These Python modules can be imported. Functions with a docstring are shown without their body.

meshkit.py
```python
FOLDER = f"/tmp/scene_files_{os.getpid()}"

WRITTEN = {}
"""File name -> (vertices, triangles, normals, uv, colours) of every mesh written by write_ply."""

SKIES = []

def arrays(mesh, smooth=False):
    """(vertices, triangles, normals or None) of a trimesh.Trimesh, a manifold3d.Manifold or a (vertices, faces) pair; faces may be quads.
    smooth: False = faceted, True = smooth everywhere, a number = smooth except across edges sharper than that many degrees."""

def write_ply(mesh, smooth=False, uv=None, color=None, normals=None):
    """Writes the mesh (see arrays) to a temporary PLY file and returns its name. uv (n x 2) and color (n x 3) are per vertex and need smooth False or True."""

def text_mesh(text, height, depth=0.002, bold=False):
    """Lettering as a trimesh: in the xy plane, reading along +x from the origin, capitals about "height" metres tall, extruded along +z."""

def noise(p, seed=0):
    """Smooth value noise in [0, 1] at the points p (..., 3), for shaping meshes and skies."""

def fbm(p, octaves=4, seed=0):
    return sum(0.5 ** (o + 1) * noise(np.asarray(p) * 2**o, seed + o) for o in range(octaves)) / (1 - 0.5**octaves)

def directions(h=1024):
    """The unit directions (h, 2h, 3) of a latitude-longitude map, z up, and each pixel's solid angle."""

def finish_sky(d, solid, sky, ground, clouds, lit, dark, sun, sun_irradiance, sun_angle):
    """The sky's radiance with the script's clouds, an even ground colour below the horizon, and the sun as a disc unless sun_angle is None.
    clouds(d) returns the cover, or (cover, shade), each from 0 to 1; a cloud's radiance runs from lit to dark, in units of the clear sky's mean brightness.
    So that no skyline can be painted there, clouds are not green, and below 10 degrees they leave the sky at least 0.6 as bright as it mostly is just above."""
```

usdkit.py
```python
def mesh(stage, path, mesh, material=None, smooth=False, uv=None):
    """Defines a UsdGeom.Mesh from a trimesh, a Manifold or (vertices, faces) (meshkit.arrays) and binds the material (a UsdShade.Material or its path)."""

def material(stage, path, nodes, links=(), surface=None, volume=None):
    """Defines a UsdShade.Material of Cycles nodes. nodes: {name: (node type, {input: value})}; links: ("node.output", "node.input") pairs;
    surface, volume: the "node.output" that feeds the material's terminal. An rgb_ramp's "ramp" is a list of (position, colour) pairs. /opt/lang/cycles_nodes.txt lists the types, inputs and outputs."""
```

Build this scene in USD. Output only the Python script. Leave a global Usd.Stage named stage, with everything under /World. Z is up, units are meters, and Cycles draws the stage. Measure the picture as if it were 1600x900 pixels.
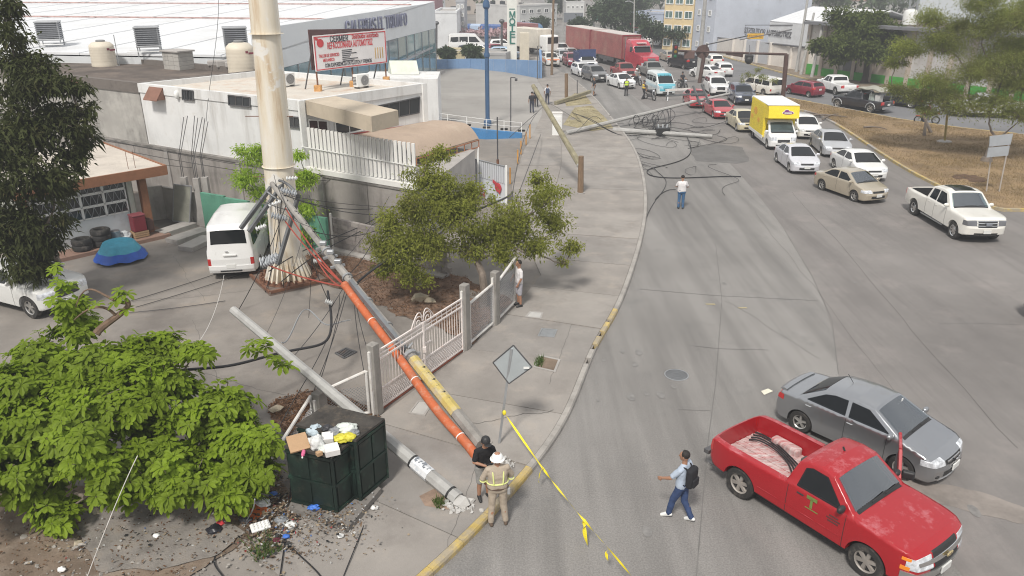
import math,random
import numpy as np,trimesh,manifold3d as m3,usdkit,meshkit
from shapely.geometry import Polygon,LineString,Point,box as sbox
from shapely.ops import unary_union
from pxr import Usd,UsdGeom,UsdLux,UsdShade,Gf,Sdf
stage=Usd.Stage.CreateInMemory()
UsdGeom.Xform.Define(stage,'/World')
rnd=random.Random(7)
rng=np.random.default_rng(11)
V=lambda*a:np.array(a,float)
# camera, sky, sun
FOC,HORIZ,CAMH=1200.0,-40.0,11.1
PITCH=math.atan((450-HORIZ)/FOC)
cam=UsdGeom.Camera.Define(stage,'/World/Camera')
cam.CreateHorizontalApertureAttr(36.0)
cam.CreateVerticalApertureAttr(20.25)
cam.CreateFocalLengthAttr(36.0*FOC/1600)
cam.CreateClippingRangeAttr(Gf.Vec2f(0.1,5000))
cam.CreateExposureAttr(0.52)
cam.AddTranslateOp().Set(Gf.Vec3d(0,0,CAMH))
cam.AddRotateXOp().Set(90-math.degrees(PITCH))
SUN_AZ,SUN_EL=math.radians(200),math.radians(52)
sdir=V(math.sin(SUN_AZ)*math.cos(SUN_EL),math.cos(SUN_AZ)*math.cos(SUN_EL),math.sin(SUN_EL))
dome=UsdLux.DomeLight.Define(stage,'/World/sky')
dome.GetPrim().SetCustomDataByKey('kind','structure')
sky_m=usdkit.material(stage,'/World/Looks/sky',{'sky':('sky_texture',{'sky_type':'single_scattering','sun_disc':False,'sun_elevation':SUN_EL,'sun_rotation':math.atan2(sdir[0],sdir[1]),'aerosol_density':3.0}),'co':('texture_coordinate',{}),'n':('noise_texture',{'scale':2.2,'detail':5,'roughness':0.6}),'r':('rgb_ramp',{'ramp':[(0.35,(8.6,8.8,9.2)),(0.65,(12.6,12.5,12.3))]}),'mx':('mix_color',{'fac':0.86,'use_clamp':False}),'bg':('background_shader',{'strength':0.056})},[('co.generated','n.vector'),('n.fac','r.fac'),('sky.color','mx.a'),('r.color','mx.b'),('mx.result','bg.color')],surface='bg.background')
UsdShade.MaterialBindingAPI.Apply(dome.GetPrim()).Bind(sky_m)
sun=UsdLux.DistantLight.Define(stage,'/World/sun')
sun.CreateIntensityAttr(0.62);sun.CreateAngleAttr(9.0);sun.CreateNormalizeAttr(True)
sun.CreateColorAttr(Gf.Vec3f(1.0,0.955,0.89))
_z=sdir;_x=np.cross([0,0,1],_z);_x/=np.linalg.norm(_x);_y=np.cross(_z,_x)
sun.AddTransformOp().Set(Gf.Matrix4d(*[float(q)for q in(*_x,0,*_y,0,*_z,0,0,0,60,1)]))
# where a point of the photograph stands in the place
_cp,_sp=math.cos(PITCH),math.sin(PITCH)
def _ray(px,py):
 return V((px-800)/FOC,(450-py)/FOC*_sp+_cp,(450-py)/FOC*_cp-_sp)
def g(px,py,z=0.0):
 d=_ray(px,py);t=(z-CAMH)/d[2]
 return V(d[0]*t,d[1]*t,z)
def at(px,py,Y):
 d=_ray(px,py);t=Y/d[1]
 return V(d[0]*t,Y,CAMH+d[2]*t)
def pxm(p):
 return FOC/(p[1]*_cp-(p[2]-CAMH)*_sp)
def zat(py,p):
 return at(800,py,p[1])[2]
def hyp(a):
 return float(np.linalg.norm(a))
def unit(a):
 a=np.asarray(a,float);return a/max(np.linalg.norm(a),1e-9)
 # stage helpers
_used={}
def numbered(parent,name):
 k=(parent,name);n=_used.get(k,0);_used[k]=n+1
 return f'{parent}/{name}' if n==0 else f'{parent}/{name}_{n:03d}'
def tagp(p,label=None,cat=None,group=None,kind=None):
 for k,v in(('label',label),('category',cat),('group',group),('kind',kind)):
  if v:p.SetCustomDataByKey(k,v)
 return p
def thing(name,label=None,cat=None,group=None,kind=None,loc=None,rz=0.0):
 x=UsdGeom.Xform.Define(stage,numbered('/World',name))
 if loc is not None:
  x.AddTranslateOp().Set(Gf.Vec3d(*map(float,loc)))
  if rz:x.AddRotateZOp().Set(math.degrees(rz))
 return tagp(x.GetPrim(),label,cat,group,kind)
def sub(parent,name,loc=None,rz=0.0,label=None):
 x=UsdGeom.Xform.Define(stage,numbered(str(parent.GetPath()),name))
 if loc is not None:
  x.AddTranslateOp().Set(Gf.Vec3d(*map(float,loc)))
  if rz:x.AddRotateZOp().Set(math.degrees(rz))
 return tagp(x.GetPrim(),label)
def part(parent,name,mesh,mat,smooth=False,label=None,kind=None):
 if mesh is None:return None
 if isinstance(mesh,(list,)):mesh=cat_(mesh)
 p=usdkit.mesh(stage,numbered(str(parent.GetPath()),name),mesh,mat,smooth=smooth).GetPrim()
 return tagp(p,label,None,None,kind)
def solo(name,mesh,mat,label=None,cat=None,group=None,kind=None,smooth=False):
 if isinstance(mesh,(list,)):mesh=cat_(mesh)
 p=usdkit.mesh(stage,numbered('/World',name),mesh,mat,smooth=smooth).GetPrim()
 return tagp(p,label,cat,group,kind)
def copyof(src,loc,rz,label=None,group=None):
 was=src.GetCustomData()
 r=thing(src.GetName(),label or was.get('label'),was.get('category'),group or was.get('group'),None,loc,rz)
 r.GetReferences().AddInternalReference(src.GetPath());r.SetInstanceable(True)
 tagp(r,label or was.get('label'),was.get('category'),group or was.get('group'))
 return r
 # mesh helpers
def _vf(m):
 if hasattr(m,'to_mesh'):
  q=m.to_mesh();return np.asarray(q.vert_properties[:,:3],float),np.asarray(q.tri_verts,int)
 if isinstance(m,tuple):return np.asarray(m[0],float),np.asarray(m[1],int)
 return np.asarray(m.vertices,float),np.asarray(m.faces,int)
def cat_(ms):
 vs,fs,n=[],[],0
 for m in ms:
  v,f=_vf(m);vs.append(v);fs.append(f+n);n+=len(v)
 return np.vstack(vs),np.vstack(fs)
_BF=np.array([[0,2,1],[0,3,2],[4,5,6],[4,6,7],[0,1,5],[0,5,4],[1,2,6],[1,6,5],[2,3,7],[2,7,6],[3,0,4],[3,4,7]])
def bx(c,s,rz=0.0,M=None):
 s=np.asarray(s,float)/2
 v=np.array([[-1,-1,-1],[1,-1,-1],[1,1,-1],[-1,1,-1],[-1,-1,1],[1,-1,1],[1,1,1],[-1,1,1]])*s
 if rz:
  c_,s_=math.cos(rz),math.sin(rz);v=v@np.array([[c_,s_,0],[-s_,c_,0],[0,0,1]])
 if M is not None:v=v@np.asarray(M).T
 return v+np.asarray(c,float),_BF
def rbx(c,s,r=0.02,rz=0.0):
 s=np.asarray(s,float);r=min(r,s.min()/2.05)
 h=s/2-r
 b=trimesh.creation.icosphere(1,r)
 pts=np.vstack([b.vertices+h*V(i,j,k)for i in(-1,1)for j in(-1,1)for k in(-1,1)])
 m=trimesh.convex.convex_hull(pts)
 v=m.vertices
 if rz:
  c_,s_=math.cos(rz),math.sin(rz);v=v@np.array([[c_,s_,0],[-s_,c_,0],[0,0,1]])
 return np.asarray(v)+np.asarray(c,float),np.asarray(m.faces)
def hexa(b4,t4):
 return np.vstack([b4,t4]).astype(float),_BF
def beam(p0,p1,w,h,up=(0,0,1)):
 p0,p1=np.asarray(p0,float),np.asarray(p1,float)
 d=unit(p1-p0);up=np.asarray(up,float)
 if abs(d@up)>.98:up=V(0,1,0)
 s=unit(np.cross(d,up));u=np.cross(s,d)
 q=[(-1,-1),(1,-1),(1,1),(-1,1)]
 return hexa([p0+s*a*w/2+u*b*h/2 for a,b in q],[p1+s*a*w/2+u*b*h/2 for a,b in q])
def tube(pts,r,n=8,cap=True):
 P=np.asarray(pts,float);k=len(P);R=np.broadcast_to(np.asarray(r,float),(k,))
 T=np.gradient(P,axis=0);T/=np.maximum(np.linalg.norm(T,axis=1,keepdims=True),1e-9)
 ref=V(0,0,1)if abs(T[0,2])<.9 else V(1,0,0)
 s=unit(np.cross(T[0],ref));vs=[]
 a=np.arange(n)*2*math.pi/n
 for i in range(k):
  s=s-T[i]*(s@T[i]);s=unit(s);u=np.cross(T[i],s)
  vs.append(P[i]+R[i]*(np.cos(a)[:,None]*s+np.sin(a)[:,None]*u))
 v=np.vstack(vs);f=[]
 i0=np.arange(n);i1=(i0+1)%n
 for i in range(k-1):
  A,B=i*n,(i+1)*n
  f.append(np.stack([A+i0,A+i1,B+i1],1));f.append(np.stack([A+i0,B+i1,B+i0],1))
 if cap:
  f.append(np.stack([np.zeros(n-2,int),np.arange(2,n),np.arange(1,n-1)],1))
  b=(k-1)*n;f.append(np.stack([np.full(n-2,b),b+np.arange(1,n-1),b+np.arange(2,n)],1))
 return v,np.vstack(f)
def curve(pts,n=24,sag=0.0):
 P=np.asarray(pts,float)
 if len(P)==2:
  t=np.linspace(0,1,n)[:,None];q=P[0]*(1-t)+P[1]*t
 else:
  from scipy.interpolate import CubicSpline
  d=np.r_[0,np.cumsum(np.linalg.norm(np.diff(P,axis=0),axis=1)**.5+1e-6)]
  q=CubicSpline(d,P)(np.linspace(0,d[-1],n))
 if sag:
  t=np.linspace(0,1,len(q));q=q.copy();q[:,2]-=sag*4*t*(1-t)
 return q
def prism(poly,z0,z1):
 ms=[]
 for p in getattr(poly,'geoms',[poly]):
  if p.area>1e-6:
   m=trimesh.creation.extrude_polygon(p,z1-z0,engine='earcut');m.apply_translation([0,0,z0]);ms.append(m)
 return cat_(ms)
def sheet(poly,z,cell=0.0,amp=0.0,seed=0,freq=0.7):
 """Sheet over a polygon; with cell, a grid with low relief."""
 ms=[]
 for p in getattr(poly,'geoms',[poly]):
  if p.geom_type!='Polygon' or p.area<1e-4:continue
  v,f=trimesh.creation.triangulate_polygon(p,engine='earcut')
  v=np.c_[v,np.full(len(v),0.0)]
  if cell:v,f=trimesh.remesh.subdivide_to_size(v,f,cell,max_iter=14)
  n=np.cross(v[f[:,1]]-v[f[:,0]],v[f[:,2]]-v[f[:,0]])[:,2]
  f=np.where((n<0)[:,None],f[:,::-1],f)
  v[:,2]=z
  if amp:
   v[:,2]+=amp*(meshkit.fbm(v*freq,4,seed)-.5)*2
  ms.append((v,f))
 return cat_(ms)
def lathe(prof,n=24):
 m=trimesh.creation.revolve(np.asarray(prof,float),sections=n);return _vf(m)
def mv(m,loc=(0,0,0),rz=0.0,M=None):
 v,f=_vf(m)
 if M is not None:v=v@np.asarray(M).T
 if rz:
  c_,s_=math.cos(rz),math.sin(rz);v=v@np.array([[c_,s_,0],[-s_,c_,0],[0,0,1]])
 return v+np.asarray(loc,float),f
def frame_of(d,up=(0,0,1)):
 x=unit(d);y=unit(np.cross(up,x));z=np.cross(x,y);return np.stack([x,y,z],1)
def ell(c,r,n=2):
 s=trimesh.creation.icosphere(n,1.0);return s.vertices*np.asarray(r,float)+np.asarray(c,float),np.asarray(s.faces)
def text(s,h,o,xdir,up,depth=.012,bold=True,width=None):
 """Lettering with its left foot at o, reading along xdir, capitals h tall along up."""
 v,f=_vf(meshkit.text_mesh(s,h,depth,bold))
 v=v.copy()
 if width:v[:,0]*=width/max(v[:,0].max(),1e-6)
 x,u=unit(xdir),unit(up);n=np.cross(x,u)
 return np.asarray(o,float)+v[:,:1]*x+v[:,1:2]*u+v[:,2:3]*n,f
def poly_on(pts2,o,x,u,d):
 p=Polygon(pts2)if not hasattr(pts2,'area')else pts2
 m=prism(p,0,d);v=m[0];x,u=unit(x),unit(u);n=np.cross(x,u)
 return np.asarray(o,float)+v[:,:1]*x+v[:,1:2]*u+v[:,2:3]*n,m[1]
def ragged(poly,amp=.12,step=.25,seed=1):
 e=poly.exterior;n=max(8,int(e.length/step));q=np.array([e.interpolate(k*e.length/n).coords[0]for k in range(n)])
 d=meshkit.fbm(np.c_[q*1.1,np.full(n,seed*3.7)],4,seed)[:,None]-.5;d2=meshkit.fbm(np.c_[q*1.1,np.full(n,seed*5.1+9)],4,seed+3)[:,None]-.5
 return Polygon(q+np.c_[d,d2]*4*amp).buffer(0)
 # materials
_mats={}
def mat(name,col,rough=.7,var=.12,scale=1.5,bump=0.0,bscale=30.,metal=0.0,spec=.4,dirt=None,island=0.0,coat=0.0,coords='pos',stretch=None,rvar=0.0,leaf=None,alpha=None):
 """Principled surface: base colour, mottled by noise (var), with optional stains dirt=(colour, amount, scale, stretch), relief bump and tone per loose piece."""
 if name in _mats:return _mats[name]
 col=np.asarray(col,float)
 nd={'geo':('geometry',{}),'p':('principled_bsdf',{'roughness':rough,'metallic':metal,'specular_ior_level':spec})}
 lk=[]
 pos='geo.position'
 if coords=='obj':
  nd['tc']=('texture_coordinate',{});pos='tc.object'
 if stretch:
  nd['mp']=('mapping',{'scale':stretch});lk.append((pos,'mp.vector'));pos='mp.vector'
 nd['n1']=('noise_texture',{'scale':scale,'detail':7,'roughness':.62});lk.append((pos,'n1.vector'))
 pass
 lo,hi=np.clip(col*(1-var),0,1),np.clip(col*(1+var),0,1)
 nd['r1']=('rgb_ramp',{'ramp':[(.3,lo),(.7,hi)]});lk.append(('n1.fac','r1.fac'))
 out='r1.color'
 if island:
  nd['mi']=('map_range',{'from_min':0.,'from_max':1.,'to_min':1-island,'to_max':1+island});lk.append(('geo.random_per_island','mi.value'))
  nd['vi']=('vector_math',{'math_type':'scale'});lk+=[(out,'vi.vector1'),('mi.result','vi.scale')];out='vi.vector'
 if dirt:
  ds=dirt if isinstance(dirt[0][0]if hasattr(dirt[0],'__len__')else 0,(tuple,list,np.ndarray))else[dirt]
  for i,d in enumerate(ds):
   dc,am,sc=d[:3];st=d[3]if len(d)>3 else None
   q='geo.position'
   if st:
    nd[f'dm{i}']=('mapping',{'scale':st,'rotation':(0,0,d[4]if len(d)>4 else 0)});lk.append((q,f'dm{i}.vector'));q=f'dm{i}.vector'
   nd[f'dn{i}']=('noise_texture',{'scale':sc,'detail':8,'roughness':.68});lk.append((q,f'dn{i}.vector'))
   nd[f'dr{i}']=('map_range',{'from_min':.62-am*.3,'from_max':.80-am*.3,'to_min':0.,'to_max':min(1.,.35+am*.6),'clamp':True});lk.append((f'dn{i}.fac',f'dr{i}.value'))
   nd[f'dx{i}']=('mix_color',{'b':dc});lk+=[(f'dr{i}.result',f'dx{i}.fac'),(out,f'dx{i}.a')];out=f'dx{i}.result'
 lk.append((out,'p.base_color'))
 if bump:
  nd['bn']=('noise_texture',{'scale':bscale,'detail':6,'roughness':.65});lk.append((pos,'bn.vector'))
  nd['bu']=('bump',{'strength':min(bump,1.),'distance':.02 if bump<=1 else .02*bump});lk+=[('bn.fac','bu.height'),('bu.normal','p.normal')]
 if coat:nd['p'][1].update({'coat_weight':coat,'coat_roughness':.06})
 if alpha is not None:nd['p'][1]['alpha']=alpha
 surf='p.BSDF'
 if leaf:
  nd['tr']=('translucent_bsdf',{});nd['mc']=('mix_closure',{'fac':leaf})
  nd['vt']=('vector_math',{'math_type':'multiply','vector2':(1.15,1.25,.55)})
  lk+=[(out,'vt.vector1'),('vt.vector','tr.color'),('p.BSDF','mc.closure1'),('tr.BSDF','mc.closure2')];surf='mc.closure'
 _mats[name]=usdkit.material(stage,'/World/Looks/'+name,nd,lk,surface=surf)
 return _mats[name]
def paint(name,col,rough=.28,coat=.6,metal=0.0):
 return mat(name,col,rough=rough,var=.05,scale=.6,coat=coat,metal=metal,spec=.5,coords='obj',dirt=((.30,.27,.22),.12,1.6))
GLASS=mat('car_glass',(.010,.012,.014),rough=.07,var=.1,spec=.5)
GLASS2=mat('window_glass',(.03,.035,.04),rough=.12,var=.3,scale=.8,spec=.6)
WSHIELD=mat('windscreen_glass',(.05,.07,.075),rough=.06,var=.35,scale=1.3,spec=.6,coat=.2,coords='obj')
def pane_mat(name,tint,gl=.04,ior=1.5):
 return usdkit.material(stage,'/World/Looks/'+name,{'t':('transparent_bsdf',{'color':tint}),'g':('glossy_bsdf',{'color':(.9,.95,1.),'roughness':gl}),'f':('fresnel',{'IOR':ior}),'m':('mix_closure',{})},[('f.fac','m.fac'),('t.BSDF','m.closure1'),('g.BSDF','m.closure2')],surface='m.closure')
CLEARW=pane_mat('clear_windscreen',(.55,.66,.66),.05,3.1);TINTW=pane_mat('tinted_side_glass',(.16,.17,.18))
RUBBER=mat('tyre_rubber',(.028,.027,.026),rough=.85,var=.25,scale=4,bump=.2,dirt=((.16,.14,.12),.35,5))
RIM=mat('alloy_rim',(.48,.47,.45),rough=.32,metal=.75,var=.12)
CHROME=mat('chrome',(.72,.72,.72),rough=.12,metal=1.,var=.04)
BLACKP=mat('black_plastic',(.025,.025,.026),rough=.5,var=.2)
STEEL=mat('dark_steel',(.13,.13,.135),rough=.5,metal=.5,var=.25,dirt=((.22,.12,.06),.2,3))
GALV=mat('galvanised_steel',(.36,.37,.38),rough=.45,metal=.55,var=.15)
WIRE=mat('black_cable',(.022,.022,.024),rough=.55,var=.2)
WHITEP=mat('white_paint',(.74,.74,.72),rough=.55,var=.06,dirt=((.42,.34,.25),.18,2.))
CONC=mat('concrete',(.36,.34,.32),rough=.9,var=.16,scale=1.2,bump=.35,bscale=40,dirt=((.16,.15,.14),.25,1.1))
CONCL=mat('light_concrete',(.45,.44,.42),rough=.85,var=.12,scale=2,bump=.25,bscale=50,dirt=((.24,.22,.2),.22,2))
SKIN=mat('skin',(.33,.175,.11),rough=.55,var=.06,scale=8)
HAIR=mat('black_hair',(.018,.015,.013),rough=.6,var=.3,scale=40,bump=.5,bscale=120)
HEADL=mat('headlight_lens',(.55,.57,.6),rough=.08,var=.45,scale=9,spec=.8,coat=1.,coords='obj')
TAILL=mat('tail_light_lens',(.42,.012,.012),rough=.12,var=.2,spec=.7,coat=.8)
AMBER=mat('amber_lens',(.75,.24,.02),rough=.15,var=.15,coat=.6)
PLATE=mat('plate_white',(.62,.62,.6),rough=.4,var=.1)
# ground, roads, pavements
P2=lambda pts,z=0.0:[tuple(g(x,y,z)[:2])for x,y in pts]
ASPH=mat('asphalt_ground',(.19,.175,.16),rough=.95,var=.22,scale=.12,bump=.3,bscale=22,dirt=((.26,.21,.16),.3,.09))
solo('ground',sheet(Polygon([(-460,-60),(460,-60),(460,660),(-460,660)]),-.03),ASPH,kind='structure')
def road_mat():
 """Concrete carriageway: broad mottling, dark oily patches and wear along the driving direction, fine grain."""
 nd={'geo':('geometry',{}),'p':('principled_bsdf',{'roughness':.9,'specular_ior_level':.3}),'n1':('noise_texture',{'scale':.16,'detail':6,'roughness':.6}),'r1':('rgb_ramp',{'ramp':[(.3,(.195,.186,.176)),(.7,(.268,.256,.243))]}),'rot':('mapping',{'rotation':(0,0,-.12),'scale':(1.1,.07,1.)}),'n2':('noise_texture',{'scale':1.0,'detail':5,'roughness':.55}),'m2':('map_range',{'from_min':.42,'from_max':.68,'to_min':0.,'to_max':.7,'clamp':True}),'x2':('mix_color',{'b':(.135,.129,.123)}),'n3':('noise_texture',{'scale':.55,'detail':7,'roughness':.7}),'m3':('map_range',{'from_min':.56,'from_max':.72,'to_min':0.,'to_max':.5,'clamp':True}),'x3':('mix_color',{'b':(.14,.138,.135)}),'n4':('noise_texture',{'scale':26.,'detail':5,'roughness':.75}),'m4':('map_range',{'from_min':.25,'from_max':.75,'to_min':.62,'to_max':1.38}),'v4':('vector_math',{'math_type':'scale'}),'bu':('bump',{'strength':.6,'distance':.012})}
 lk=[('geo.position','n1.vector'),('n1.fac','r1.fac'),('geo.position','rot.vector'),('rot.vector','n2.vector'),('n2.fac','m2.value'),('m2.result','x2.fac'),('r1.color','x2.a'),('geo.position','n3.vector'),('n3.fac','m3.value'),('m3.result','x3.fac'),('x2.result','x3.a'),('geo.position','n4.vector'),('n4.fac','m4.value'),('m4.result','v4.scale'),('x3.result','v4.vector1'),('v4.vector','p.base_color'),('n4.fac','bu.height'),('bu.normal','p.normal')]
 return usdkit.material(stage,'/World/Looks/road_concrete',nd,lk,surface='p.BSDF')
ROAD=road_mat()
ROAD2=mat('brown_asphalt',(.19,.177,.168),rough=.93,var=.2,scale=.16,bump=.35,bscale=26,dirt=[((.135,.125,.12),.45,.55,(1.,.10,1.),.5),((.28,.25,.235),.3,.35),((.12,.11,.105),.22,1.6,(1.,.06,1.),.62)])
ROAD3=mat('grey_asphalt',(.155,.155,.16),rough=.92,var=.18,scale=.2,bump=.3,bscale=24,dirt=((.21,.2,.19),.35,.3))
KERB_PX=[(560,1000),(677,900),(762,817),(845,722),(895,640),(932,548),(962,495),(985,440),(1003,380),(1011,330),(1009,290),(1001,255),(985,222),(960,190),(935,160),(905,132),(870,108),(838,90)]
KERB=curve([g(x,y,0.0)for x,y in KERB_PX],140)[:,:2]
kerb_end=KERB[-1]
road_poly=Polygon([tuple(p)for p in KERB]+[(-2,190),(60,190),(70,20),(40,-30),(-10,-30)])
solo('road',sheet(road_poly,0.0),ROAD,kind='structure')
SEAM=[(1330,900),(1310,585),(1296,500),(1268,430),(1226,360),(1180,300),(1135,250),(1100,222),(1060,200),(1010,165),(960,130),(900,96)]
seam=curve([g(x,y)for x,y in SEAM[1:]],60)[:,:2]
asph_poly=Polygon([tuple(p)for p in seam]+[(10,150),(50,150),(75,60),(60,-10),(12,-10),tuple(g(1318,700)[:2])]).buffer(0)
solo('asphalt_road',sheet(asph_poly,.004),ROAD2,kind='structure')
JOINT=mat('joint_tar',(.15,.145,.138),rough=.9,var=.2)
def strip_on(pts,w,z,mt,name,kind='structure',parent=None):
 c=np.array([g(x,y)[:2]for x,y in pts])
 return solo(name,sheet(LineString(c).buffer(w/2,cap_style=2),z),mt,kind=kind)
for pts in([(1297,900),(1122,560),(1098,900)][:0],[(1088,900),(1105,700),(1118,600),(1128,470),(1118,380)],[(1060,640),(1110,642)],[(1080,540),(1120,545),(1200,547)],[(1310,585),(1300,500),(1268,430),(1226,360)],[(1000,452),(1118,462),(1280,470)],[(1465,505),(1600,507)]):
 if pts:strip_on(pts,.022,.009,JOINT,'road_joint')
PATCH=mat('dark_patch',(.135,.13,.125),rough=.93,var=.22,scale=.8,bump=.3)
solo('asphalt_patch',sheet(ragged(Polygon(P2([(1078,232),(1112,225),(1160,230),(1172,252),(1150,256),(1088,252)])),.12,.3,5),.010),PATCH,kind='structure')
solo('asphalt_patch',sheet(ragged(Polygon(P2([(1385,745),(1490,760),(1600,790),(1600,822),(1480,792),(1395,772)])),.14,.12,6),.010),mat('sandy_patch',(.225,.2,.18),rough=.95,var=.25,scale=1.5,bump=.3),kind='structure')
LANDZ=.11
left_poly=Polygon([tuple(p)for p in LineString(KERB).parallel_offset(.12,'left').coords]+[(-60,170),(-90,60),(-60,-20),(-6,-20)]).buffer(0)
YARDM=mat('yard_concrete',(.215,.195,.175),rough=.92,var=.28,scale=.28,bump=.35,bscale=30,dirt=[((.12,.105,.095),.42,.35),((.33,.27,.21),.25,.5)])
solo('yard',sheet(left_poly,LANDZ),YARDM,kind='structure')
DIRT=mat('brown_dirt',(.17,.128,.095),rough=1.,var=.35,scale=.8,bump=.9,bscale=18,dirt=((.27,.23,.19),.35,1.2))
dirt_poly=ragged(Polygon(P2([(-200,960),(-200,640),(120,760),(390,755),(430,700),(455,790),(440,830),(300,900),(240,980)],LANDZ)),.2,.15,2)
solo('dirt',sheet(dirt_poly,LANDZ+.03,.22,.06,3,1.1),DIRT,kind='structure',smooth=True)
soil_poly=Polygon(P2([(455,690),(425,660),(430,625),(520,605),(585,640),(590,655),(560,690),(500,700)],LANDZ))
soil_poly=ragged(soil_poly,.15,.12,3)
solo('soil_strip',sheet(soil_poly,LANDZ+.02,.2,.04,5,1.5),mat('leafy_soil',(.155,.10,.07),rough=1.,var=.5,scale=3,bump=1.,bscale=25,dirt=((.25,.14,.08),.4,6)),kind='structure',smooth=True)
bed_poly=Polygon(P2([(475,400),(560,400),(700,425),(800,470),(735,540),(720,528),(640,500),(590,480),(545,455),(480,440)],LANDZ))
bed_poly=ragged(bed_poly,.2,.15,4)
solo('soil_strip',sheet(bed_poly,LANDZ+.02,.25,.05,6,1.4),mat('leafy_soil',(.15,.1,.07)),kind='structure',smooth=True)
park_poly=Polygon(P2([(668,205),(818,216),(960,192),(838,92),(680,90),(560,110),(560,200)],LANDZ))
solo('parking_lot',sheet(park_poly,LANDZ+.004),mat('lot_concrete',(.30,.285,.265),rough=.92,var=.14,scale=.12,bump=.3,dirt=[((.2,.185,.17),.35,.18),((.15,.14,.14),.2,.4,(.15,1.,1.))]),kind='structure')
PAVEM=[mat(f'pavement_{k}',np.array(c),rough=.92,var=.17,scale=.45,bump=.35,bscale=34,dirt=[((.17,.15,.135),.36,.6),((.36,.31,.26),.25,.9)])for k,c in zip('abc',[(.265,.243,.221),(.285,.263,.24),(.25,.232,.214)])]
fence_line=[(300,1000),(430,800),(590,652),(728,548),(806,478),(845,430),(800,330),(800,290),(818,235),(830,215),(846,180),(850,140),(838,122)]
pv_left=[tuple(g(x,y,.14)[:2])for x,y in fence_line]
pv_right=[tuple(p)for p in LineString(KERB).parallel_offset(.17,'left').coords]
pave_poly=Polygon(pv_right+pv_left[::-1]).buffer(0)
pavement=thing('pavement',kind='structure')
kl=LineString(KERB)
cuts=[0,3.0,6.0,8.6,11.6,14.2,17.2,20.5,24,28,32.5,38,44,51,60,70,82,96,115]
for i in range(len(cuts)-1):
 a0,a1=cuts[i],cuts[i+1]
 q=[]
 for s_ in(a0,a1):
  p=np.array(kl.interpolate(s_).coords[0]);p2=np.array(kl.interpolate(s_+.2).coords[0]);t=unit(p2-p);nrm=V(-t[1],t[0])
  sk=rnd.uniform(-.06,.06)
  q.append((p-nrm*1.5-t*sk,p+nrm*5.0,p+nrm*30+t*30*sk))
 for(u,w)in((0,1),(1,2)):
  cell=Polygon([q[0][u],q[0][w],q[1][w],q[1][u]]).buffer(0)
  c=pave_poly.intersection(cell).buffer(-.012)
  if not c.is_empty and c.area>.05:
   part(pavement,'slab',prism(c,.02,.142+rnd.uniform(-.004,.004)),PAVEM[(i*2+u)%3])
YELK=mat('worn_yellow_paint',(.50,.37,.12),rough=.85,var=.25,scale=2.5,bump=.4,dirt=[((.30,.27,.23),.75,2.2),((.16,.14,.12),.3,5)])
GREYK=mat('kerb_concrete',(.33,.31,.285),rough=.9,var=.2,scale=1.5,bump=.35,dirt=((.17,.15,.14),.3,2))
def yellow_at(s):
 p=kl.interpolate(s).coords[0]
 return p[1]<15.7 or 21.8<p[1]<24.6
kerb=thing('kerb',kind='structure')
s=0.0
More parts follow.
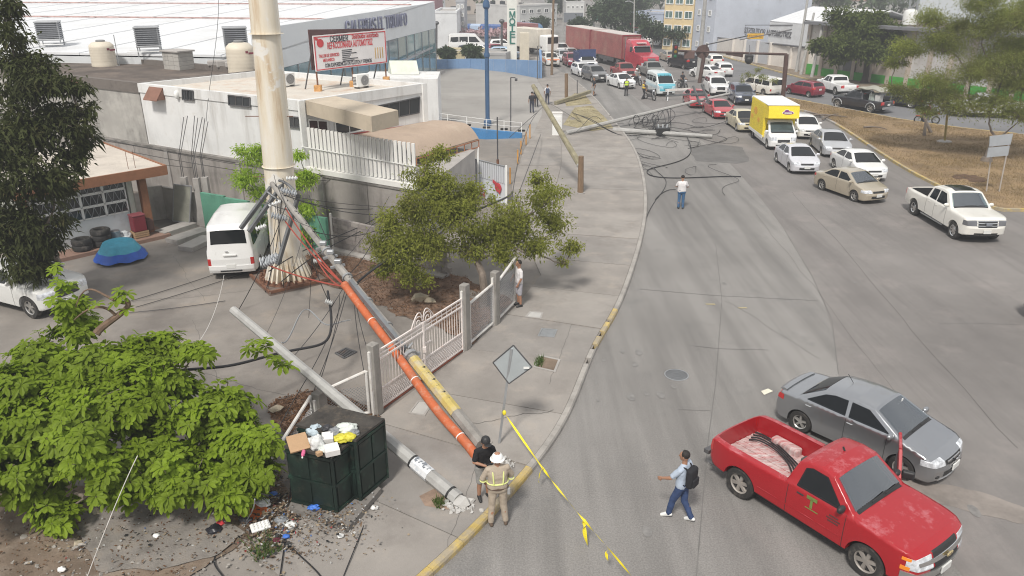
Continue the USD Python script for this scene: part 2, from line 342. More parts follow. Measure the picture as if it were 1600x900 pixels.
while s<kl.length-1:
 n=1.0 if s<45 else 3.0
 seg=LineString([kl.interpolate(s+t)for t in np.linspace(.006,n-.006,6)])
 out=np.array(seg.parallel_offset(.0,'left').coords);inn=np.array(seg.parallel_offset(.17,'left').coords)
 topo=np.array(seg.parallel_offset(.03,'left').coords)
 k=min(len(out),len(inn),len(topo));vs=[]
 for o,t_,n_ in zip(out[:k],topo[:k],inn[:k]):
  vs.append([(*o,-.02),(*o,.10),(*t_,.148),(*n_,.15),(*n_,-.02)])
 vs=np.array(vs).reshape(-1,3);f=[]
 for i in range(k-1):
  for j in range(4):
   a=i*5+j;f+=[[a,a+5,a+6],[a,a+6,a+1]]
 f+=[[0,1,2],[0,2,3],[0,3,4]];b=(k-1)*5;f+=[[b,b+2,b+1],[b,b+3,b+2],[b,b+4,b+3]]
 if kl.interpolate(s).coords[0][1]<95:part(kerb,'kerb_length',(vs,np.array(f)[:,::-1]),YELK if yellow_at(s+n/2)else GREYK)
 s+=n
def flat_quad(pts,z):return Polygon(P2(pts,z))
def frame_cover(pts,name,label,frame_m,plate_m,z=.146,rim=.05,cat='cover',ribs=0):
 q=flat_quad(pts,z);t=thing(name,label,cat)
 part(t,'rim',prism(q.difference(q.buffer(-rim)),z-.02,z+.014),frame_m);part(t,'plate',prism(q.buffer(-rim-.006),z-.02,z+.008),plate_m)
 return t
frame_cover([(822,489),(828,486.5),(849,488),(846,498),(820,495)][1:],'utility_cover','square grey cover in the pavement just past the man in shorts',CONC,CONCL)
frame_cover([(846,513),(871,515),(866,527),(840,525)],'utility_cover','smooth grey steel cover flush in the pavement slab',GALV,GALV)
pit=thing('open_pit','square open pit with stony soil in the pavement near the road','pit')
pq=flat_quad([(843,555),(876,562),(868,582),(833,574)],.146)
part(pit,'rim',prism(pq.difference(pq.buffer(-.07)),.12,.165),CONC);part(pit,'soil',sheet(pq.buffer(-.072),.15,.12,.02,3,5),DIRT)
frame_cover([(653,626),(678,628),(664,650),(638,646)],'utility_cover','square concrete cover in front of the white gate',CONC,CONCL)
mh=g(1057,586);mt_=thing('manhole_cover','round iron manhole cover set in the concrete road','manhole cover',loc=(mh[0],mh[1],0))
part(mt_,'rim',lathe([(.33,-.01),(.36,-.01),(.36,.013),(.33,.013)],40),GALV);part(mt_,'plate',cat_([lathe([(0,-.01),(.325,-.01),(.325,.010),(0,.010)],40)]+[lathe([(r,.0),(r,.014),(r+.02,.014),(r+.02,0)],40)for r in(.1,.2)]),mat('cover_iron',(.15,.155,.16),rough=.55,metal=.3,var=.2))
gr=thing('drain_grate','rusty steel drain grate in the yard behind the gate','drain grate')
gq=[g(524,552,.12),g(541,544,.12),g(557,550,.12),g(538,560,.12)]
part(gr,'frame',[beam(gq[i],gq[(i+1)%4],.05,.04)for i in range(4)],STEEL)
part(gr,'pit',hexa([p-V(0,0,.008)for p in gq],[p-V(0,0,.003)for p in gq]),mat('pit_dark',(.012,.012,.012),rough=1))
for k in range(7):
 t=(k+.5)/7;part(gr,'bar',beam(gq[0]*(1-t)+gq[1]*t,gq[3]*(1-t)+gq[2]*t,.025,.03),STEEL)
MED_PX_F=[(1108,128),(1150,150),(1195,168),(1240,172),(1290,188),(1335,215),(1380,245),(1430,275),(1480,300),(1530,321),(1568,331)]
MED_PX_B=[(1600,331),(1680,335),(1700,230),(1640,222),(1600,212),(1530,205),(1480,199),(1400,187),(1330,173),(1270,162),(1235,155),(1200,152),(1150,140)]
med_poly=Polygon(list(map(tuple,curve([g(*p)for p in MED_PX_F],60)[:,:2]))+P2(MED_PX_B)).buffer(0)
DRY=mat('dry_ground',(.24,.165,.09),rough=1.,var=.3,scale=.5,bump=.8,bscale=14,dirt=[((.16,.11,.07),.4,.7),((.33,.25,.14),.35,1.6)])
solo('median',sheet(med_poly.buffer(-.17),.13,.9,.05,8,.5),DRY,kind='structure',smooth=True)
mk=thing('median_kerb',kind='structure')
ring=LineString(list(med_poly.exterior.coords));s=0;rp=med_poly.buffer(-.18)
while s<ring.length:
 n=1.6;seg=LineString([ring.interpolate(min(s+t,ring.length))for t in np.linspace(.008,n-.008,5)])
 if seg.centroid.y<92 and seg.centroid.x<40:
  c=seg.buffer(.18,cap_style=2).intersection(med_poly)
  if c.area>.01:part(mk,'kerb_length',prism(c,-.02,.15),YELK if rnd.random()<.72 else GREYK)
 s+=n
far_poly=Polygon(P2([(1700,215),(1600,212),(1530,205),(1400,187),(1270,162),(1150,140),(1100,122),(1010,85),(960,60),(990,50),(1080,72),(1140,92),(1250,122),(1350,143),(1450,158),(1600,172),(1700,180)]))
solo('far_road',sheet(far_poly,.007),ROAD3,kind='structure')
verge=Polygon(P2([(1700,178),(1600,172),(1450,158),(1350,143),(1250,122),(1140,92),(1080,72),(1085,62),(1150,80),(1250,108),(1350,122),(1500,132),(1700,150)]))
solo('verge',sheet(verge,.06,2.0,.03,4,.6),mat('verge_dirt',(.2,.16,.12),rough=1,var=.3,scale=.5,bump=.6,bscale=10),kind='structure')
vk=LineString([tuple(g(x,y)[:2])for x,y in[(1600,172),(1450,158),(1350,143),(1250,122),(1140,92),(1080,72)]])
solo('verge_kerb',prism(vk.buffer(.12,cap_style=2),-.02,.13),YELK,kind='structure')
for pts,nm in(([(880,195),(898,168),(925,165),(948,186),(958,200),(925,205)],'a'),([(882,158),(898,146),(914,148),(925,162),(885,166)],'b')):
 q=Polygon(P2(pts,.15));solo('grass_plot',sheet(q,.158,.8,.03,5,.8),mat('dry_grass_soil',(.29,.25,.15),rough=1,var=.35,scale=1.2,bump=.8),kind='structure')
def blades(poly,n,h,w,seed,z,zfun=None):
 r=np.random.default_rng(seed);x0,y0,x1,y1=poly.bounds;pts=[]
 import shapely
 while sum(map(len,pts))<n:
  q=np.c_[r.uniform(x0,x1,n),r.uniform(y0,y1,n)]
  c=meshkit.fbm(np.c_[q*.35,np.zeros(n)],3,seed)
  q=q[(c+r.uniform(-.25,.25,n)>.42)]
  pts.append(q[shapely.contains_xy(poly,q[:,0],q[:,1])])
 q=np.vstack(pts)[:n];a=r.uniform(0,6.28,n);hh=h*r.uniform(.4,1.2,n);ww=w*r.uniform(.6,1.3,n)
 d=np.c_[np.cos(a),np.sin(a),np.zeros(n)];b=np.c_[q,np.full(n,z)];l=r.normal(0,.45,(n,2))*hh[:,None]
 tip=b+np.c_[l,hh]
 v=np.stack([b-d*ww[:,None],b+d*ww[:,None],tip],1).reshape(-1,3)
 return v,np.arange(3*n).reshape(-1,3)
GRASSM=mat('dry_grass',(.36,.26,.12),rough=.9,var=.3,scale=.6,island=.4)
solo('grass',blades(med_poly.buffer(-.3),52000,.10,.016,3,.12),GRASSM,'short dry yellow-brown grass covering the median island','grass',kind='stuff')
solo('grass',blades(Polygon(P2([(880,195),(898,168),(925,165),(948,186),(958,200),(925,205)],.15)),1800,.05,.03,4,.15),mat('straw_grass',(.45,.37,.19),rough=.9,var=.3,island=.4),'straw yellow grass on the plot by the fallen grey pole','grass',kind='stuff')
solo('grass',blades(Polygon(P2([(882,158),(898,146),(914,148),(925,162),(885,166)],.15)),900,.05,.03,5,.15),mat('straw_grass',()),'straw yellow grass on the small plot behind the tilted beam','grass',kind='stuff')
CRK=mat('crack_dark',(.09,.085,.08),rough=1)
for k,(a,b,z)in enumerate((((700,860),(770,690),.1455),((735,660),(865,640),.1455),((860,600),(900,470),.1455),((830,455),(960,435),.1455),((1180,330),(1420,640),.009),((1240,300),(1590,700),.009),((1130,470),(1280,560),.009),((250,560),(460,620),.114),((300,500),(360,640),.114),((200,470),(420,450),.114),((270,400),(320,470),.114))):
 p,q=g(*a,z)[:2],g(*b,z)[:2];n=26;t=np.linspace(0,1,n)[:,None];u=unit(q-p);w=np.cumsum(rng.normal(0,.035,n));w-=np.linspace(0,w[-1],n)
 solo('surface_crack',sheet(LineString(p*(1-t)+q*t+w[:,None]*V(-u[1],u[0])).buffer(.004+.003*(k%2),cap_style=2),z),CRK,kind='structure')
OIL=mat('oil_stain',(.195,.188,.18),rough=.75,var=.3,scale=5)
for k in range(22):
 x,y=(rng.uniform(930,1100),rng.uniform(545,680))if k<12 else(rng.uniform(860,1560),rng.uniform(420,880));c=g(x,y);q=rng.uniform(.03,.17)
 if c[0]>.9:solo('oil_stain',sheet(ragged(Polygon([(c[0]+q*.7*math.cos(a),c[1]+q*1.5*math.sin(a))for a in np.linspace(0,6.2,14)]),q*.55,.04,k),.012),OIL,kind='structure')
for k,(x,y)in enumerate(((1110,476),(1160,481))):c=g(x,y);solo('road_marking',sheet(ragged(sbox(c[0]-.16,c[1]-.05,c[0]+.16,c[1]+.05),.05,.05,k),.012),mat('faint_yellow',(.36,.31,.19),rough=.9,var=.2),kind='structure')
# vehicles
KINDS={'sedan':dict(L=4.4,W=1.72,H=1.46,xr=.19,xf=.80,r=.305,belt=1.0,tum=.24,top=[(.006,.34),(0,.55),(.010,.84),(.035,.95),(.15,.99),(.29,1.35),(.38,1.43),(.48,1.46),(.59,1.42),(.775,.985),(.92,.82),(.98,.70),(1,.5),(.992,.26),(.96,.2),(.03,.22)],ws=((.765,1.0),(.605,1.385)),rw=((.165,1.02),(.288,1.325)),side=[[(.205,1.03),(.305,1.315),(.36,1.375),(.44,1.385),(.45,1.02)],[(.470,1.02),(.462,1.385),(.565,1.372),(.71,1.025)]],seams=(.46,.70),hl=(.895,.60,.76),tl=(.06,.74,.9),gr=(.60,.70),roof=(.33,.58)),'hatch':dict(L=3.95,W=1.69,H=1.50,xr=.165,xf=.81,r=.30,belt=1.0,tum=.2,top=[(.006,.36),(0,.6),(.015,.95),(.045,1.08),(.11,1.40),(.2,1.47),(.45,1.5),(.57,1.45),(.775,1.01),(.93,.85),(.985,.7),(1,.5),(.99,.26),(.96,.21),(.03,.24)],ws=((.765,1.03),(.59,1.415)),rw=((.045,1.09),(.108,1.38)),side=[[(.12,1.08),(.17,1.38),(.39,1.42),(.40,1.04)],[(.42,1.04),(.41,1.42),(.55,1.405),(.715,1.04)]],seams=(.41,.69),hl=(.89,.62,.8),tl=(.07,.8,1.02),gr=(.6,.7),roof=(.2,.55)),'suv':dict(L=4.55,W=1.84,H=1.70,xr=.185,xf=.80,r=.35,belt=1.12,tum=.2,top=[(.006,.45),(0,.75),(.012,1.05),(.06,1.5),(.12,1.64),(.42,1.7),(.56,1.65),(.735,1.14),(.93,1.0),(.985,.88),(1,.6),(.99,.34),(.95,.27),(.03,.32)],ws=((.725,1.17),(.578,1.60)),rw=((.026,1.16),(.075,1.52)),side=[[(.10,1.2),(.145,1.53),(.37,1.6),(.38,1.15)],[(.40,1.15),(.39,1.6),(.53,1.58),(.67,1.15)]],seams=(.39,.66),hl=(.89,.76,.92),tl=(.06,.9,1.15),gr=(.62,.9),roof=(.15,.54)),'van':dict(L=4.75,W=1.78,H=2.05,xr=.20,xf=.80,r=.315,belt=1.15,tum=.13,top=[(.006,.42),(0,.8),(.01,1.15),(.03,1.85),(.07,2.0),(.4,2.05),(.70,1.97),(.885,1.2),(.975,.98),(1,.6),(.992,.33),(.97,.27),(.02,.3)],ws=((.872,1.24),(.722,1.88)),rw=((.012,1.24),(.028,1.8)),side=[[(.06,1.24),(.075,1.72),(.27,1.75),(.27,1.24)],[(.29,1.24),(.29,1.75),(.50,1.76),(.50,1.24)],[(.53,1.22),(.53,1.76),(.69,1.74),(.80,1.22)]],seams=(.515,.82),hl=(.92,.72,.98),tl=(.012,.6,.85),tly=.87,gr=(.6,.8),roof=(.1,.68)),'pickup':dict(L=5.9,W=1.98,H=1.93,xr=.205,xf=.835,r=.40,belt=1.24,tum=.2,top=[(.004,.6),(0,.95),(.006,1.14),(.03,1.18),(.372,1.2),(.383,1.45),(.40,1.82),(.43,1.88),(.55,1.93),(.62,1.88),(.735,1.29),(.95,1.2),(.985,1.05),(1,.75),(.99,.45),(.96,.4),(.03,.48)],ws=((.728,1.33),(.633,1.83)),rw=((.385,1.4),(.398,1.75)),side=[[(.41,1.3),(.42,1.76),(.505,1.81),(.51,1.29)],[(.525,1.28),(.52,1.81),(.60,1.79),(.685,1.3)]],seams=(.387,.517,.695),hl=(.94,.86,1.12),tl=(.02,.85,1.15),gr=(.78,1.1),roof=(.43,.6),bed=(.02,.365,.66)),'regpickup':dict(L=5.15,W=1.98,H=1.80,xr=.195,xf=.795,r=.375,belt=1.2,tum=.2,top=[(.004,.6),(0,.9),(.006,1.10),(.03,1.14),(.415,1.155),(.427,1.4),(.445,1.7),(.475,1.76),(.54,1.80),(.595,1.755),(.715,1.22),(.94,1.10),(.98,1.0),(1,.75),(.99,.42),(.96,.38),(.03,.46)],ws=((.708,1.25),(.606,1.705)),rw=((.428,1.3),(.444,1.64)),side=[[(.465,1.21),(.478,1.64),(.505,1.70),(.575,1.69),(.672,1.21)]],seams=(.432,.692),hl=(.945,.80,1.02),tl=(.02,.8,1.1),gr=(.72,1.02),roof=(.48,.585),bed=(.02,.405,.62)),}
def vehicle(kind,name,label,col,pos=None,az=None,wheels=None,side='R',cat='car',group=None,fine=.16,S=None,rim=RIM,roofcol=None,spokes=5,glass=GLASS,ws=None,plate=True,extras=None,side_open=(),interior=False,z0=0.0):
 K=dict(KINDS[kind]);K.update(S or{})
 L,W,H,r=K['L'],K['W'],K['H'],K['r']
 U=lambda u:(u-.5)*L
 k0=H/KINDS[kind]['H'];zz=lambda z:z*k0
 xr,xf=U(K['xr']),U(K['xf'])
 if wheels:
  pr,pf=g(*wheels[0],z0),g(*wheels[1],z0);h=unit(pf-pr);az=math.atan2(h[1],h[0]);n=V(-h[1],h[0],0)
  c=(pr+pf)/2+n*(W/2*.9)*(1 if side=='R' else-1)-h*(xr+xf)/2
 else:
  c=V(*pos)
 t=thing(name,label,cat,group,None,(c[0],c[1],z0),az)
 outline=Polygon([(U(u),zz(z))for u,z in K['top']]).buffer(0)
 body0=outline.buffer(-.05).buffer(.10).buffer(-.05)
 arches=unary_union([Point(x,r).buffer(r*1.17)for x in(xr,xf)]+[sbox(x-r*1.17,-1,x+r*1.17,r)for x in(xr,xf)])
 body2=body0.difference(arches)
 belt=zz(K['belt']);hw0=W/2
 def warp(v):
  x,y,z=v[:,0],v[:,1]/hw0,v[:,2]
  u=np.abs(x)/(L/2);e=np.clip((u-.72)/.28,0,1)
  plan=1-np.where(x>0,.17,.11)*e**2.0
  lowz=np.clip(z/belt,0,1);low=1-.045*((lowz-.62)/.55)**2
  hi=np.clip((z-belt)/max(H-belt,.1),0,1)
  up=1-K['tum']*hi-.03*np.clip((z-belt+.03)/.06,0,1)*(hi>-1)
  hw=hw0*plan*low*up
  crown=(.035+.03*hi)*np.clip((z-belt*.62)/(belt*.3),0,1)*np.abs(y)**3.2
  xc=np.where(x>0,.13,.07)*e**2*np.abs(y)**2.5
  return np.c_[x-np.sign(x)*xc,y*hw,z-crown]
 def solid(poly,y0,y1,cell=fine):
  out=[]
  for p in getattr(poly,'geoms',[poly]):
   if p.geom_type!='Polygon' or p.area<1e-5:continue
   cs=m3.CrossSection([np.array(q.coords)[:-1]for q in[p.exterior,*p.interiors]],m3.FillRule.EvenOdd)
   out.append(m3.Manifold.extrude(cs,(y1-y0)*hw0).rotate([90,0,0]).translate([0,y1*hw0,0]))
  return out
 def fin(ms,cell=fine):
  r_=[]
  for m in ms:
   q=m.refine_to_length(cell).to_mesh();r_.append((warp(np.asarray(q.vert_properties[:,:3],float)),np.asarray(q.tri_verts)))
  return cat_(r_)if r_ else None
 e=.007
 skin=body0.buffer(e).difference(arches)
 ye=1+e/hw0
 band=lambda x0,x1,z0,z1:skin.intersection(sbox(x0,z0,x1,z1))
 def slope(a,b,out=.08,inn=.10):
  (xa,za),(xb,zb)=(U(a[0]),zz(a[1])),(U(b[0]),zz(b[1]));d=unit(V(xb-xa,zb-za));n=V(-d[1],d[0])if xa<xb else V(d[1],-d[0])
  if n[1]<0:n=-n
  return Polygon([V(xa,za)+n*out,V(xb,zb)+n*out,V(xb,zb)-n*inn,V(xa,za)-n*inn])
 bm=paint(*col)if isinstance(col,tuple)else col
 ms=solid(body2,-1,1)
 if 'bed' in K:
  u0,u1,zf=K['bed']
  cut=m3.Manifold.cube([U(u1)-U(u0),W*.84,2],True).translate([(U(u0)+U(u1))/2,0,zz(zf)+1])
  ms=[m-cut for m in ms]
 if interior:
  cab=outline.buffer(-.075).intersection(sbox(U(K['rw'][0][0])+.03,.5,U(K['ws'][0][0])-.02,9))
  if 'bed' in K:cab=cab.intersection(sbox(U(K['bed'][1])+.09,.5,9,9))
  holes=solid(cab,-.88,.88)+[m for q in K['side']for m in solid(Polygon([(U(u),zz(z))for u,z in q]).buffer(-.015),-1.2,1.2)]+solid(slope(*K['ws'],.2,.25),-.83,.83)+solid(slope(*K['rw'],.2,.25 if 'bed' not in K else .12),-.78,.78)
  for h_ in holes:ms=[m-h_ for m in ms]
  SEATM=mat('seat_fabric',(.07,.068,.065),rough=.9,var=.2);zs=.62 if 'bed' not in K else .8;xw=U(K['ws'][0][0])
  for row in((xw-1.25,)if kind=='regpickup' else(xw-1.3,xw-2.15)):
   for s_ in(-1,1):part(t,'seat',[rbx((row+.1,s_*W*.21,zs),(.5,W*.3,.16),.05),rbx((row-.2,s_*W*.21,zs+(.32 if row>xw-1.5 else .2)),(.14,W*.3,.6 if row>xw-1.5 else .36),.05)]+([rbx((row-.22,s_*W*.21,zs+.66),(.1,.22,.14),.04)]if row>xw-1.5 and K['tum']<.23 else[]),SEATM,smooth=30)
  part(t,'dashboard',rbx((xw-.22,0,belt-.1),(.45,W*.78,.2),.05),mat('dash_grey',(.10,.105,.10),rough=.8,var=.15),smooth=30)
  a=np.linspace(0,2*math.pi,19);part(t,'steering_wheel',tube(np.c_[xw-.62+.07*np.sin(a),W*.21+.18*np.cos(a),belt-.02+.16*np.sin(a)],.016,6,False),BLACKP)
 part(t,'body',fin(ms),bm,smooth=42)
 part(t,'underbody',[bx(((xr+xf)/2,0,r+(.05 if 'bed' in K else .12)),(L*.86,W-.56,.28)),bx(((xr+xf)/2,0,.27),(L*.6,W*.8,.1))],BLACKP)
 if 'bed' in K:
  u0,u1,zf=K['bed']
  part(t,'bed_floor',[bx(((U(u0)+U(u1))/2,0,zz(zf)+.012),(U(u1)-U(u0)-.02,W*.835,.02))]+[bx(((U(u0)+U(u1))/2,-W*.38+k*W*.095,zz(zf)+.03),(U(u1)-U(u0)-.04,.06,.025))for k in range(9)],K.get('bedmat',BLACKP))
  if K.get('liner'):
   xa,xb=U(u0)+.012,U(u1)-.012;zt_=zz(1.1);lm=[bx(((xa+xb)/2,s_*W*.415,(zt_+zz(zf))/2),(xb-xa,.02,zt_-zz(zf)))for s_ in(-1,1)]+[bx((x,0,(zt_+zz(zf))/2),(.02,W*.83,zt_-zz(zf)))for x in(xa,xb)]
   part(t,'bed_liner',lm,BLACKP,kind='stuff')
  for s_ in(-1,1):
   part(t,'wheel_housing',rbx((xr,s_*(W*.42-.12),zz(zf)+.1),(.75,.24,.24),.06),K.get('bedmat',BLACKP))
 if K.get('ws'):part(t,'windscreen',fin(solid(slope(*K['ws']).intersection(skin if not interior else skin.difference(body0.buffer(-.02))),-.88,.88)),CLEARW if interior else ws or glass,smooth=30)
 if K.get('ws'):
  (ub,zb)=K['ws'][0]
  part(t,'cowl',fin(solid(skin.intersection(sbox(U(ub)-.005,zz(zb)-.12,U(ub)+.075,zz(zb)+.3)),-.84,.84)),BLACKP)
 if K.get('rw'):part(t,'rear_window',fin(solid(slope(*K['rw']).intersection(skin if not interior else skin.difference(body0.buffer(-.02))),-.84,.84)),TINTW if interior else glass,smooth=30)
 for q in K['side']:
  p=Polygon([(U(u),zz(z))for u,z in q])
  p=p.buffer(-.015).buffer(.015)
  for s_ in(-1,1):
   e0=.975 if interior else .9;y0,y1=(e0,ye)if s_>0 else(-ye,-e0)
   part(t,'side_window',fin(solid(p,y0,y1)),TINTW if interior else glass,smooth=30)
 if fine<.2:
  sm=[]
  for u in K['seams']:
   p=sbox(U(u)-.006,.36,U(u)+.006,belt-.01).intersection(body2)
   for y0,y1 in((.93,1+.003/hw0),(-1-.003/hw0,-.93)):sm+=solid(p,y0,y1)
  if sm:part(t,'door_seam',fin(sm),BLACKP,kind='stuff')
  for i,q in enumerate(K['side'][-2:]if kind!='regpickup' else K['side']):
   u=min(p[0]for p in q)+.025
   for s_ in(-1,1):
    y=warp(np.array([[U(u),s_*hw0,belt-.12]]))[0]
    part(t,'door_handle',rbx(y,(.17,.035,.035),.015),K.get('handle',bm))
 ub,z0_,z1_=K['hl']
 for s_ in(-1,1):
  part(t,'headlight',fin(solid(band(U(ub),L,zz(z0_),zz(z1_)),*((.56,ye)if s_>0 else(-ye,-.56)))),K.get('hlmat',HEADL),smooth=40)
  ut,z2,z3=K['tl']
  part(t,'tail_light',fin(solid(band(-L,U(ut),zz(z2),zz(z3)),*((K.get('tly',.72),ye)if s_>0 else(-ye,-K.get('tly',.72))))),TAILL,smooth=40)
 g0,g1=K['gr']
 part(t,'grille',fin(solid(band(U(.94),L,zz(g0),zz(g1)),-.5,.5)),K.get('grillemat',BLACKP),smooth=40)
 part(t,'lower_grille',fin(solid(body0.buffer(e*1.2).difference(arches).intersection(sbox(U(.93),zz(K.get('lg',(.32,.45))[0]),L,zz(K.get('lg',(.32,.45))[1]))),-.62,.62)),BLACKP,smooth=40)
 if K.get('bump'):
  b0,b1=K['bump'];part(t,'front_bumper',fin(solid(body0.buffer(.03).difference(arches.buffer(-.01)).intersection(sbox(U(.93),b0,L,b1)),-1-.02,1.02)),K['bumpmat'],smooth=40)
 if plate:
  zb_=zz((z0_+.36)/2);X=max(x for x,z in body0.exterior.coords if abs(z-zb_)<.2)
  part(t,'licence_plate',rbx((X+.02,0,zb_),(.03,.34,.16),.008),PLATE)
  X=min(x for x,z in body0.exterior.coords if abs(z-zz(.8))<.3)
  part(t,'licence_plate',rbx((X-.01,0,zz(z2-.02)),(.03,.34,.16),.008),PLATE)
 if fine<.22 and K.get('ws'):
  for s_ in(-1,1):
   y=warp(np.array([[U(K['ws'][0][0])-.2,s_*hw0,zz(K['ws'][0][1])+.0]]))[0]
   part(t,'mirror',[ell(y+V(.02,s_*.11,.06),(.065,.12,.085)),bx(y+V(.02,s_*.02,.02),(.05,.12,.035))],K.get('mirmat',bm),smooth=True)
 tw=.2 if W<1.9 else .25
 for x in(xr,xf):
  for s_ in(-1,1):
   w=sub(t,'wheel',(x,s_*(W/2-tw/2-.02),r),0)
   R=r;tp=[(R*.64,-tw/2),(R*.93,-tw/2),(R,-tw*.36),(R,tw*.36),(R*.93,tw/2),(R*.64,tw/2),(R*.6,0)]
   rot=np.array([[1,0,0],[0,0,1],[0,-1,0]])if s_>0 else np.array([[1,0,0],[0,0,-1],[0,1,0]])
   ns=36 if fine<.14 else 20
   part(w,'tyre',mv(lathe(tp+[tp[0]],ns),M=rot),RUBBER,smooth=35)
   o=tw/2
   rimm=[lathe([(0,o-.07),(R*.62,o-.07),(R*.645,o-.015),(R*.66,o-.012),(R*.66,-o*.5),(R*.6,-o*.5)],ns)]
   part(w,'rim',mv(cat_(rimm),M=rot),BLACKP if spokes else rim,smooth=30)
   if spokes:
    sp=[lathe([(R*.57,o-.035),(R*.655,o-.01),(R*.655,o-.045),(R*.57,o-.06),(R*.57,o-.035)],ns),lathe([(0,o-.02),(R*.17,o-.025),(R*.2,o-.06),(0,o-.065)],16)]
    for k in range(spokes):
     a=2*math.pi*k/spokes+.3
     sp.append(mv(hexa([(R*.12,-R*.1,o-.065),(R*.6,-R*.13,o-.07),(R*.6,R*.13,o-.07),(R*.12,R*.1,o-.065)],[(R*.12,-R*.075,o-.025),(R*.6,-R*.10,o-.035),(R*.6,R*.10,o-.035),(R*.12,R*.075,o-.025)]),rz=a))
    part(w,'spoke_disc',mv(cat_(sp),M=rot),rim,smooth=30)
 if extras:extras(t,dict(U=U,zz=zz,L=L,W=W,H=H,fin=fin,solid=solid,skin=skin,ye=ye,warp=warp,hw0=hw0,body2=body2,belt=belt,bm=bm))
 LAST.update(c=V(c[0],c[1],z0),az=az)
 return t
LAST={}
def wipers(t,E,ub,zb,mt=BLACKP):
 for y0 in(-.35,.18):
  q=[E['warp'](np.array([[E['U'](ub)+.035-k*.012,(y0+k*.2)*E['hw0'],zb+.015+k*.007]]))[0]+V(.02,0,.015)for k in range(4)]
  part(t,'wiper',tube(q,.012,5),mt)
FADED=usdkit.material(stage,'/World/Looks/faded_red_paint',{'geo':('geometry',{}),'tc':('texture_coordinate',{}),'sx':('separate_xyz',{}),'n':('noise_texture',{'scale':1.15,'detail':9,'roughness':.78}),'n2':('noise_texture',{'scale':7.,'detail':6,'roughness':.7}),'up':('map_range',{'from_min':.55,'from_max':.95,'to_min':0.,'to_max':1.,'clamp':True}),'m':('map_range',{'from_min':.50,'from_max':.68,'to_min':0.0,'to_max':1.,'clamp':True}),'mul':('math',{'math_type':'multiply'}),'mul2':('math',{'math_type':'multiply','value2':.55}),'chalk':('mix_color',{'a':(.33,.010,.016),'b':(.62,.33,.36)}),'m2':('map_range',{'from_min':.66,'from_max':.74,'to_min':0.,'to_max':.55,'clamp':True}),'dust':('mix_color',{'b':(.40,.17,.15)}),'ro':('map_range',{'from_min':0.,'from_max':1.,'to_min':.3,'to_max':.75}),'p':('principled_bsdf',{'coat_weight':.25,'coat_roughness':.15,'specular_ior_level':.45})},[('geo.normal','sx.vector'),('sx.z','up.value'),('tc.object','n.vector'),('n.fac','m.value'),('m.result','mul.value1'),('up.result','mul.value2'),('mul.value','mul2.value1'),('mul2.value','chalk.fac'),('tc.object','n2.vector'),('n2.fac','m2.value'),('m2.result','dust.fac'),('chalk.result','dust.a'),('dust.result','p.base_color'),('mul2.value','ro.value'),('ro.result','p.roughness')],surface='p.BSDF')
BEDM=mat('worn_bed',(.42,.30,.29),rough=.85,var=.35,scale=3,dirt=[((.42,.02,.03),.5,3,(.5,4,1)),((.6,.56,.54),.5,4,(.6,4,1))],coords='obj')
BUMPM=mat('scuffed_chrome',(.5,.5,.49),rough=.3,metal=.85,var=.15,dirt=((.12,.12,.12),.3,3))
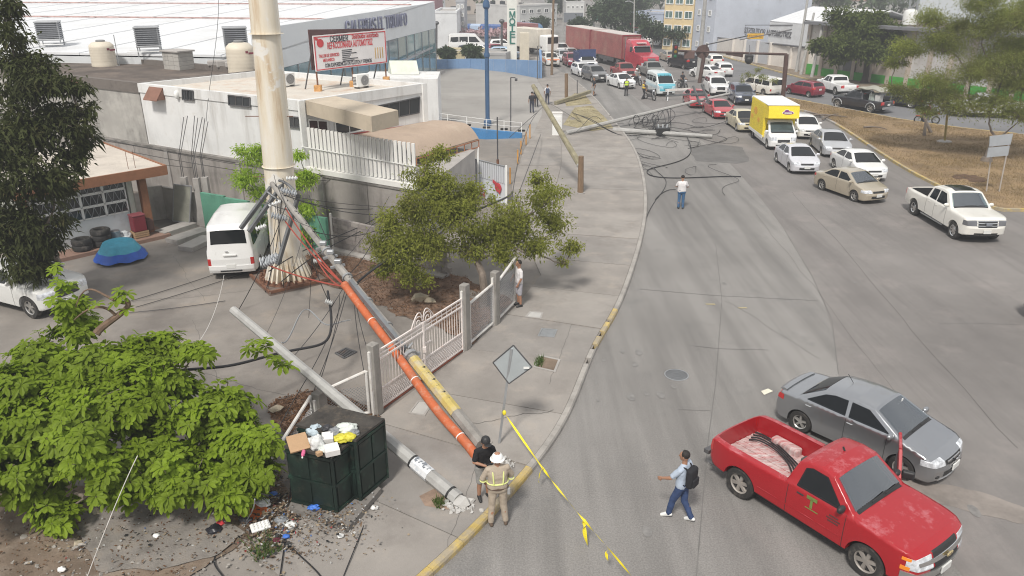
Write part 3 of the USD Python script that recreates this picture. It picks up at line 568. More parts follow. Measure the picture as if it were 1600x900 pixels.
def red_extras(t,E):
 U,L,W=E['U'],E['L'],E['W']
 wipers(t,E,.708,1.25)
 X=L/2
 part(t,'grille_bar',E['fin'](E['solid'](E['skin'].buffer(.015).intersection(sbox(U(.95),.83,L,.91)),-.96,.96)),CHROME,smooth=40)
 part(t,'emblem',[rbx((X+.02,0,.87),(.03,.20,.06),.01),rbx((X+.02,0,.87),(.03,.07,.09),.01)],mat('emblem_gold',(.55,.45,.25),rough=.3,metal=.6))
 for s_ in(-1,1):
  y=(.76,E['ye']+.006)if s_>0 else(-E['ye']-.006,-.76)
  part(t,'corner_lamp',E['fin'](E['solid'](E['skin'].buffer(.004).intersection(sbox(U(.925),.93,U(.965),1.0)),*y)),AMBER)
  part(t,'indicator',E['fin'](E['solid'](E['skin'].buffer(.004).intersection(sbox(U(.925),.70,U(.965),.79)),*y)),AMBER)
  part(t,'side_trim',E['fin'](E['solid'](sbox(U(.29),.60,U(.685),.625).union(sbox(U(.71),0,U(.711),.1)).intersection(E['body2']),*((.93,1.008)if s_>0 else(-1.008,-.93)))),E['bm'])
 part(t,'antenna',tube([(U(.53),.1,1.79),(U(.52),.1,1.87)],.02,6),BLACKP)
 o=E['warp'](np.array([[U(.545),-E['hw0'],.97]]))[0]+V(0,-.004,0)
 grn=mat('faded_green_print',(.14,.19,.05),rough=.7,var=.3)
 part(t,'door_emblem',[bx(o+V(.0,0,.02),(.055,.012,.22)),bx(o+V(0,0,.14),(.24,.012,.075)),bx(o+V(.02,0,-.12),(.3,.012,.02))],grn)
 part(t,'door_lettering',[bx(E['warp'](np.array([[U(.645),-E['hw0'],z]]))[0]+V(0,-.004,0),(w,.012,.03))for z,w in((.99,.2),(.92,.3),(.85,.24))],mat('dark_print',(.10,.03,.03),rough=.8))
 hx,hy=U(.69),W/2-.02;d=sub(t,'open_door',(hx,hy,0),math.radians(-62))
 dl=1.22
 part(d,'door_panel',[rbx((-dl/2,.0,.84),(dl,.09,.74),.03)],E['bm'],smooth=30)
 fr=[V(-.02,0,1.2),V(-.42,-.07,1.66),V(-1.08,-.09,1.68),V(-1.2,0,1.2)]
 part(d,'window_frame',[beam(fr[i],fr[i+1],.05,.06)for i in range(3)],E['bm'])
 part(d,'window',[hexa([p+V(0,-.006,0)for p in(fr[0],fr[3],fr[2],fr[1])],[p+V(0,.006,0)for p in(fr[0],fr[3],fr[2],fr[1])])],GLASS)
 part(d,'mirror',[rbx((-.2,.16,1.22),(.12,.26,.2),.05),bx((-.2,.05,1.18),(.07,.1,.05))],BLACKP,smooth=30)
 part(d,'trim',rbx((-dl/2,-.055,.84),(dl*.9,.03,.6),.01),mat('door_trim',(.11,.1,.1),rough=.8))
 part(t,'tow_hook',[bx((-L/2-.09,.0,.52),(.2,.3,.05)),bx((-L/2-.12,0,.56),(.14,W*.8,.10))],STEEL)
 part(t,'exhaust_pipe',tube([(-L/2+.5,-W*.4,.42),(-L/2+.08,-W*.44,.40)],.035,8),STEEL)
vehicle('regpickup','red_pickup','faded red pickup with empty bed and the driver door standing open',FADED,wheels=((1157,777),(1346,897)),cat='pickup truck',fine=.075,spokes=6,interior=True,extras=red_extras,S=dict(bedmat=BEDM,handle=BLACKP,mirmat=BLACKP,bump=(.42,.66),bumpmat=BUMPM,lg=(.66,.72),hl=(.945,.72,1.0)),glass=GLASS,rim=mat('dull_rim',(.36,.33,.3),rough=.5,metal=.5,var=.25))
coil=thing('cable_coil','black cable bundle lying in the bed of the red pickup','cable',loc=LAST['c'],rz=LAST['az'])
for k in range(4):
 o=.13*k;q=[V(-2.42+.04*k,.66-o,.69),V(-1.9,.64-.7*o,.73+.01*k),V(-1.2,.42-.5*o,.71),V(-.66-.03*k,.12-.8*o,.70),V(-.6,-.5+.3*o,.69)]
 part(coil,'strand',tube(curve(q,24),.019,6),WIRE)
GREYP=('grey_car_paint',(.37,.38,.395),.25,.6,.85)
def grey_extras(t,E):
 wipers(t,E,.765,1.02)
 X=E['L']/2
 part(t,'grille_bar',E['fin'](E['solid'](E['skin'].buffer(.012).intersection(sbox(E['U'](.95),.66,9,.69)),-.42,.42)),CHROME)
 part(t,'grille_bar',E['fin'](E['solid'](E['skin'].buffer(.012).intersection(sbox(E['U'](.95),.58,9,.61)),-.42,.42)),CHROME)
 part(t,'emblem',rbx((X+.01,0,.635),(.03,.1,.1),.02),CHROME)
 part(t,'spoiler',E['fin'](E['solid'](Polygon([(E['U'](.0)+.02,.955),(E['U'](.03),1.02),(E['U'](.06),1.015),(E['U'](.05),.95)]),-.86,.86)),E['bm'],smooth=40)
 part(t,'antenna',tube([(E['U'](.37),.1,1.47),(E['U'](.33),.12,1.64)],.008,5),BLACKP)
 part(t,'inspection_sticker',[bx(E['warp'](np.array([[E['U'](.63),.55*E['hw0'],1.365]]))[0]+V(.02,0,.03),(.01,.07,.07))],WHITEP)
 for s_ in(-1,1):
  part(t,'fog_lamp',ell((X-.16,s_*.60,.36),(.08,.1,.06)),BLACKP)
 part(t,'bumper_trim',E['fin'](E['solid'](E['skin'].buffer(.014).intersection(sbox(E['U'](.93),.245,9,.285)),-.8,.8)),mat('silver_trim',(.5,.5,.5),rough=.3,metal=.7))
gp=[g(1243,675),g(1393,752)]
vehicle('sedan','grey_sedan','metallic grey sedan close behind the red pickup',GREYP,wheels=((1253,676),(1399,744)),fine=.075,interior=True,extras=grey_extras,S=dict(handle=CHROME,L=4.3,H=1.5))
# buildings on the left
def vp(px,py,p,q,off=0.0):
 """Point of the photograph on the vertical plane through p and q (off metres towards the camera)."""
 d=_ray(px,py);u=unit(V(q[0]-p[0],q[1]-p[1],0));n=V(-u[1],u[0],0)
 if n@V(-p[0],-p[1],0)<0:n=-n
 o=V(p[0],p[1],0)+n*off;t=(n@(o-V(0,0,CAMH)))/(n@d)
 return V(0,0,CAMH)+d*t
def quadwin(t,p,q,corners,name='window',glass=GLASS2,fr=WHITEP,fw=.06,nx=1,ny=1,off=.0,proud=.03,depth=.05,bars=0):
 """Window in a wall plane: corners TL TR BR BL in photo pixels, pane set behind a frame with nx x ny lights."""
 c=[vp(x,y,p,q,off)for x,y in corners]
 win3(t,c,name,glass,fr,fw,nx,ny,proud,depth,bars)
def win3(t,c,name='window',glass=GLASS2,fr=WHITEP,fw=.06,nx=1,ny=1,proud=.03,depth=.05,bars=0):
 c=[V(*a)for a in c];n=unit(np.cross(c[1]-c[0],c[3]-c[0]))
 if n@(V(0,0,CAMH)-c[0])<0:n=-n
 w=sub(t,name)
 L_=lambda u,v:(c[0]*(1-u)+c[1]*u)*(1-v)+(c[3]*(1-u)+c[2]*u)*v
 part(w,'pane',hexa([a-n*.03 for a in c],[a+n*.006 for a in c]),glass)
 if fr is not None:
  fm=[beam(c[i]+n*proud*.5,c[(i+1)%4]+n*proud*.5,fw,depth,up=n)for i in range(4)]
  part(w,'frame',fm,fr)
  for i in range(1,nx):part(w,'mullion',beam(L_(i/nx,0)+n*.01,L_(i/nx,1)+n*.01,fw*.7,depth*.8,up=n),fr)
  for j in range(1,ny):part(w,'mullion',beam(L_(0,j/ny)+n*.012,L_(1,j/ny)+n*.012,fw*.7,depth*.8,up=n),fr)
 if bars:
  for i in range(1,bars):part(w,'bar',beam(L_(i/bars,0)+n*.05,L_(i/bars,1)+n*.05,.02,.02,up=n),STEEL)
 return w
def wall_between(p,q,z0,z1,th=.2,inner=None):
 u=unit(V(q[0]-p[0],q[1]-p[1],0));n=V(u[1],-u[0],0)
 b=[V(p[0],p[1],z0),V(q[0],q[1],z0),V(q[0],q[1],z0)+n*th,V(p[0],p[1],z0)+n*th]
 if np.cross(b[1]-b[0],b[3]-b[0])[2]<0:b=[b[1],b[0],b[3],b[2]]
 return hexa(b,[a+V(0,0,z1-z0)for a in b])
ZT=5.95
A=g(480,267,2.8);C0=g(227,225,2.8);dirL=unit(V(*(C0-A)[:2],0));A=V(A[0],A[1],0)
B=g(664,130,ZT);B=V(B[0],B[1],0);dirR=unit(B-A)
C=vp(213,120,A,A+dirL);C=V(C[0],C[1],0)
D=C+(B-A)*1.02
CL=A+dirL*34
WSTUC=mat('white_stucco',(.66,.66,.65),rough=.85,var=.07,scale=.8,bump=.25,dirt=[((.33,.31,.28),.34,.9,(1.3,1.3,.14)),((.5,.46,.4),.2,1.8)])
GSTUC=mat('stained_render',(.34,.325,.30),rough=.92,var=.2,scale=.5,bump=.45,dirt=[((.10,.095,.09),.40,.9,(1,1,.3)),((.52,.5,.46),.42,.6)])
BLKW=mat('block_wall_render',(.31,.285,.265),rough=.93,var=.18,scale=.6,bump=.5,dirt=[((.06,.055,.05),.38,.8,(1.2,1.2,.25)),((.40,.38,.35),.25,.8)])
ROOFD=mat('dark_roof',(.105,.085,.072),rough=.95,var=.35,scale=.5,bump=.5,dirt=[((.19,.15,.12),.4,.5),((.05,.045,.04),.3,.8)])
ROOFC=mat('cream_roof',(.56,.52,.46),rough=.9,var=.12,scale=.6,bump=.3,dirt=[((.42,.20,.08),.36,.9),((.3,.27,.23),.25,.6)])
RUST=mat('rusty_steel',(.16,.075,.045),rough=.85,var=.35,scale=5,bump=.4)
outn=V(-dirL[1],dirL[0],0)
if outn@A>0:outn=-outn
outr=V(dirR[1],-dirR[0],0)
if outr@V(1,-1,0)<0:outr=-outr
gw=thing('block_wall','long grey stained wall below the white building','wall')
E_=A-dirL*6.4
nseg=15
for i in range(nseg):
 a,b=CL+(E_-CL)*(i/nseg)+outn*.02,CL+(E_-CL)*((i+1)/nseg-.0008)+outn*.02
 part(gw,'panel',wall_between(a,b,.05,2.72+rnd.uniform(-.02,.02),.16),BLKW)
 if i%2:part(gw,'pier',bx((a+outn*.12)[:2].tolist()+[1.38],(.26,.22,2.62),math.atan2(dirL[1],dirL[0])),CONC)
part(gw,'coping',beam(CL+outn*.06+V(0,0,2.77),E_+outn*.06+V(0,0,2.77),.34,.13),mat('coping',(.22,.205,.19),rough=.95,var=.3,dirt=((.05,.05,.045),.5,1.2)))
wb=thing('white_building','white two-storey parts shop with a billboard on its flat roof','building')
body=[wall_between(C,A,2.84,ZT,-.22),wall_between(A,B,2.84,ZT,.0)]
foot=Polygon([tuple(q[:2])for q in(A,B,D,C)])
part(wb,'wall',prism(foot.buffer(-.02,join_style=2),.1,ZT-.30),WSTUC)
part(wb,'parapet',prism(foot.buffer(.03,join_style=2).difference(foot.buffer(-.22,join_style=2)),ZT-.45,ZT),WSTUC)
part(wb,'roof',sheet(foot.buffer(-.2),ZT-.27),ROOFC)
for f_ in(.0,.985):
 p=A+(B-A)*f_+outr*.05
 part(wb,'pilaster',bx((p[0],p[1],(2.84+ZT)/2),(.3,.12,ZT-2.84),math.atan2(dirR[1],dirR[0])),WHITEP)
p0_,p1_=A+outr*.04,B+outr*.04
part(wb,'red_trim',beam(vp(500,217,A,B,.03),vp(666,192,A,B,.03),.04,.06),mat('red_trim',(.30,.07,.06),rough=.7))
part(wb,'terrace',prism(Polygon([tuple(q[:2])for q in(A+outr*.05,A-dirL*6.3,V(-2.9,34.6,0),V(-1.9,39.0,0),B+outr*.05)]).buffer(0),.2,2.8),CONC)
quadwin(wb,A,B,[(590,165.5),(655.5,151.5),(654.5,176),(592,189)],nx=4,fr=STEEL,fw=.05)
quadwin(wb,A,B,[(523,191),(566,189),(567,203),(525,212)],nx=2,fr=WHITEP)
quadwin(wb,A,B,[(481,187),(511,189),(512,209),(486,222)],name='door',glass=mat('brown_door',(.05,.022,.02),rough=.5,var=.2),fr=WHITEP,nx=2)
quadwin(wb,C,A,[(285,140),(302,142),(302.5,157),(285.5,155.5)],fr=STEEL,nx=2,fw=.05,off=.045,bars=4)
quadwin(wb,C,A,[(357,148.5),(391,152.5),(391,167),(358,164)],fr=STEEL,nx=3,fw=.05,off=.045)
quadwin(wb,C,A,[(447,181.5),(472,184),(473,200),(448,197)],fr=STEEL,nx=2,fw=.05,off=.045)
BROWNAW=mat('brown_awning',(.20,.10,.07),rough=.7,var=.2,dirt=((.1,.06,.04),.3,2))
def lean_awning(t,px,name='awning'):
 TL,TR,BR,BL=px
 a,b=vp(*TL,C,A,.0),vp(*TR,C,A,.0);a[2]=b[2]=max(a[2],b[2]);h=.62
 o=outn*.5
 v=[a,b,b+o-V(0,0,h),a+o-V(0,0,h)]
 part(t,name,hexa([q-V(0,0,.03)for q in v],v),BROWNAW)
 for q0,q1 in((v[0],v[3]),(v[1],v[2])):
  m=V(q0[0],q0[1],q1[2]);part(t,name+'_cheek',hexa([q0,q1,m,m+dirL*.02],[q0+dirL*.02,q1+dirL*.02,m+dirL*.02,m+dirL*.04]),BROWNAW)
 part(t,'window',[hexa([a-V(0,0,.1)+outn*.03,b-V(0,0,.1)+outn*.03,b-V(0,0,h)+outn*.03,a-V(0,0,h)+outn*.03],[a-V(0,0,.1)+outn*.05,b-V(0,0,.1)+outn*.05,b-V(0,0,h)+outn*.05,a-V(0,0,h)+outn*.05])],GLASS2)
lean_awning(wb,[(234,134),(255,136),(0,0),(0,0)])
pl=vp(276,148,C,A,.08);part(wb,'wall_lamp',ell(pl,(.13,.13,.2)),WHITEP,smooth=True)
AW=mat('beige_canvas',(.47,.40,.31),rough=.9,var=.1,scale=1,dirt=((.3,.25,.19),.25,1.2))
cz=float(vp(477,157,A,B,.06)[2])
k1,k2,k3=g(477,157,cz),g(580,182,cz),g(622,172,cz);k4=k1+(k3-k2)
cb=[V(q[0],q[1],cz-.62)for q in(k1,k2,k3,k4)]
part(wb,'canopy',hexa(cb,[k1,k2,k3,k4]),AW)
def curved_canopy(t):
 P=[A+dirR*1.4,B+dirR*.4];Q=[g(650,236,3.5),g(748,214,3.3)]
 n,m=14,12;vs=[]
 for i in range(n+1):
  for j in range(m+1):
   s_,w=i/n,j/m
   p=(P[0]*(1-w)+P[1]*w)*(1-s_)+(Q[0]*(1-w)+Q[1]*w)*s_
   vs.append([p[0],p[1],4.02+.1*math.sin(s_*math.pi)-.18*s_-.62*max(0,(s_-.68)/.32)**2])
 vs=np.array(vs);f=[]
 for i in range(n):
  for j in range(m):
   a=i*(m+1)+j;f+=[[a,a+1,a+m+2],[a,a+m+2,a+m+1]]
 f=np.array(f);k=len(vs)
 part(t,'canopy',(np.vstack([vs,vs-V(0,0,.06)]),np.vstack([f,f[:,::-1]+k])),mat('brown_canvas',(.40,.31,.24),rough=.9,var=.12,scale=.8,dirt=[((.26,.2,.16),.35,.8),((.5,.42,.33),.25,.7)]),smooth=50)
 OR=mat('orange_truss',(.36,.15,.08),rough=.8,var=.3)
 for w in np.linspace(0,1,9):
  q=Q[0]*(1-w)+Q[1]*w;part(t,'truss_post',beam(V(q[0],q[1],2.75),V(q[0],q[1],3.16),.05,.05),OR)
 for z in(2.78,3.14):part(t,'truss_rail',beam(V(Q[0][0],Q[0][1],z),V(Q[1][0],Q[1][1],z),.06,.05),OR)
 for w in(.02,.98):
  q=Q[0]*(1-w)+Q[1]*w;part(t,'post',beam(V(q[0],q[1],.1),V(q[0],q[1],2.8),.1,.1),WHITEP)
curved_canopy(wb)
SL=mat('white_slat',(.70,.69,.66),rough=.7,var=.06,dirt=((.45,.36,.26),.2,1.5,(1,1,.3)))
sc=thing('slat_screen','white screen of upright concrete fins on top of the grey wall','screen')
part(sc,'base',beam(A+outn*.1+V(0,0,2.93)-dirL*.1,E_+outn*.1+V(0,0,2.93),.30,.22),SL)
p_=A-dirL*.45
for i in range(26):
 q=p_-dirL*.232*i
 part(sc,'slat',bx((q[0]+outn[0]*.1,q[1]+outn[1]*.1,3.93),(.13,.10,1.8-.008*i),math.atan2(dirL[1],dirL[0])+.35),SL)
part(sc,'rail',beam(A+outn*.2+V(0,0,3.95),E_+outn*.2+V(0,0,3.82),.03,.03),WHITEP)
D2=CL+(D-C)
g2=thing('grey_building','grey stained building with a dark flat roof left of the white shop','building')
f2=Polygon([tuple(q[:2])for q in(C+dirL*.03,D,D2+(D-C)*.35,CL+(D-C)*.35-(D-C)*.35)])
f2=Polygon([tuple(q[:2])for q in(C+dirL*.03,D+dirL*.03,CL+(D-C),CL)])
part(g2,'wall',prism(f2.buffer(-.02,join_style=2),.1,ZT-.32),GSTUC)
part(g2,'roof',sheet(f2.buffer(-.2,join_style=2),ZT-.29),ROOFD)
part(g2,'parapet',prism(f2.buffer(.04,join_style=2).difference(f2.buffer(-.25,join_style=2)),ZT-.5,ZT+.02),mat('dark_parapet',(.16,.14,.125),rough=.95,var=.3,dirt=((.05,.045,.04),.45,1.5)))
a,b=vp(104,121,C,A),vp(123,123,C,A)
lean_awning(g2,[(103,121),(124,123),(0,0),(0,0)])
part(g2,'parapet_lump',[rbx(V(*((D+dirL*k*.8)[:2]),ZT+.12),(.7,.4,.34+.1*(k%2)),.08,.4)for k in range(3,7)],CONC)
def tank(px,py,z,h,r,label,lid=True):
 p=g(px,py,z);t=thing('water_tank',label,'water tank',loc=p)
 cm=mat('cream_plastic',(.60,.54,.44),rough=.55,var=.06,dirt=((.4,.34,.27),.2,1.5))
 pr=[(0,0),(r,0),(r*1.02,h*.04),(r,h*.08)]
 for k in range(1,7):pr+=[(r,h*(.08+.11*k-.02)),(r*.985,h*(.08+.11*k)),(r,h*(.08+.11*k+.02))]
 pr+=[(r*.97,h*.84),(r*.72,h*.95),(r*.42,h*.98),(0,h*.985)]
 part(t,'body',lathe(pr,36),cm,smooth=40)
 part(t,'lid',lathe([(0,h*.97),(r*.38,h*.97),(r*.38,h*1.03),(r*.3,h*1.05),(0,h*1.05)],24),mat('tank_lid',(.2,.2,.2),rough=.6))
 d=unit(V(-p[0],-p[1],0));a=math.atan2(d[1],d[0]);q=V(math.cos(a+.5),math.sin(a+.5),0)*(r+.006)
 part(t,'logo',mv(cat_([bx((0,0,h*.70),(.01,.16,.12)),bx((0,.28,h*.66),(.01,.34,.10))]),q,a+.5),mat('tank_logo',(.2,.04,.06),rough=.6))
 part(t,'pipe',tube([(r*.9,0,0),(r*1.25,0,0),(r*1.25,0,h*1.25)],.025,6),GALV)
 return t
tank(164,103,ZT-.29,1.52,.74,'cream plastic water tank standing alone on the dark roof')
tank(379,115,ZT-.27,1.80,.78,'cream plastic water tank half hidden behind the tall column')
p=g(281,108,ZT-.29);t=thing('roof_cistern','grey block cistern on the dark roof edge','cistern',loc=p,rz=math.atan2(dirL[1],dirL[0]))
for k in range(4):
 for j in range(3):part(t,'block',rbx((-.5+j*.5,0,.13+k*.26),(.485,1.1,.25),.012),GSTUC)
part(t,'cover',rbx((0,0,1.1),(1.7,1.3,.1),.02),CONC)
for px,py,lab in((565,137,'white air conditioner outdoor unit under the billboard'),(449,135,'white air conditioner outdoor unit just right of the column')):
 p=g(px,py,ZT-.25);t=thing('air_conditioner',lab,'air conditioner',loc=p,rz=math.atan2(dirR[1],dirR[0]))
 part(t,'casing',rbx((0,0,.38),(.82,.32,.62),.03),WHITEP)
 part(t,'fan_guard',mv(lathe([(.23,0),(.25,.02),(.23,.03),(.05,.03),(.05,.02),(.2,.0),(.23,0)],24),(.1,-.17,.38),M=[[1,0,0],[0,0,-1],[0,1,0]]),mat('fan_grey',(.2,.2,.2),rough=.6))
 part(t,'louvre',[bx((-.42,0,.2+.07*k),(.02,.25,.03))for k in range(6)],STEEL,kind='stuff')
 for s_ in(-.3,.3):part(t,'foot',bx((s_,0,.03),(.06,.36,.08)),STEEL)
bp,bq=g(497,143,ZT-.27),g(605,129,ZT-.27)
bb=thing('billboard','white shop billboard with red and black lettering on steel legs','billboard')
c4=[vp(x,y,bp,bq,.0)for x,y in((490,57),(603,47.5),(605.5,99),(494,113))]
xd=unit((c4[1]-c4[0]+c4[2]-c4[3])/2);ud=V(0,0,1);bn=unit(np.cross(xd,ud));bn=bn if bn@-bp>0 else-bn
zt_,zb_=(c4[0][2]+c4[1][2])/2,(c4[2][2]+c4[3][2])/2;o=V(c4[3][0],c4[3][1],zb_);bw=hyp((c4[2]-c4[3])[:2]);bh=zt_-zb_
pos2=lambda u,v,d=0.:o+xd*u*bw+ud*v*bh+bn*d
part(bb,'panel',hexa([pos2(0,0,-.05),pos2(1,0,-.05),pos2(1,0,0),pos2(0,0,0)],[pos2(0,1,-.05),pos2(1,1,-.05),pos2(1,1,0),pos2(0,1,0)]),mat('sign_white',(.68,.66,.66),rough=.6,var=.06,dirt=((.55,.42,.25),.2,1.4,(1.5,1.5,.2))))
REDP=mat('sign_red',(.50,.06,.07),rough=.6,var=.25);BLKP=mat('sign_black',(.06,.06,.07),rough=.6,var=.4)
for v in(.035,.955):part(bb,'border',beam(pos2(.01,v,.006),pos2(.99,v,.006),.012,.045),REDP)
for u in(.012,.985):part(bb,'border',beam(pos2(u,.03,.007),pos2(u,.96,.007),.05,.012,up=bn),REDP)
for s_,u,v,h,w,m_ in(('CERMER',.21,.78,.30,1.15,BLKP),('Distribuidor autorizado',.51,.82,.2,1.75,REDP),('REFACCIONARIA AUTOMOTRIZ',.17,.60,.30,2.9,REDP),('TALLER DE SERVICIO',.05,.38,.14,1.25,REDP),('MECANICO',.1,.25,.14,.7,REDP),('CON EXPERIENCIA EN CLUTCH Y FRENOS',.12,.085,.18,3.0,BLKP)):
 part(bb,'lettering',text(s_,h,pos2(u,v,.004),xd,ud,.01,True,w),m_)
for k in range(7):part(bb,'lettering_line',beam(pos2(.36,.52-.052*k,.006),pos2(.36+rnd.uniform(.1,.22),.52-.052*k,.006),.01,.045),BLKP)
part(bb,'emblem',poly_on(Point(0,0).buffer(.2).union(Polygon([(-.28,.16),(-.3,.3),(-.1,.22),(-.05,.1)])),pos2(.085,.78,.004),xd,ud,.012),REDP)
for k in range(4):part(bb,'rust_streak',beam(pos2(.83+k*.035,.17,.005),pos2(.83+k*.035,.5,.005),.06,.006,up=bn),mat('rust_streak',(.5,.33,.13),rough=.8,var=.3))
bback=unit(D-C)*0+unit(V(-xd[1],xd[0],0));bback=bback if bback@bp>0 else-bback
sp=[pos2(0,0,-.06)+bback*.6+xd*.25,pos2(1,0,-.06)+bback*.1,pos2(1,1,-.06)+bback*.1,pos2(0,1,-.06)+bback*.6+xd*.25]
part(bb,'back_panel',hexa([sp[0],sp[1],sp[1]+bback*.06,sp[0]+bback*.06],[sp[3]+V(0,0,.25),sp[2]+V(0,0,.06),sp[2]+bback*.06+V(0,0,.06),sp[3]+bback*.06+V(0,0,.25)]),mat('sign_back',(.10,.055,.055),rough=.8,var=.3))
for u in(.02,.5,.985):
 q=pos2(u,0,-.1);part(bb,'leg',beam(V(q[0],q[1],ZT-.3),pos2(u,1,-.1),.07,.07),RUST)
 r_=q+bback*1.1;part(bb,'brace',beam(V(r_[0],r_[1],ZT-.3),pos2(u,.9,-.1),.05,.05),STEEL)
 part(bb,'footing',rbx((q[0],q[1],ZT-.17),(.34,.34,.4),.02),mat('rusty_footing',(.55,.3,.12),rough=.9,var=.4,scale=4))
t=thing('roof_skylight','pale pitched cover on the low roof beside the glass hall','roof');q0=g(612,116,4.2);q1=g(655,116,4.2);bk=V(-.5,1.4,0)
part(t,'pitched_cover',[hexa([q0,q1,q1+bk,q0+bk],[q0+bk*.45+V(0,0,.9),q1+bk*.45+V(0,0,.9),q1+bk*.5+V(0,0,.92),q0+bk*.5+V(0,0,.92)])],mat('pale_sheet',(.55,.58,.5),rough=.6))
part(t,'low_roof',prism(Polygon([tuple((q0+V(-2,-2.2,0))[:2]),tuple((q1+V(1.6,-2.6,0))[:2]),tuple((q1+V(1.4,2,0))[:2]),tuple((q0+V(-2,2,0))[:2])]),.1,4.18),WSTUC)
# big hall with a glass front
gal=thing('exhibition_hall','huge white metal-roofed hall with glass front and name lettering','building')
F1=g(440,40,7.9);F2=g(679,6,7.9);F1=V(F1[0],F1[1],0);F2=V(F2[0],F2[1],0);fd=unit(F2-F1);F0=F1-fd*4
lf=V(-fd[1],fd[0],0);lf=lf if lf[0]<0 else-lf
MET=mat('white_metal_roof',(.66,.67,.68),rough=.5,var=.05,scale=.3,dirt=((.5,.49,.47),.3,.25))
MET2=mat('white_metal_wall',(.60,.62,.63),rough=.55,var=.05,scale=.3,dirt=((.45,.45,.44),.25,.3))
W_=75.0
eave,ridge=6.6,8.6
def roofpt(u,v):
 return F0+fd*u+lf*v+V(0,0,7.3)
Lf=hyp(F2-F0)
nearL=F0+lf*W_
def rp(p,v):
 return V(p[0],p[1],v)
c_near,c_far=F0+V(0,0,6.3),F2+V(0,0,7.2)
def roof_z(u):return 6.3+1.9*u
npan=30
for k in range(npan):
 v0,v1=W_*k/npan,W_*(k+.985)/npan
 a,b,c,d=F0+lf*v0,F0+lf*v1,F2+lf*v1,F2+lf*v0
 top=[V(a[0],a[1],roof_z(0)),V(d[0],d[1],roof_z(1)),V(c[0],c[1],roof_z(1)),V(b[0],b[1],roof_z(0))]
 part(gal,'roof_sheet',hexa([q-V(0,0,.12)for q in top],[q+V(0,0,.03*(k%2))for q in top]),MET)
for u in(.50,.86):
 a,b=F0+(F2-F0)*u+lf*1,F0+(F2-F0)*u+lf*W_
 part(gal,'ridge_line',beam(V(a[0],a[1],roof_z(u)+.1),V(b[0],b[1],roof_z(u)+.1),.12,.12),mat('ridge_red',(.40,.27,.25),rough=.8,var=.4,scale=2))
part(gal,'wall',prism(Polygon([tuple(q[:2])for q in(F0+lf*.3,F0+lf*W_,F2+lf*W_,F2+lf*.3)]),0,6.1),MET2)
fn=V(fd[1],-fd[0],0);fn=fn if fn[0]>0 else-fn
fz=lambda px,py:vp(px,py,F1,F2)
fa=[fz(430,108),fz(681,44),fz(679,4),fz(430,41)]
fa[0]=F0+V(0,0,5.2);fa[3]=F0+V(0,0,7.9)
part(gal,'fascia',hexa([fa[0],fa[1],fa[1]-fn*.3,fa[0]-fn*.3],[fa[3],fa[2],fa[2]-fn*.3,fa[3]-fn*.3]),MET2)
tl,tr_=fz(539,57),fz(635,39);hh_=1.18
td=unit(tr_-tl)
part(gal,'lettering',text('GALERIAS EL TRIUNFO',hh_,fz(539,57)+fn*.02,td,V(0,0,1),.12,False,hyp(fz(635,39)-fz(539,57))),mat('sign_blue_grey',(.22,.23,.32),rough=.6))
GL=mat('facade_glass',(.10,.16,.18),rough=.08,var=.35,scale=.35,spec=.7,coat=.3,stretch=(1,1,.25))
ng=15
for k in range(ng):
 u0,u1=k/ng,(k+.94)/ng
 lo0,lo1=F0+(F2-F0)*u0,F0+(F2-F0)*u1
 zt0,zt1=fa[0][2]+(fa[1][2]-fa[0][2])*u0-.02,fa[0][2]+(fa[1][2]-fa[0][2])*u1-.02
 for z0,z1 in((.3,.48),(.5,1.0)):
  part(gal,'pane',hexa([lo0+V(0,0,zt0*z0*2-zt0*.6 if z0==.3 else zt0*.5),lo1+V(0,0,zt1*z0*2-zt1*.6 if z0==.3 else zt1*.5),lo1-fn*.05+V(0,0,0 if z0==.3 else zt1*.5),lo0-fn*.05+V(0,0,0 if z0==.3 else zt0*.5)],[lo0+V(0,0,zt0*z1),lo1+V(0,0,zt1*z1),lo1-fn*.05+V(0,0,zt1*z1),lo0-fn*.05+V(0,0,zt0*z1)]),GL)
 part(gal,'mullion',beam(lo1+fn*.02+V(0,0,.05),lo1+fn*.02+V(0,0,zt1),.10,.1),GALV)
part(gal,'ramp_rail',beam(vp(622,99,F1,F2,.5),vp(676,74,F1,F2,.5),.1,.2),GALV)
part(gal,'plinth',beam(F0+fn*.5+V(0,0,.2),F2+fn*.5+V(0,0,.2),.9,.3),CONC)
for px,py,lab in((82,72,'grey louvred evaporative cooler on the white hall roof, leftmost'),(235,83,'grey louvred evaporative cooler behind the roof cistern and tank'),(371,84,'grey louvred cooler on the hall roof just left of the column')):
 zc=7.0;p=g(px,py,zc)
 for _ in range(4):
  u=np.clip(((p-F0)@fd)/Lf,0,1);p=g(px,py,roof_z(u))
 t=thing('evaporative_cooler',lab,'air cooler',loc=p,rz=.35)
 part(t,'top',rbx((0,0,1.62),(1.5,1.5,.1),.03),GALV);part(t,'tray',rbx((0,0,.46),(1.45,1.45,.12),.03),GALV)
 part(t,'core',bx((0,0,1.05),(1.3,1.3,1.05)),mat('cooler_grey',(.16,.17,.18),rough=.7))
 for k in range(8):part(t,'louvre',[bx((0,0,.6+k*.125),(1.46,1.46,.035))],mat('louvre_grey',(.3,.31,.33),rough=.5))
 for sx in(-1,1):
  for sy in(-1,1):part(t,'leg',beam((sx*.66,sy*.66,-.15),(sx*.66,sy*.66,1.6),.07,.07),GALV)
 part(t,'frame',[beam((-1.3,-.7,.15),(.8,-.7,.15),.05,.05),beam((-1.3,.7,.15),(.8,.7,.15),.05,.05)],WHITEP)
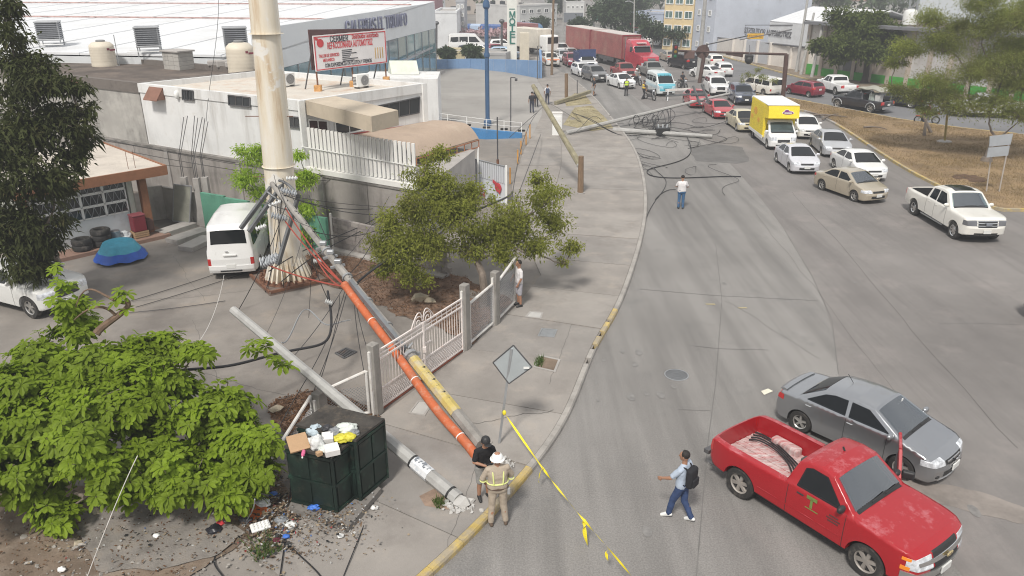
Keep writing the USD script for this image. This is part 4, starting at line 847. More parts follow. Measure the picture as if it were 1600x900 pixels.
 # little house with a barred window front
hz=.13
P1=g(236,366,hz);PL=g(120,392,hz);hf=unit(V(*(P1-PL)[:2],0));hb=V(-hf[1],hf[0],0);hb=hb if hb[0]<0 else-hb
RZ=zat(272,at(217,272,P1[1]));RZ=2.98
hs=thing('small_house','low house with cream flat roof, orange fascia and barred glass front','house')
hr=math.atan2(hf[1],hf[0])
TERR=mat('terracotta_paint',(.25,.115,.062),rough=.8,var=.15,scale=2,dirt=((.2,.09,.05),.2,2))
L0=P1-hf*7.5
def hp(u,b,z):return P1+hf*u+hb*b+V(0,0,z-hz)
rb=[hp(-5.0,-.45,RZ),hp(.95,-.45,RZ),hp(.95,7.0,RZ),hp(-5.0,7.0,RZ)]
if np.cross(rb[1]-rb[0],rb[3]-rb[0])[2]<0:rb=rb[::-1]
part(hs,'roof',hexa([q+V(0,0,.02)for q in rb],[q+V(0,0,.22)for q in rb]),mat('house_roof',(.52,.47,.41),rough=.9,var=.12,scale=.8,dirt=[((.2,.17,.14),.32,.7),((.4,.36,.3),.3,.9)]))
part(hs,'fascia',[beam(hp(-5.05,-.5,RZ+.05),hp(1.0,-.5,RZ+.05),.1,.42),beam(hp(-5.03,-.5,RZ+.05),hp(-5.03,7.0,RZ+.05),.1,.42),beam(hp(.98,-.5,RZ+.05),hp(.98,7.0,RZ+.05),.1,.42)],TERR)
part(hs,'wall',[hexa(*([[hp(u,b,0.05)for u,b in q],[hp(u,b,RZ+.01)for u,b in q]]))for q in([(-4.75,.9),(-.1,.9),(-.1,6.8),(-4.75,6.8)][::-1],)],mat('house_wall',(.42,.43,.38),rough=.9,var=.1))
part(hs,'side_wall',hexa([hp(u,b,.05)for u,b in((-.65,.0),(-.45,.0),(-.45,.9),(-.65,.9))][::-1],[hp(u,b,RZ)for u,b in((-.65,.0),(-.45,.0),(-.45,.9),(-.65,.9))][::-1]),mat('house_wall',()))
part(hs,'pillar',beam(hp(0,0,.05),hp(0,0,RZ+.02),.3,.3,up=hf),TERR)
part(hs,'pillar',beam(hp(-4.75,0,.05),hp(-4.75,0,RZ+.02),.3,.3,up=hf),TERR)
HW=mat('house_white_panel',(.55,.58,.6),rough=.6,var=.08,dirt=((.35,.33,.3),.25,2))
part(hs,'lower_panel',hexa([hp(-4.5,.12,.1),hp(-.7,.12,.1),hp(-.7,.06,.1),hp(-4.5,.06,.1)][::-1],[hp(-4.5,.12,1.35),hp(-.7,.12,1.35),hp(-.7,.06,1.35),hp(-4.5,.06,1.35)][::-1]),HW)
for k in range(4):
 for j in range(3):
  u0,u1=-4.45+k*.94,-4.45+(k+1)*.94-.05;z0,z1=1.38+j*.53,1.38+(j+1)*.53-.05
  w=win3(hs,[hp(u0,.08,z1),hp(u1,.08,z1),hp(u1,.08,z0),hp(u0,.08,z0)],'window',GLASS2,WHITEP,.055)
  m=lambda u,z:hp(u,.03,z)
  zz_=np.linspace(u0,u1,4)
  for i in range(3):
   part(w,'grille_bar',tube([m(zz_[i],z0),m((zz_[i]+zz_[i+1])/2,z1)],.012,4),GALV);part(w,'grille_bar',tube([m((zz_[i]+zz_[i+1])/2,z1),m(zz_[i+1],z0)],.012,4),GALV)
part(hs,'porch_step',hexa([hp(u,b,.05)for u,b in((-5,-1.0),(.5,-1.0),(.5,.6),(-5,.6))][::-1],[hp(u,b,.27)for u,b in((-5,-1.0),(.5,-1.0),(.5,.6),(-5,.6))][::-1]),mat('red_brown_step',(.24,.15,.115),rough=.9,var=.2,dirt=((.14,.11,.09),.35,1.5)))
part(hs,'roof_bar',[tube([hp(-.4+k*.3,.1,RZ+.2),hp(-.4+k*.3,.1,RZ+1.0)],.012,4)for k in range(2)],RUST,kind='stuff')
for k,(a,b)in enumerate((((250,368),(300,352)),((268,380),(322,362)),((290,392),(328,374)))):
 p,q=g(*a,.13),g(*b,.13);solo('concrete_step',beam(V(*p[:2],.2),V(*q[:2],.2),.75,.22),CONC,f'{["rear", "middle", "front"][k]} of the three low concrete steps right of the house','step')
F_a,F_m,F_b=g(325,352,.12),g(480,388,.12),g(516,392,.12)
lw=thing('garden_wall','low grey plastered wall with rebar piers right of the small house','wall')
g0=g(232,344,.12);part(lw,'panel',wall_between(g0,g(262,340,.12),.05,1.75,.15),GSTUC);part(lw,'panel',wall_between(g(264,340,.12),g(325,352,.12),.05,1.7,.15),GSTUC)
gwl=thing('green_wall','green painted wall behind the white van and column','wall')
GRN=mat('green_wall_paint',(.10,.27,.19),rough=.85,var=.18,scale=.8,dirt=[((.05,.09,.07),.35,1.0,(1,1,.4)),((.3,.36,.3),.2,1.2)])
ga,gb_=V(*(g(325,356,.12)[:2]),0),V(*(g(517,392,.12)[:2]),0)
for k in range(5):part(gwl,'panel',wall_between(ga+(gb_-ga)*k/5,ga+(gb_-ga)*(k+.997)/5,.05,1.85-.06*k,.15),GRN)
cw=thing('block_wall','low wall of bare grey blocks right of the green wall','wall')
ca,cb_=V(*(g(521,388,.12)[:2]),0),V(*(g(700,432,.12)[:2]),0);cu=unit(cb_-ca);cl_=hyp(cb_-ca)
BLK=[mat(f'grey_block_{k}',c,rough=.95,var=.2,scale=3,bump=.4,dirt=((.12,.11,.1),.3,2))for k,c in enumerate([(.26,.235,.22),(.30,.275,.255),(.23,.21,.2)])]
nb=int(cl_/.41)
for r_ in range(7):
 for k in range(nb):
  q=ca+cu*(.41*(k+.5+(.5 if r_%2 else 0)))
  if(q-ca)@cu<cl_:part(cw,'block',bx((q[0],q[1],.2+.205*r_),(.395,.15,.192),math.atan2(cu[1],cu[0])),BLK[rnd.randrange(3)])
part(cw,'footing',beam(ca+outn*.15+V(0,0,.12),cb_+outn*.15+V(0,0,.12),.5,.22),CONC)
for k in(.02,.5):part(cw,'post',beam(ca+cu*cl_*k+outn*.12,ca+cu*cl_*k+outn*.12+V(0,0,1.75),.09,.09),CONCL)
for i,(px,py,tops)in enumerate(((299,350,[(287,183),(293,181)]),(318,352,[(304,181),(309,184),(316,183)]),(331,350,[(320,185),(325,190)]))):
 p=g(px,py,.12);t=thing('rebar_pier',('concrete pier with bare rebar, leftmost of three by the green wall','concrete pier with bare rebar, middle of three by the green wall','concrete pier with bare rebar, nearest the van')[i],'pier')
 part(t,'pier',beam(V(p[0],p[1],.05),V(p[0],p[1],2.4),.26,.26),CONC)
 for k,(x,y)in enumerate(tops):
  q=at(x,y,p[1]);part(t,'rebar',tube([(p[0]+.08*(k-1),p[1],2.2),(p[0]+.07*(k-1),p[1]+.02,3.4),q],.017,5),STEEL)
ga_=thing('leaning_gate','rusty wire mesh gate leaning on the low grey wall','gate')
q=[vp(x,y,g0,g(325,352,.12),.35)for x,y in((272,288),(299,291),(296,348),(270,345))]
part(ga_,'frame',[beam(q[i],q[(i+1)%4],.05,.05)for i in range(4)],GALV);part(ga_,'mesh',hexa([a for a in q],[a+outn*.01 for a in q]),mat('mesh_grey',(.24,.24,.2),rough=.8,var=.2))
# right-hand fence of the shop, ramp, parking lot furniture
sa,sb_=g(791,319,.13),g(700,292,.13);sa,sb_=V(sa[0],sa[1],0),V(sb_[0],sb_[1],0);su=unit(sb_-sa)
sf=thing('sign_fence','white corrugated metal fence with red lettering and red fruit emblem','fence')
TPW=mat('corrugated_white',(.58,.60,.63),rough=.5,var=.06,dirt=((.4,.38,.36),.2,1.5))
zf=2.05
for k in range(22):
 p=sa+su*(.17*k+.1)
 part(sf,'corrugation',bx((p[0],p[1],1.62),(.12,.07,.85),math.atan2(su[1],su[0])),TPW)
part(sf,'panel',wall_between(sa,sa+su*3.9,.1,1.19,.04),mat('fence_panel',(.60,.63,.67),rough=.5,var=.05))
part(sf,'backing',wall_between(sa+V(.02,.06,0),sa+su*3.9+V(.02,.06,0),1.15,zf,.02),TPW)
part(sf,'post',beam(sa+V(0,0,.05),sa+V(0,0,zf+.1),.1,.1),WHITEP)
ff=lambda x,y:vp(x,y,sa,sb_,.06)
RS=mat('sign_red',())
part(sf,'lettering',text('nas.',.26,ff(733,291.5),-su,V(0,0,1),.012,True,hyp(ff(757,292)-ff(733,292))),RS)
part(sf,'lettering',text('CH',.28,ff(742,304),-su,V(0,0,1),.012,True,hyp(ff(757,304)-ff(742,304))),RS)
part(sf,'emblem',poly_on(Point(0,0).buffer(.24).union(Polygon([(-.2,.1),(-.42,.2),(-.4,.36),(-.22,.28),(-.05,.22)])).union(Polygon([(-.1,-.1),(.12,-.34),(.2,-.1)])),ff(778.5,293),-su,V(0,0,1),.02),RS)
part(sf,'rail',beam(sa+V(0,0,zf+.03),sa+su*3.9+V(0,0,zf+.03),.08,.06),GALV)
t=thing('rusty_mast','thin dark mast standing behind the white sign fence','mast');p=g(778,300,.1);q=at(777,183,p[1])
part(t,'pole',tube([(p[0],p[1],.1),(p[0],p[1],1.9)],.07,8),RUST);part(t,'upper_pole',tube([(p[0],p[1],1.8),q],.04,6),STEEL)
BLU=mat('ramp_blue',(.055,.20,.42),rough=.75,var=.12,scale=.6,dirt=((.2,.28,.36),.25,.8))
rw=thing('ramp_wall','bright blue low wall along the edge of the parking lot','wall')
ra=[g(*q,.1)for q in((640,203),(700,214),(760,218),(815,216))];rt=[zat(y,p)for y,p in zip((187,195,203,208),ra)]
for i in range(3):
 a,b=ra[i],ra[i+1];n_=V(.05,.25,0)
 part(rw,'panel',hexa([a,b,b+n_,a+n_],[V(a[0],a[1],rt[i]),V(b[0],b[1],rt[i+1]),V(b[0],b[1],rt[i+1])+n_,V(a[0],a[1],rt[i])+n_]),BLU)
for k in range(7):
 w=k/6;i=min(int(w*3),2);f_=w*3-i;p=ra[i]*(1-f_)+ra[i+1]*f_;z=rt[i]*(1-f_)+rt[i+1]*f_
 part(rw,'rail_post',beam(V(p[0],p[1]+.15,z),V(p[0],p[1]+.15,z+.75),.05,.05),WHITEP)
 part(rw,'bumper',rbx((p[0],p[1]+.7,z+.05),(.55,.2,.14),.05),RUBBER)
for dz in(.4,.72):part(rw,'rail',tube([V(p[0],p[1]+.15,z+dz)for p,z in zip(ra,rt)],.018,5),WHITEP)
BLUW=mat('far_blue_wall',(.16,.27,.45),rough=.8,var=.1,scale=.3,dirt=((.3,.36,.45),.3,.3))
bw_=thing('blue_wall','long pale blue wall at the far end of the parking lot','wall')
wa=[g(*q,.1)for q in((682,108),(735,107),(790,113),(844,123))];wt=[zat(y,p)for y,p in zip((93,92,93,95),wa)]
for i in range(3):
 for k in range(3):
  f0,f1=k/3,(k+.985)/3;a,b=wa[i]*(1-f0)+wa[i+1]*f0,wa[i]*(1-f1)+wa[i+1]*f1;z0,z1=wt[i]*(1-f0)+wt[i+1]*f0,wt[i]*(1-f1)+wt[i+1]*f1
  part(bw_,'panel',hexa([a,b,b+V(0,.3,0),a+V(0,.3,0)],[V(a[0],a[1],z0),V(b[0],b[1],z1),V(b[0],b[1]+.3,z1),V(a[0],a[1]+.3,z0)]),BLUW)
p=wa[3];part(bw_,'end_wall',hexa([p,p+V(.2,0,0),p+V(.6,14,0),p+V(.3,14,0)],[V(p[0],p[1],wt[3]),V(p[0]+.2,p[1],wt[3]),V(p[0]+.6,p[1]+14,wt[3]),V(p[0]+.3,p[1]+14,wt[3])]),BLUW)
LB=mat('lamp_blue',(.05,.105,.20),rough=.5,var=.1)
p=g(762,196,.1);t=thing('lamp_post','tall blue lamp post standing in the parking lot','lamp post',loc=(p[0],p[1],.1))
zk1,zk2=zat(88,p),zat(10,p)
part(t,'pole',lathe([(.30,0),(.30,.35),(.2,.45),(.17,.6),(.16,zk1-.2),(.22,zk1-.12),(.22,zk1+.1),(.15,zk1+.2),(.145,zk2-.3),(.26,zk2-.15),(.26,zk2+.15),(.13,zk2+.4),(.12,10.6),(0,10.6)],20),LB,smooth=35)
for k in range(4):
 a=k*1.571+.4;part(t,'arm',tube([(0,0,10.3),(.5*math.cos(a),.5*math.sin(a),10.5),(.9*math.cos(a),.9*math.sin(a),10.45)],.05,6),LB);part(t,'lamp',ell((1.05*math.cos(a),1.05*math.sin(a),10.4),(.3,.3,.12)),GALV,smooth=True)
for px,py,py1,lab in((798,205,121,'slim camera post with a small twin head in the parking lot'),(840,124,72,'slim dark light post at the corner of the blue wall')):
 p=g(px,py,.1);q=at(px,py1,p[1]);t=thing('camera_post',lab,'post');part(t,'pole',tube([p,q],.05,6),STEEL);part(t,'arm',beam(q,q+V(.35,0,0),.06,.06),STEEL);part(t,'camera',rbx(q+V(.4,0,-.15),(.2,.25,.2),.03),STEEL)
ORP=mat('orange_post_paint',(.55,.27,.06),rough=.7,var=.2)
for k,(x,y,y1)in enumerate(((797,287,262),(809,256,234),(814,241,220),(828,216,194),(822,226,206))):
 p=g(x,y,.14);q=at(x,y1,p[1]);solo('orange_post',tube([p,q],.045,8),ORP,['orange post beside the end of the white sign fence','orange post, second from the sign fence','orange post in the middle of the row','orange post farthest along, near the ramp wall end','short orange post just before the farthest one'][k],'post','orange posts along the pavement')
p=g(800,95,.1);t=thing('motel_sign','tall white tower sign with green letters down its face','sign',loc=(p[0],p[1],0));hw_=.66
part(t,'tower',rbx((0,0,6.6),(hw_*2,.7,13.2),.04),mat('tower_white',(.68,.68,.63),rough=.7,var=.06))
TG=mat('sign_green',(.02,.15,.12),rough=.6)
for ch,y in zip('MOTEL',(17.5,28.5,38.5,48.5,58.5)):
 z=zat(y,p);part(t,'letter',text(ch,.78,(-.44,-.38,z-.78),(1,0,0),(0,0,1),.05,True,.88),TG)
for z in np.linspace(zat(14,p),12.9,5):part(t,'emblem_line',bx((0,-.37,z),(rnd.uniform(.4,.8),.03,.1)),TG)
solo('gate_pillar',rbx((p[0]+1.7,p[1],1.9),(1.3,1.2,3.8),.05),mat('beige_paint',(.55,.50,.40),rough=.8,var=.08),'beige gate pillar right beside the motel tower','pillar')
# the queue of traffic and the cars beyond
WHT=('white_car_paint',(.72,.72,.71),.25,.8);WARMW=('warm_white_paint',(.70,.68,.63),.28,.7);SILV=('silver_car_paint',(.46,.47,.49),.25,.8,.35)
GOLD=('champagne_paint',(.44,.385,.30),.26,.8,.35);BEIGE=('beige_paint_car',(.50,.45,.32),.35,.5);REDC=('red_car_paint',(.38,.025,.035),.25,.8);BLK=('black_car_paint',(.018,.018,.022),.2,1.);DRED=('dark_red_paint',(.20,.012,.03),.25,.8)
DBL=('dark_blue_paint',(.03,.04,.07),.22,1.);TAN=('tan_paint',(.33,.28,.22),.3,.7)
def std(t,E,ub=.765,zb=1.02):wipers(t,E,ub,zb)
def f150(t,E):
 wipers(t,E,.728,1.33);X=E['L']/2
 part(t,'glass_roof',E['fin'](E['solid'](E['skin'].buffer(.006).intersection(sbox(E['U'](.445),1.7,E['U'](.615),3)),-.62,.62)),GLASS,smooth=30)
 for z in(.86,.97,1.07):part(t,'grille_bar',E['fin'](E['solid'](E['skin'].buffer(.012).intersection(sbox(E['U'](.95),z,9,z+.03)),-.54,.54)),CHROME if z>.9 else GALV)
 part(t,'emblem',rbx((X+.03,0,.96),(.03,.26,.11),.02),mat('badge_blue_grey',(.3,.32,.36),rough=.3,metal=.5))
 part(t,'side_step',[beam((-1.0,s_*.9,.36),(1.0,s_*.9,.36),.14,.06)for s_ in(-1,1)],GALV,kind='stuff')
vehicle('pickup','white_pickup','large white crew-cab pickup with panoramic glass roof turning at the median tip',WARMW,wheels=((1429,337),(1485.5,371)),cat='pickup truck',fine=.1,interior=True,rim=CHROME,spokes=7,extras=f150,S=dict(L=5.85,liner=1,hlmat=mat('dark_lamp',(.12,.12,.13),rough=.15,coat=1.),hl=(.94,.86,1.1),gr=(.8,1.1),lg=(.46,.54)))
GRP='cars queuing on the carriageway'
vehicle('sedan','sedan','champagne sedan at the head of the queue beside the white pickup',GOLD,wheels=((1283.5,297),(1333.7,315)),fine=.1,interior=True,extras=std,group=GRP,S=dict(L=4.2,W=1.66,xr=.195,xf=.785))
vehicle('sedan','sedan','white sedan right behind the champagne one',WHT,wheels=((1296.5,259.5),(1340,284)),fine=.12,extras=std,group=GRP,S=dict(L=4.5,W=1.78))
vehicle('sedan','sedan','pale silver sedan just in front of the yellow truck',('pale_silver_paint',(.60,.60,.63),.25,.8,.2),wheels=((1214.5,254.5),(1231.4,268)),fine=.12,extras=std,group=GRP,S=dict(L=4.3))
vehicle('sedan','sedan','grey silver sedan between the yellow truck and the white sedan',SILV,wheels=((1264.5,226),(1286.6,246)),fine=.12,extras=std,group=GRP,S=dict(L=4.7,W=1.82))
vehicle('hatch','sedan','white small car squeezed beside the yellow truck cab',WHT,wheels=((1229,203),(1247.5,218.5)),fine=.14,group=GRP)
vehicle('sedan','sedan','beige sedan with a dark bonnet behind the yellow truck',BEIGE,wheels=((1137,195.5),(1150,204.5)),fine=.14,group=GRP,extras=lambda t,E:part(t,'dark_bonnet',E['fin'](E['solid'](E['skin'].intersection(sbox(E['U'](.79),.75,E['U'](.95),1.2)),-.8,.8)),BLACKP,smooth=40))
vehicle('sedan','sedan','bright red coupe with a fallen crossarm above its roof',REDC,wheels=((1099.5,176),(1114.5,185)),fine=.14,group=GRP,S=dict(H=1.38))
vehicle('suv','suv','dark blue SUV with big grille beside the red coupe',DBL,wheels=((1136,155),(1150,165)),fine=.14,group=GRP)
vehicle('sedan','sedan','red sedan with open door under the fallen pole tip',REDC,wheels=((1069,161),(1077,167.5)),fine=.14,group=GRP)
def odoor(t,E):pass
vehicle('suv','suv','white SUV with dark bonnet edge behind the red sedan',WHT,wheels=((1098,141),(1112,150.5)),fine=.16,group=GRP)
def combi(t,E):
 B2=paint('turquoise_paint',(.10,.38,.47),.3,.6)
 part(t,'front_panel',E['fin'](E['solid'](E['skin'].intersection(sbox(E['U'](.86),.55,9,1.22)),-.99,.99)),B2,smooth=40)
 for y0,y1 in((.93,1.006),(-1.006,-.93)):part(t,'side_band',E['fin'](E['solid'](sbox(E['U'](.02),.75,E['U'](.9),1.05).intersection(E['body2']),y0,y1)),paint('pale_blue_paint',(.42,.55,.6),.4,.4))
 part(t,'roof_front',E['fin'](E['solid'](E['skin'].intersection(sbox(E['U'](.66),1.85,9,2.3)),-.9,.9)),B2,smooth=40)
vehicle('van','passenger_van','turquoise and white passenger van facing the fallen pole',('combi_white',(.62,.66,.66),.35,.5),wheels=((1006,140.5),(1031,152.5)),cat='van',fine=.13,extras=combi,S=dict(L=4.9,W=1.85,H=2.15))
vehicle('sedan','sedan','white taxi sedan beside the policeman in the yellow vest',WHT,wheels=((953.5,134.5),(964.7,138)),fine=.15,group=GRP)
vehicle('suv','suv','grey SUV behind the white taxi sedan',('grey_suv_paint',(.16,.155,.15),.3,.7,.3),wheels=((913,124.5),(923,128)),fine=.15,group=GRP)
vehicle('hatch','hatchback','white hatchback left of the grey SUV',WHT,wheels=((895.7,117),(902.6,119.5)),fine=.16,group=GRP)
vehicle('suv','suv','dark red SUV left of the blue tipper truck',DRED,wheels=((880,101.5),(887,105)),fine=.18,group=GRP)
def taxi(t,E):
 for y0,y1 in((.93,1.006),(-1.006,-.93)):part(t,'side_band',E['fin'](E['solid'](sbox(E['U'](.02),.5,E['U'](.9),.95).intersection(E['body2']),y0,y1)),paint('orange_taxi',(.6,.2,.08),.4,.4))
 part(t,'front_band',E['fin'](E['solid'](E['skin'].intersection(sbox(E['U'](.9),.8,9,1.1)),-.95,.95)),paint('orange_taxi',(),.4))
vehicle('suv','taxi','orange and white taxi by the end of the blue wall',WARMW,wheels=((847,100.5),(853.5,104.5)),fine=.18,extras=taxi,group=GRP)
vehicle('hatch','hatchback','silver hatchback behind the dark red SUV',SILV,wheels=((868.5,93.5),(874.5,97)),fine=.2,group=GRP)
vehicle('suv','suv','white SUV queued in the distance behind the silver hatchback',WHT,wheels=((866,84.5),(871,87)),fine=.2,group=GRP)
vehicle('sedan','sedan','white sedan between two trucks in the distance',WHT,wheels=((880,89.5),(886,92.5)),fine=.2,group=GRP)
vehicle('pickup','old_pickup','old red and green pickup in front of the red lorry',('old_red_paint',(.26,.05,.05),.5,.2),wheels=((956,119),(970,124.5)),cat='pickup truck',fine=.18,S=dict(bedmat=mat('old_green_bed',(.08,.14,.08),rough=.8),L=5.0,H=1.75))
vehicle('pickup','old_pickup','grey pickup half hidden behind the turquoise van',('old_grey_paint',(.2,.2,.19),.5,.3),wheels=((1000,117),(1012,122)),cat='pickup truck',fine=.18,S=dict(L=5.0,H=1.75))
def tipper(t,E):
 L=E['L'];bm=mat('tipper_blue',(.03,.05,.13),rough=.6,var=.15)
 part(t,'tipper_bed',[bx((-.9,0,1.05),(3.2,2.0,.12)),bx((-.9,1.0,1.6),(3.2,.1,1.1)),bx((-.9,-1.0,1.6),(3.2,.1,1.1)),bx((.7,0,1.8),(.1,2.1,1.5)),bx((-2.5,0,1.6),(.1,2.1,1.1))],bm,kind='stuff')
vehicle('regpickup','tipper_truck','white small lorry with a dark blue tipper bed',WHT,wheels=((899,107),(909,112)),cat='truck',fine=.18,extras=tipper,S=dict(L=5.4,H=1.95))
vehicle('suv','suv','black SUV driving away beyond the traffic light',BLK,wheels=((1065.5,108),(1049,105)),side='L',fine=.16,S=dict(L=4.9,H=1.85))
vehicle('sedan','sedan','white sedan driving away beside the traffic light post',WHT,wheels=((1112,124),(1080,119.5)),side='L',fine=.16,S=dict(L=4.5,xr=.2))
vehicle('suv','suv','white SUV driving away right of the white sedan',WHT,wheels=((1123,121.5),(1110,114)),side='L',fine=.16,S=dict(L=4.3,H=1.6))
vehicle('suv','suv','white SUV driving away, farther ahead by the grey gates',WARMW,wheels=((1109,105.5),(1096,101)),side='L',fine=.18,S=dict(L=4.3,H=1.6))
vehicle('sedan','sedan','tan sedan driving away near the tail of the black SUV',TAN,wheels=((1041,97),(1032,94)),side='L',fine=.18)
vehicle('van','minivan','white people carrier driving away behind the sapling',WARMW,wheels=((1195,150),(1160,143)),side='L',cat='van',fine=.13,S=dict(H=1.78,L=4.9,W=1.9,r=.33))
vehicle('hatch','hatchback','dark red hatchback behind the traffic light frame',DRED,wheels=((1260.5,152),(1235,147.5)),side='L',fine=.14)
vehicle('pickup','white_pickup','white pickup seen from behind past the dark red hatchback',WHT,wheels=((1304,148.5),(1279,141.5)),side='L',cat='pickup truck',fine=.14,S=dict(L=5.3,H=1.8))
def tarp_load(t,E):
 part(t,'rack',[tube([(x,s_*.78,1.0),(x,s_*.78,1.75)],.03,5)for x in(-2.2,-1.3,-.3)for s_ in(-1,1)],GALV,kind='stuff')
 part(t,'arch_trim',[tube([(E['U'](u)+.46*math.cos(a),s_*.98,.4+.46*math.sin(a))for a in np.linspace(0,math.pi,9)],.045,5)for u in(.205,.835)for s_ in(-1,1)],GALV,kind='stuff')
 part(t,'rear_bumper',beam((-E['L']/2-.05,-.85,.5),(-E['L']/2-.05,.85,.5),.12,.18),GALV)
vehicle('pickup','black_pickup','black pickup with a grey tarpaulin over its load',BLK,wheels=((1355.5,176),(1311,169)),side='L',cat='pickup truck',fine=.12,extras=tarp_load,S=dict(L=5.2,H=1.75,liner=1))
c_=LAST['c'];az_=LAST['az']
tp=np.array([[x,y,1.82+.34*(1-(x+1.1)**2/2.6)*(1-.55*(y/.95)**2)+.05*math.sin(5*x+3*y)]for x in np.linspace(-2.5,.35,15)for y in np.linspace(-.95,.95,9)])
f=[]
for i in range(14):
 for j in range(8):a=i*9+j;f+=[[a,a+9,a+10],[a,a+10,a+1]]
f=np.array(f)
t=thing('tarpaulin','grey tarpaulin bulging over the back of the black pickup','tarpaulin',loc=c_,rz=az_)
part(t,'cover',(np.vstack([tp,tp-V(0,0,.05)]),np.vstack([f,f[:,::-1]+len(tp)])),mat('grey_tarp',(.30,.295,.25),rough=.85,var=.15,scale=2),smooth=50)
for k,(x,y,col)in enumerate(((-.3,.5,(.4,.05,.06)),(-1.2,.3,(.4,.45,.42)),(-1.9,.5,(.5,.5,.5)),(-1.1,-.4,(.2,.2,.25)))):
 solo('cargo_bundle',mv(rbx((x,y,1.2),(.55,.5,.75),.1),c_,az_),mat(f'bundle_{k}',col,rough=.9),['red bundle loaded under the grey tarpaulin','pale green bundle under the grey tarpaulin','white bundle at the tail under the grey tarpaulin','dark bundle on the far side under the grey tarpaulin'][k],'bundle')
vehicle('pickup','dark_pickup','dark vehicle half hidden behind the black pickup',BLK,wheels=((1412,168),(1383,164)),side='L',cat='pickup truck',fine=.16,S=dict(L=4.8,H=1.5))
vehicle('pickup','white_pickup','white pickup behind the feathery median tree',WHT,wheels=((1570,186),(1506,183)),side='L',cat='pickup truck',fine=.16)
vehicle('sedan','sedan','silver car parked at the kerb by the green bushes',SILV,wheels=((1112,78.5),(1096,77)),side='L',fine=.18)
vehicle('suv','suv','white car parked under the green bushes by the yellow building',WHT,wheels=((1029,73.5),(1015,72.5)),side='L',fine=.2,group='cars parked by the bushes')
vehicle('hatch','hatchback','white hatchback parked left of the white car under the bushes',WHT,wheels=((1007,69.5),(1000,68)),side='L',fine=.2,group='cars parked by the bushes')
vehicle('suv','dark_car','dark car cut by the right edge of the photo',BLK,pos=(19.1,22.6,0),az=-1.35,fine=.15)
def hiace(t,E):
 X=E['L']/2
 part(t,'rear_bumper',E['fin'](E['solid'](E['skin'].buffer(.03).intersection(sbox(-9,.32,E['U'](.03),.62)),-1.0,1.0)),E['bm'],smooth=40)
 part(t,'rear_handle',rbx((-X-.02,0,1.06),(.05,.5,.07),.02),E['bm']);part(t,'badge',rbx((-X-.0,.1,1.2),(.03,.12,.04),.01),CHROME)
 part(t,'bumper_trim',bx((-X-.04,0,.43),(.03,.8,.05)),BLACKP)
az_v=math.pi/2+math.radians(9.5);rc=g(366,436,.12)
vehicle('van','white_van','white high-roofed van parked in the yard with its back to us',WHT,pos=rc+V(math.cos(az_v),math.sin(az_v),0)*2.25,az=az_v,cat='van',fine=.09,extras=hiace,z0=.12,S=dict(H=2.25,W=1.88,L=4.9,rw=((.008,1.36),(.026,1.83)),tl=(.012,.58,.84)))
vehicle('pickup','white_pickup','old white car parked under the dark tree on the left',('old_white_paint',(.58,.58,.56),.4,.4),pos=g(40,470,.12),az=math.radians(-24),cat='car',fine=.12,z0=.12,S=dict(L=5.0,H=1.7,handle=BLACKP))
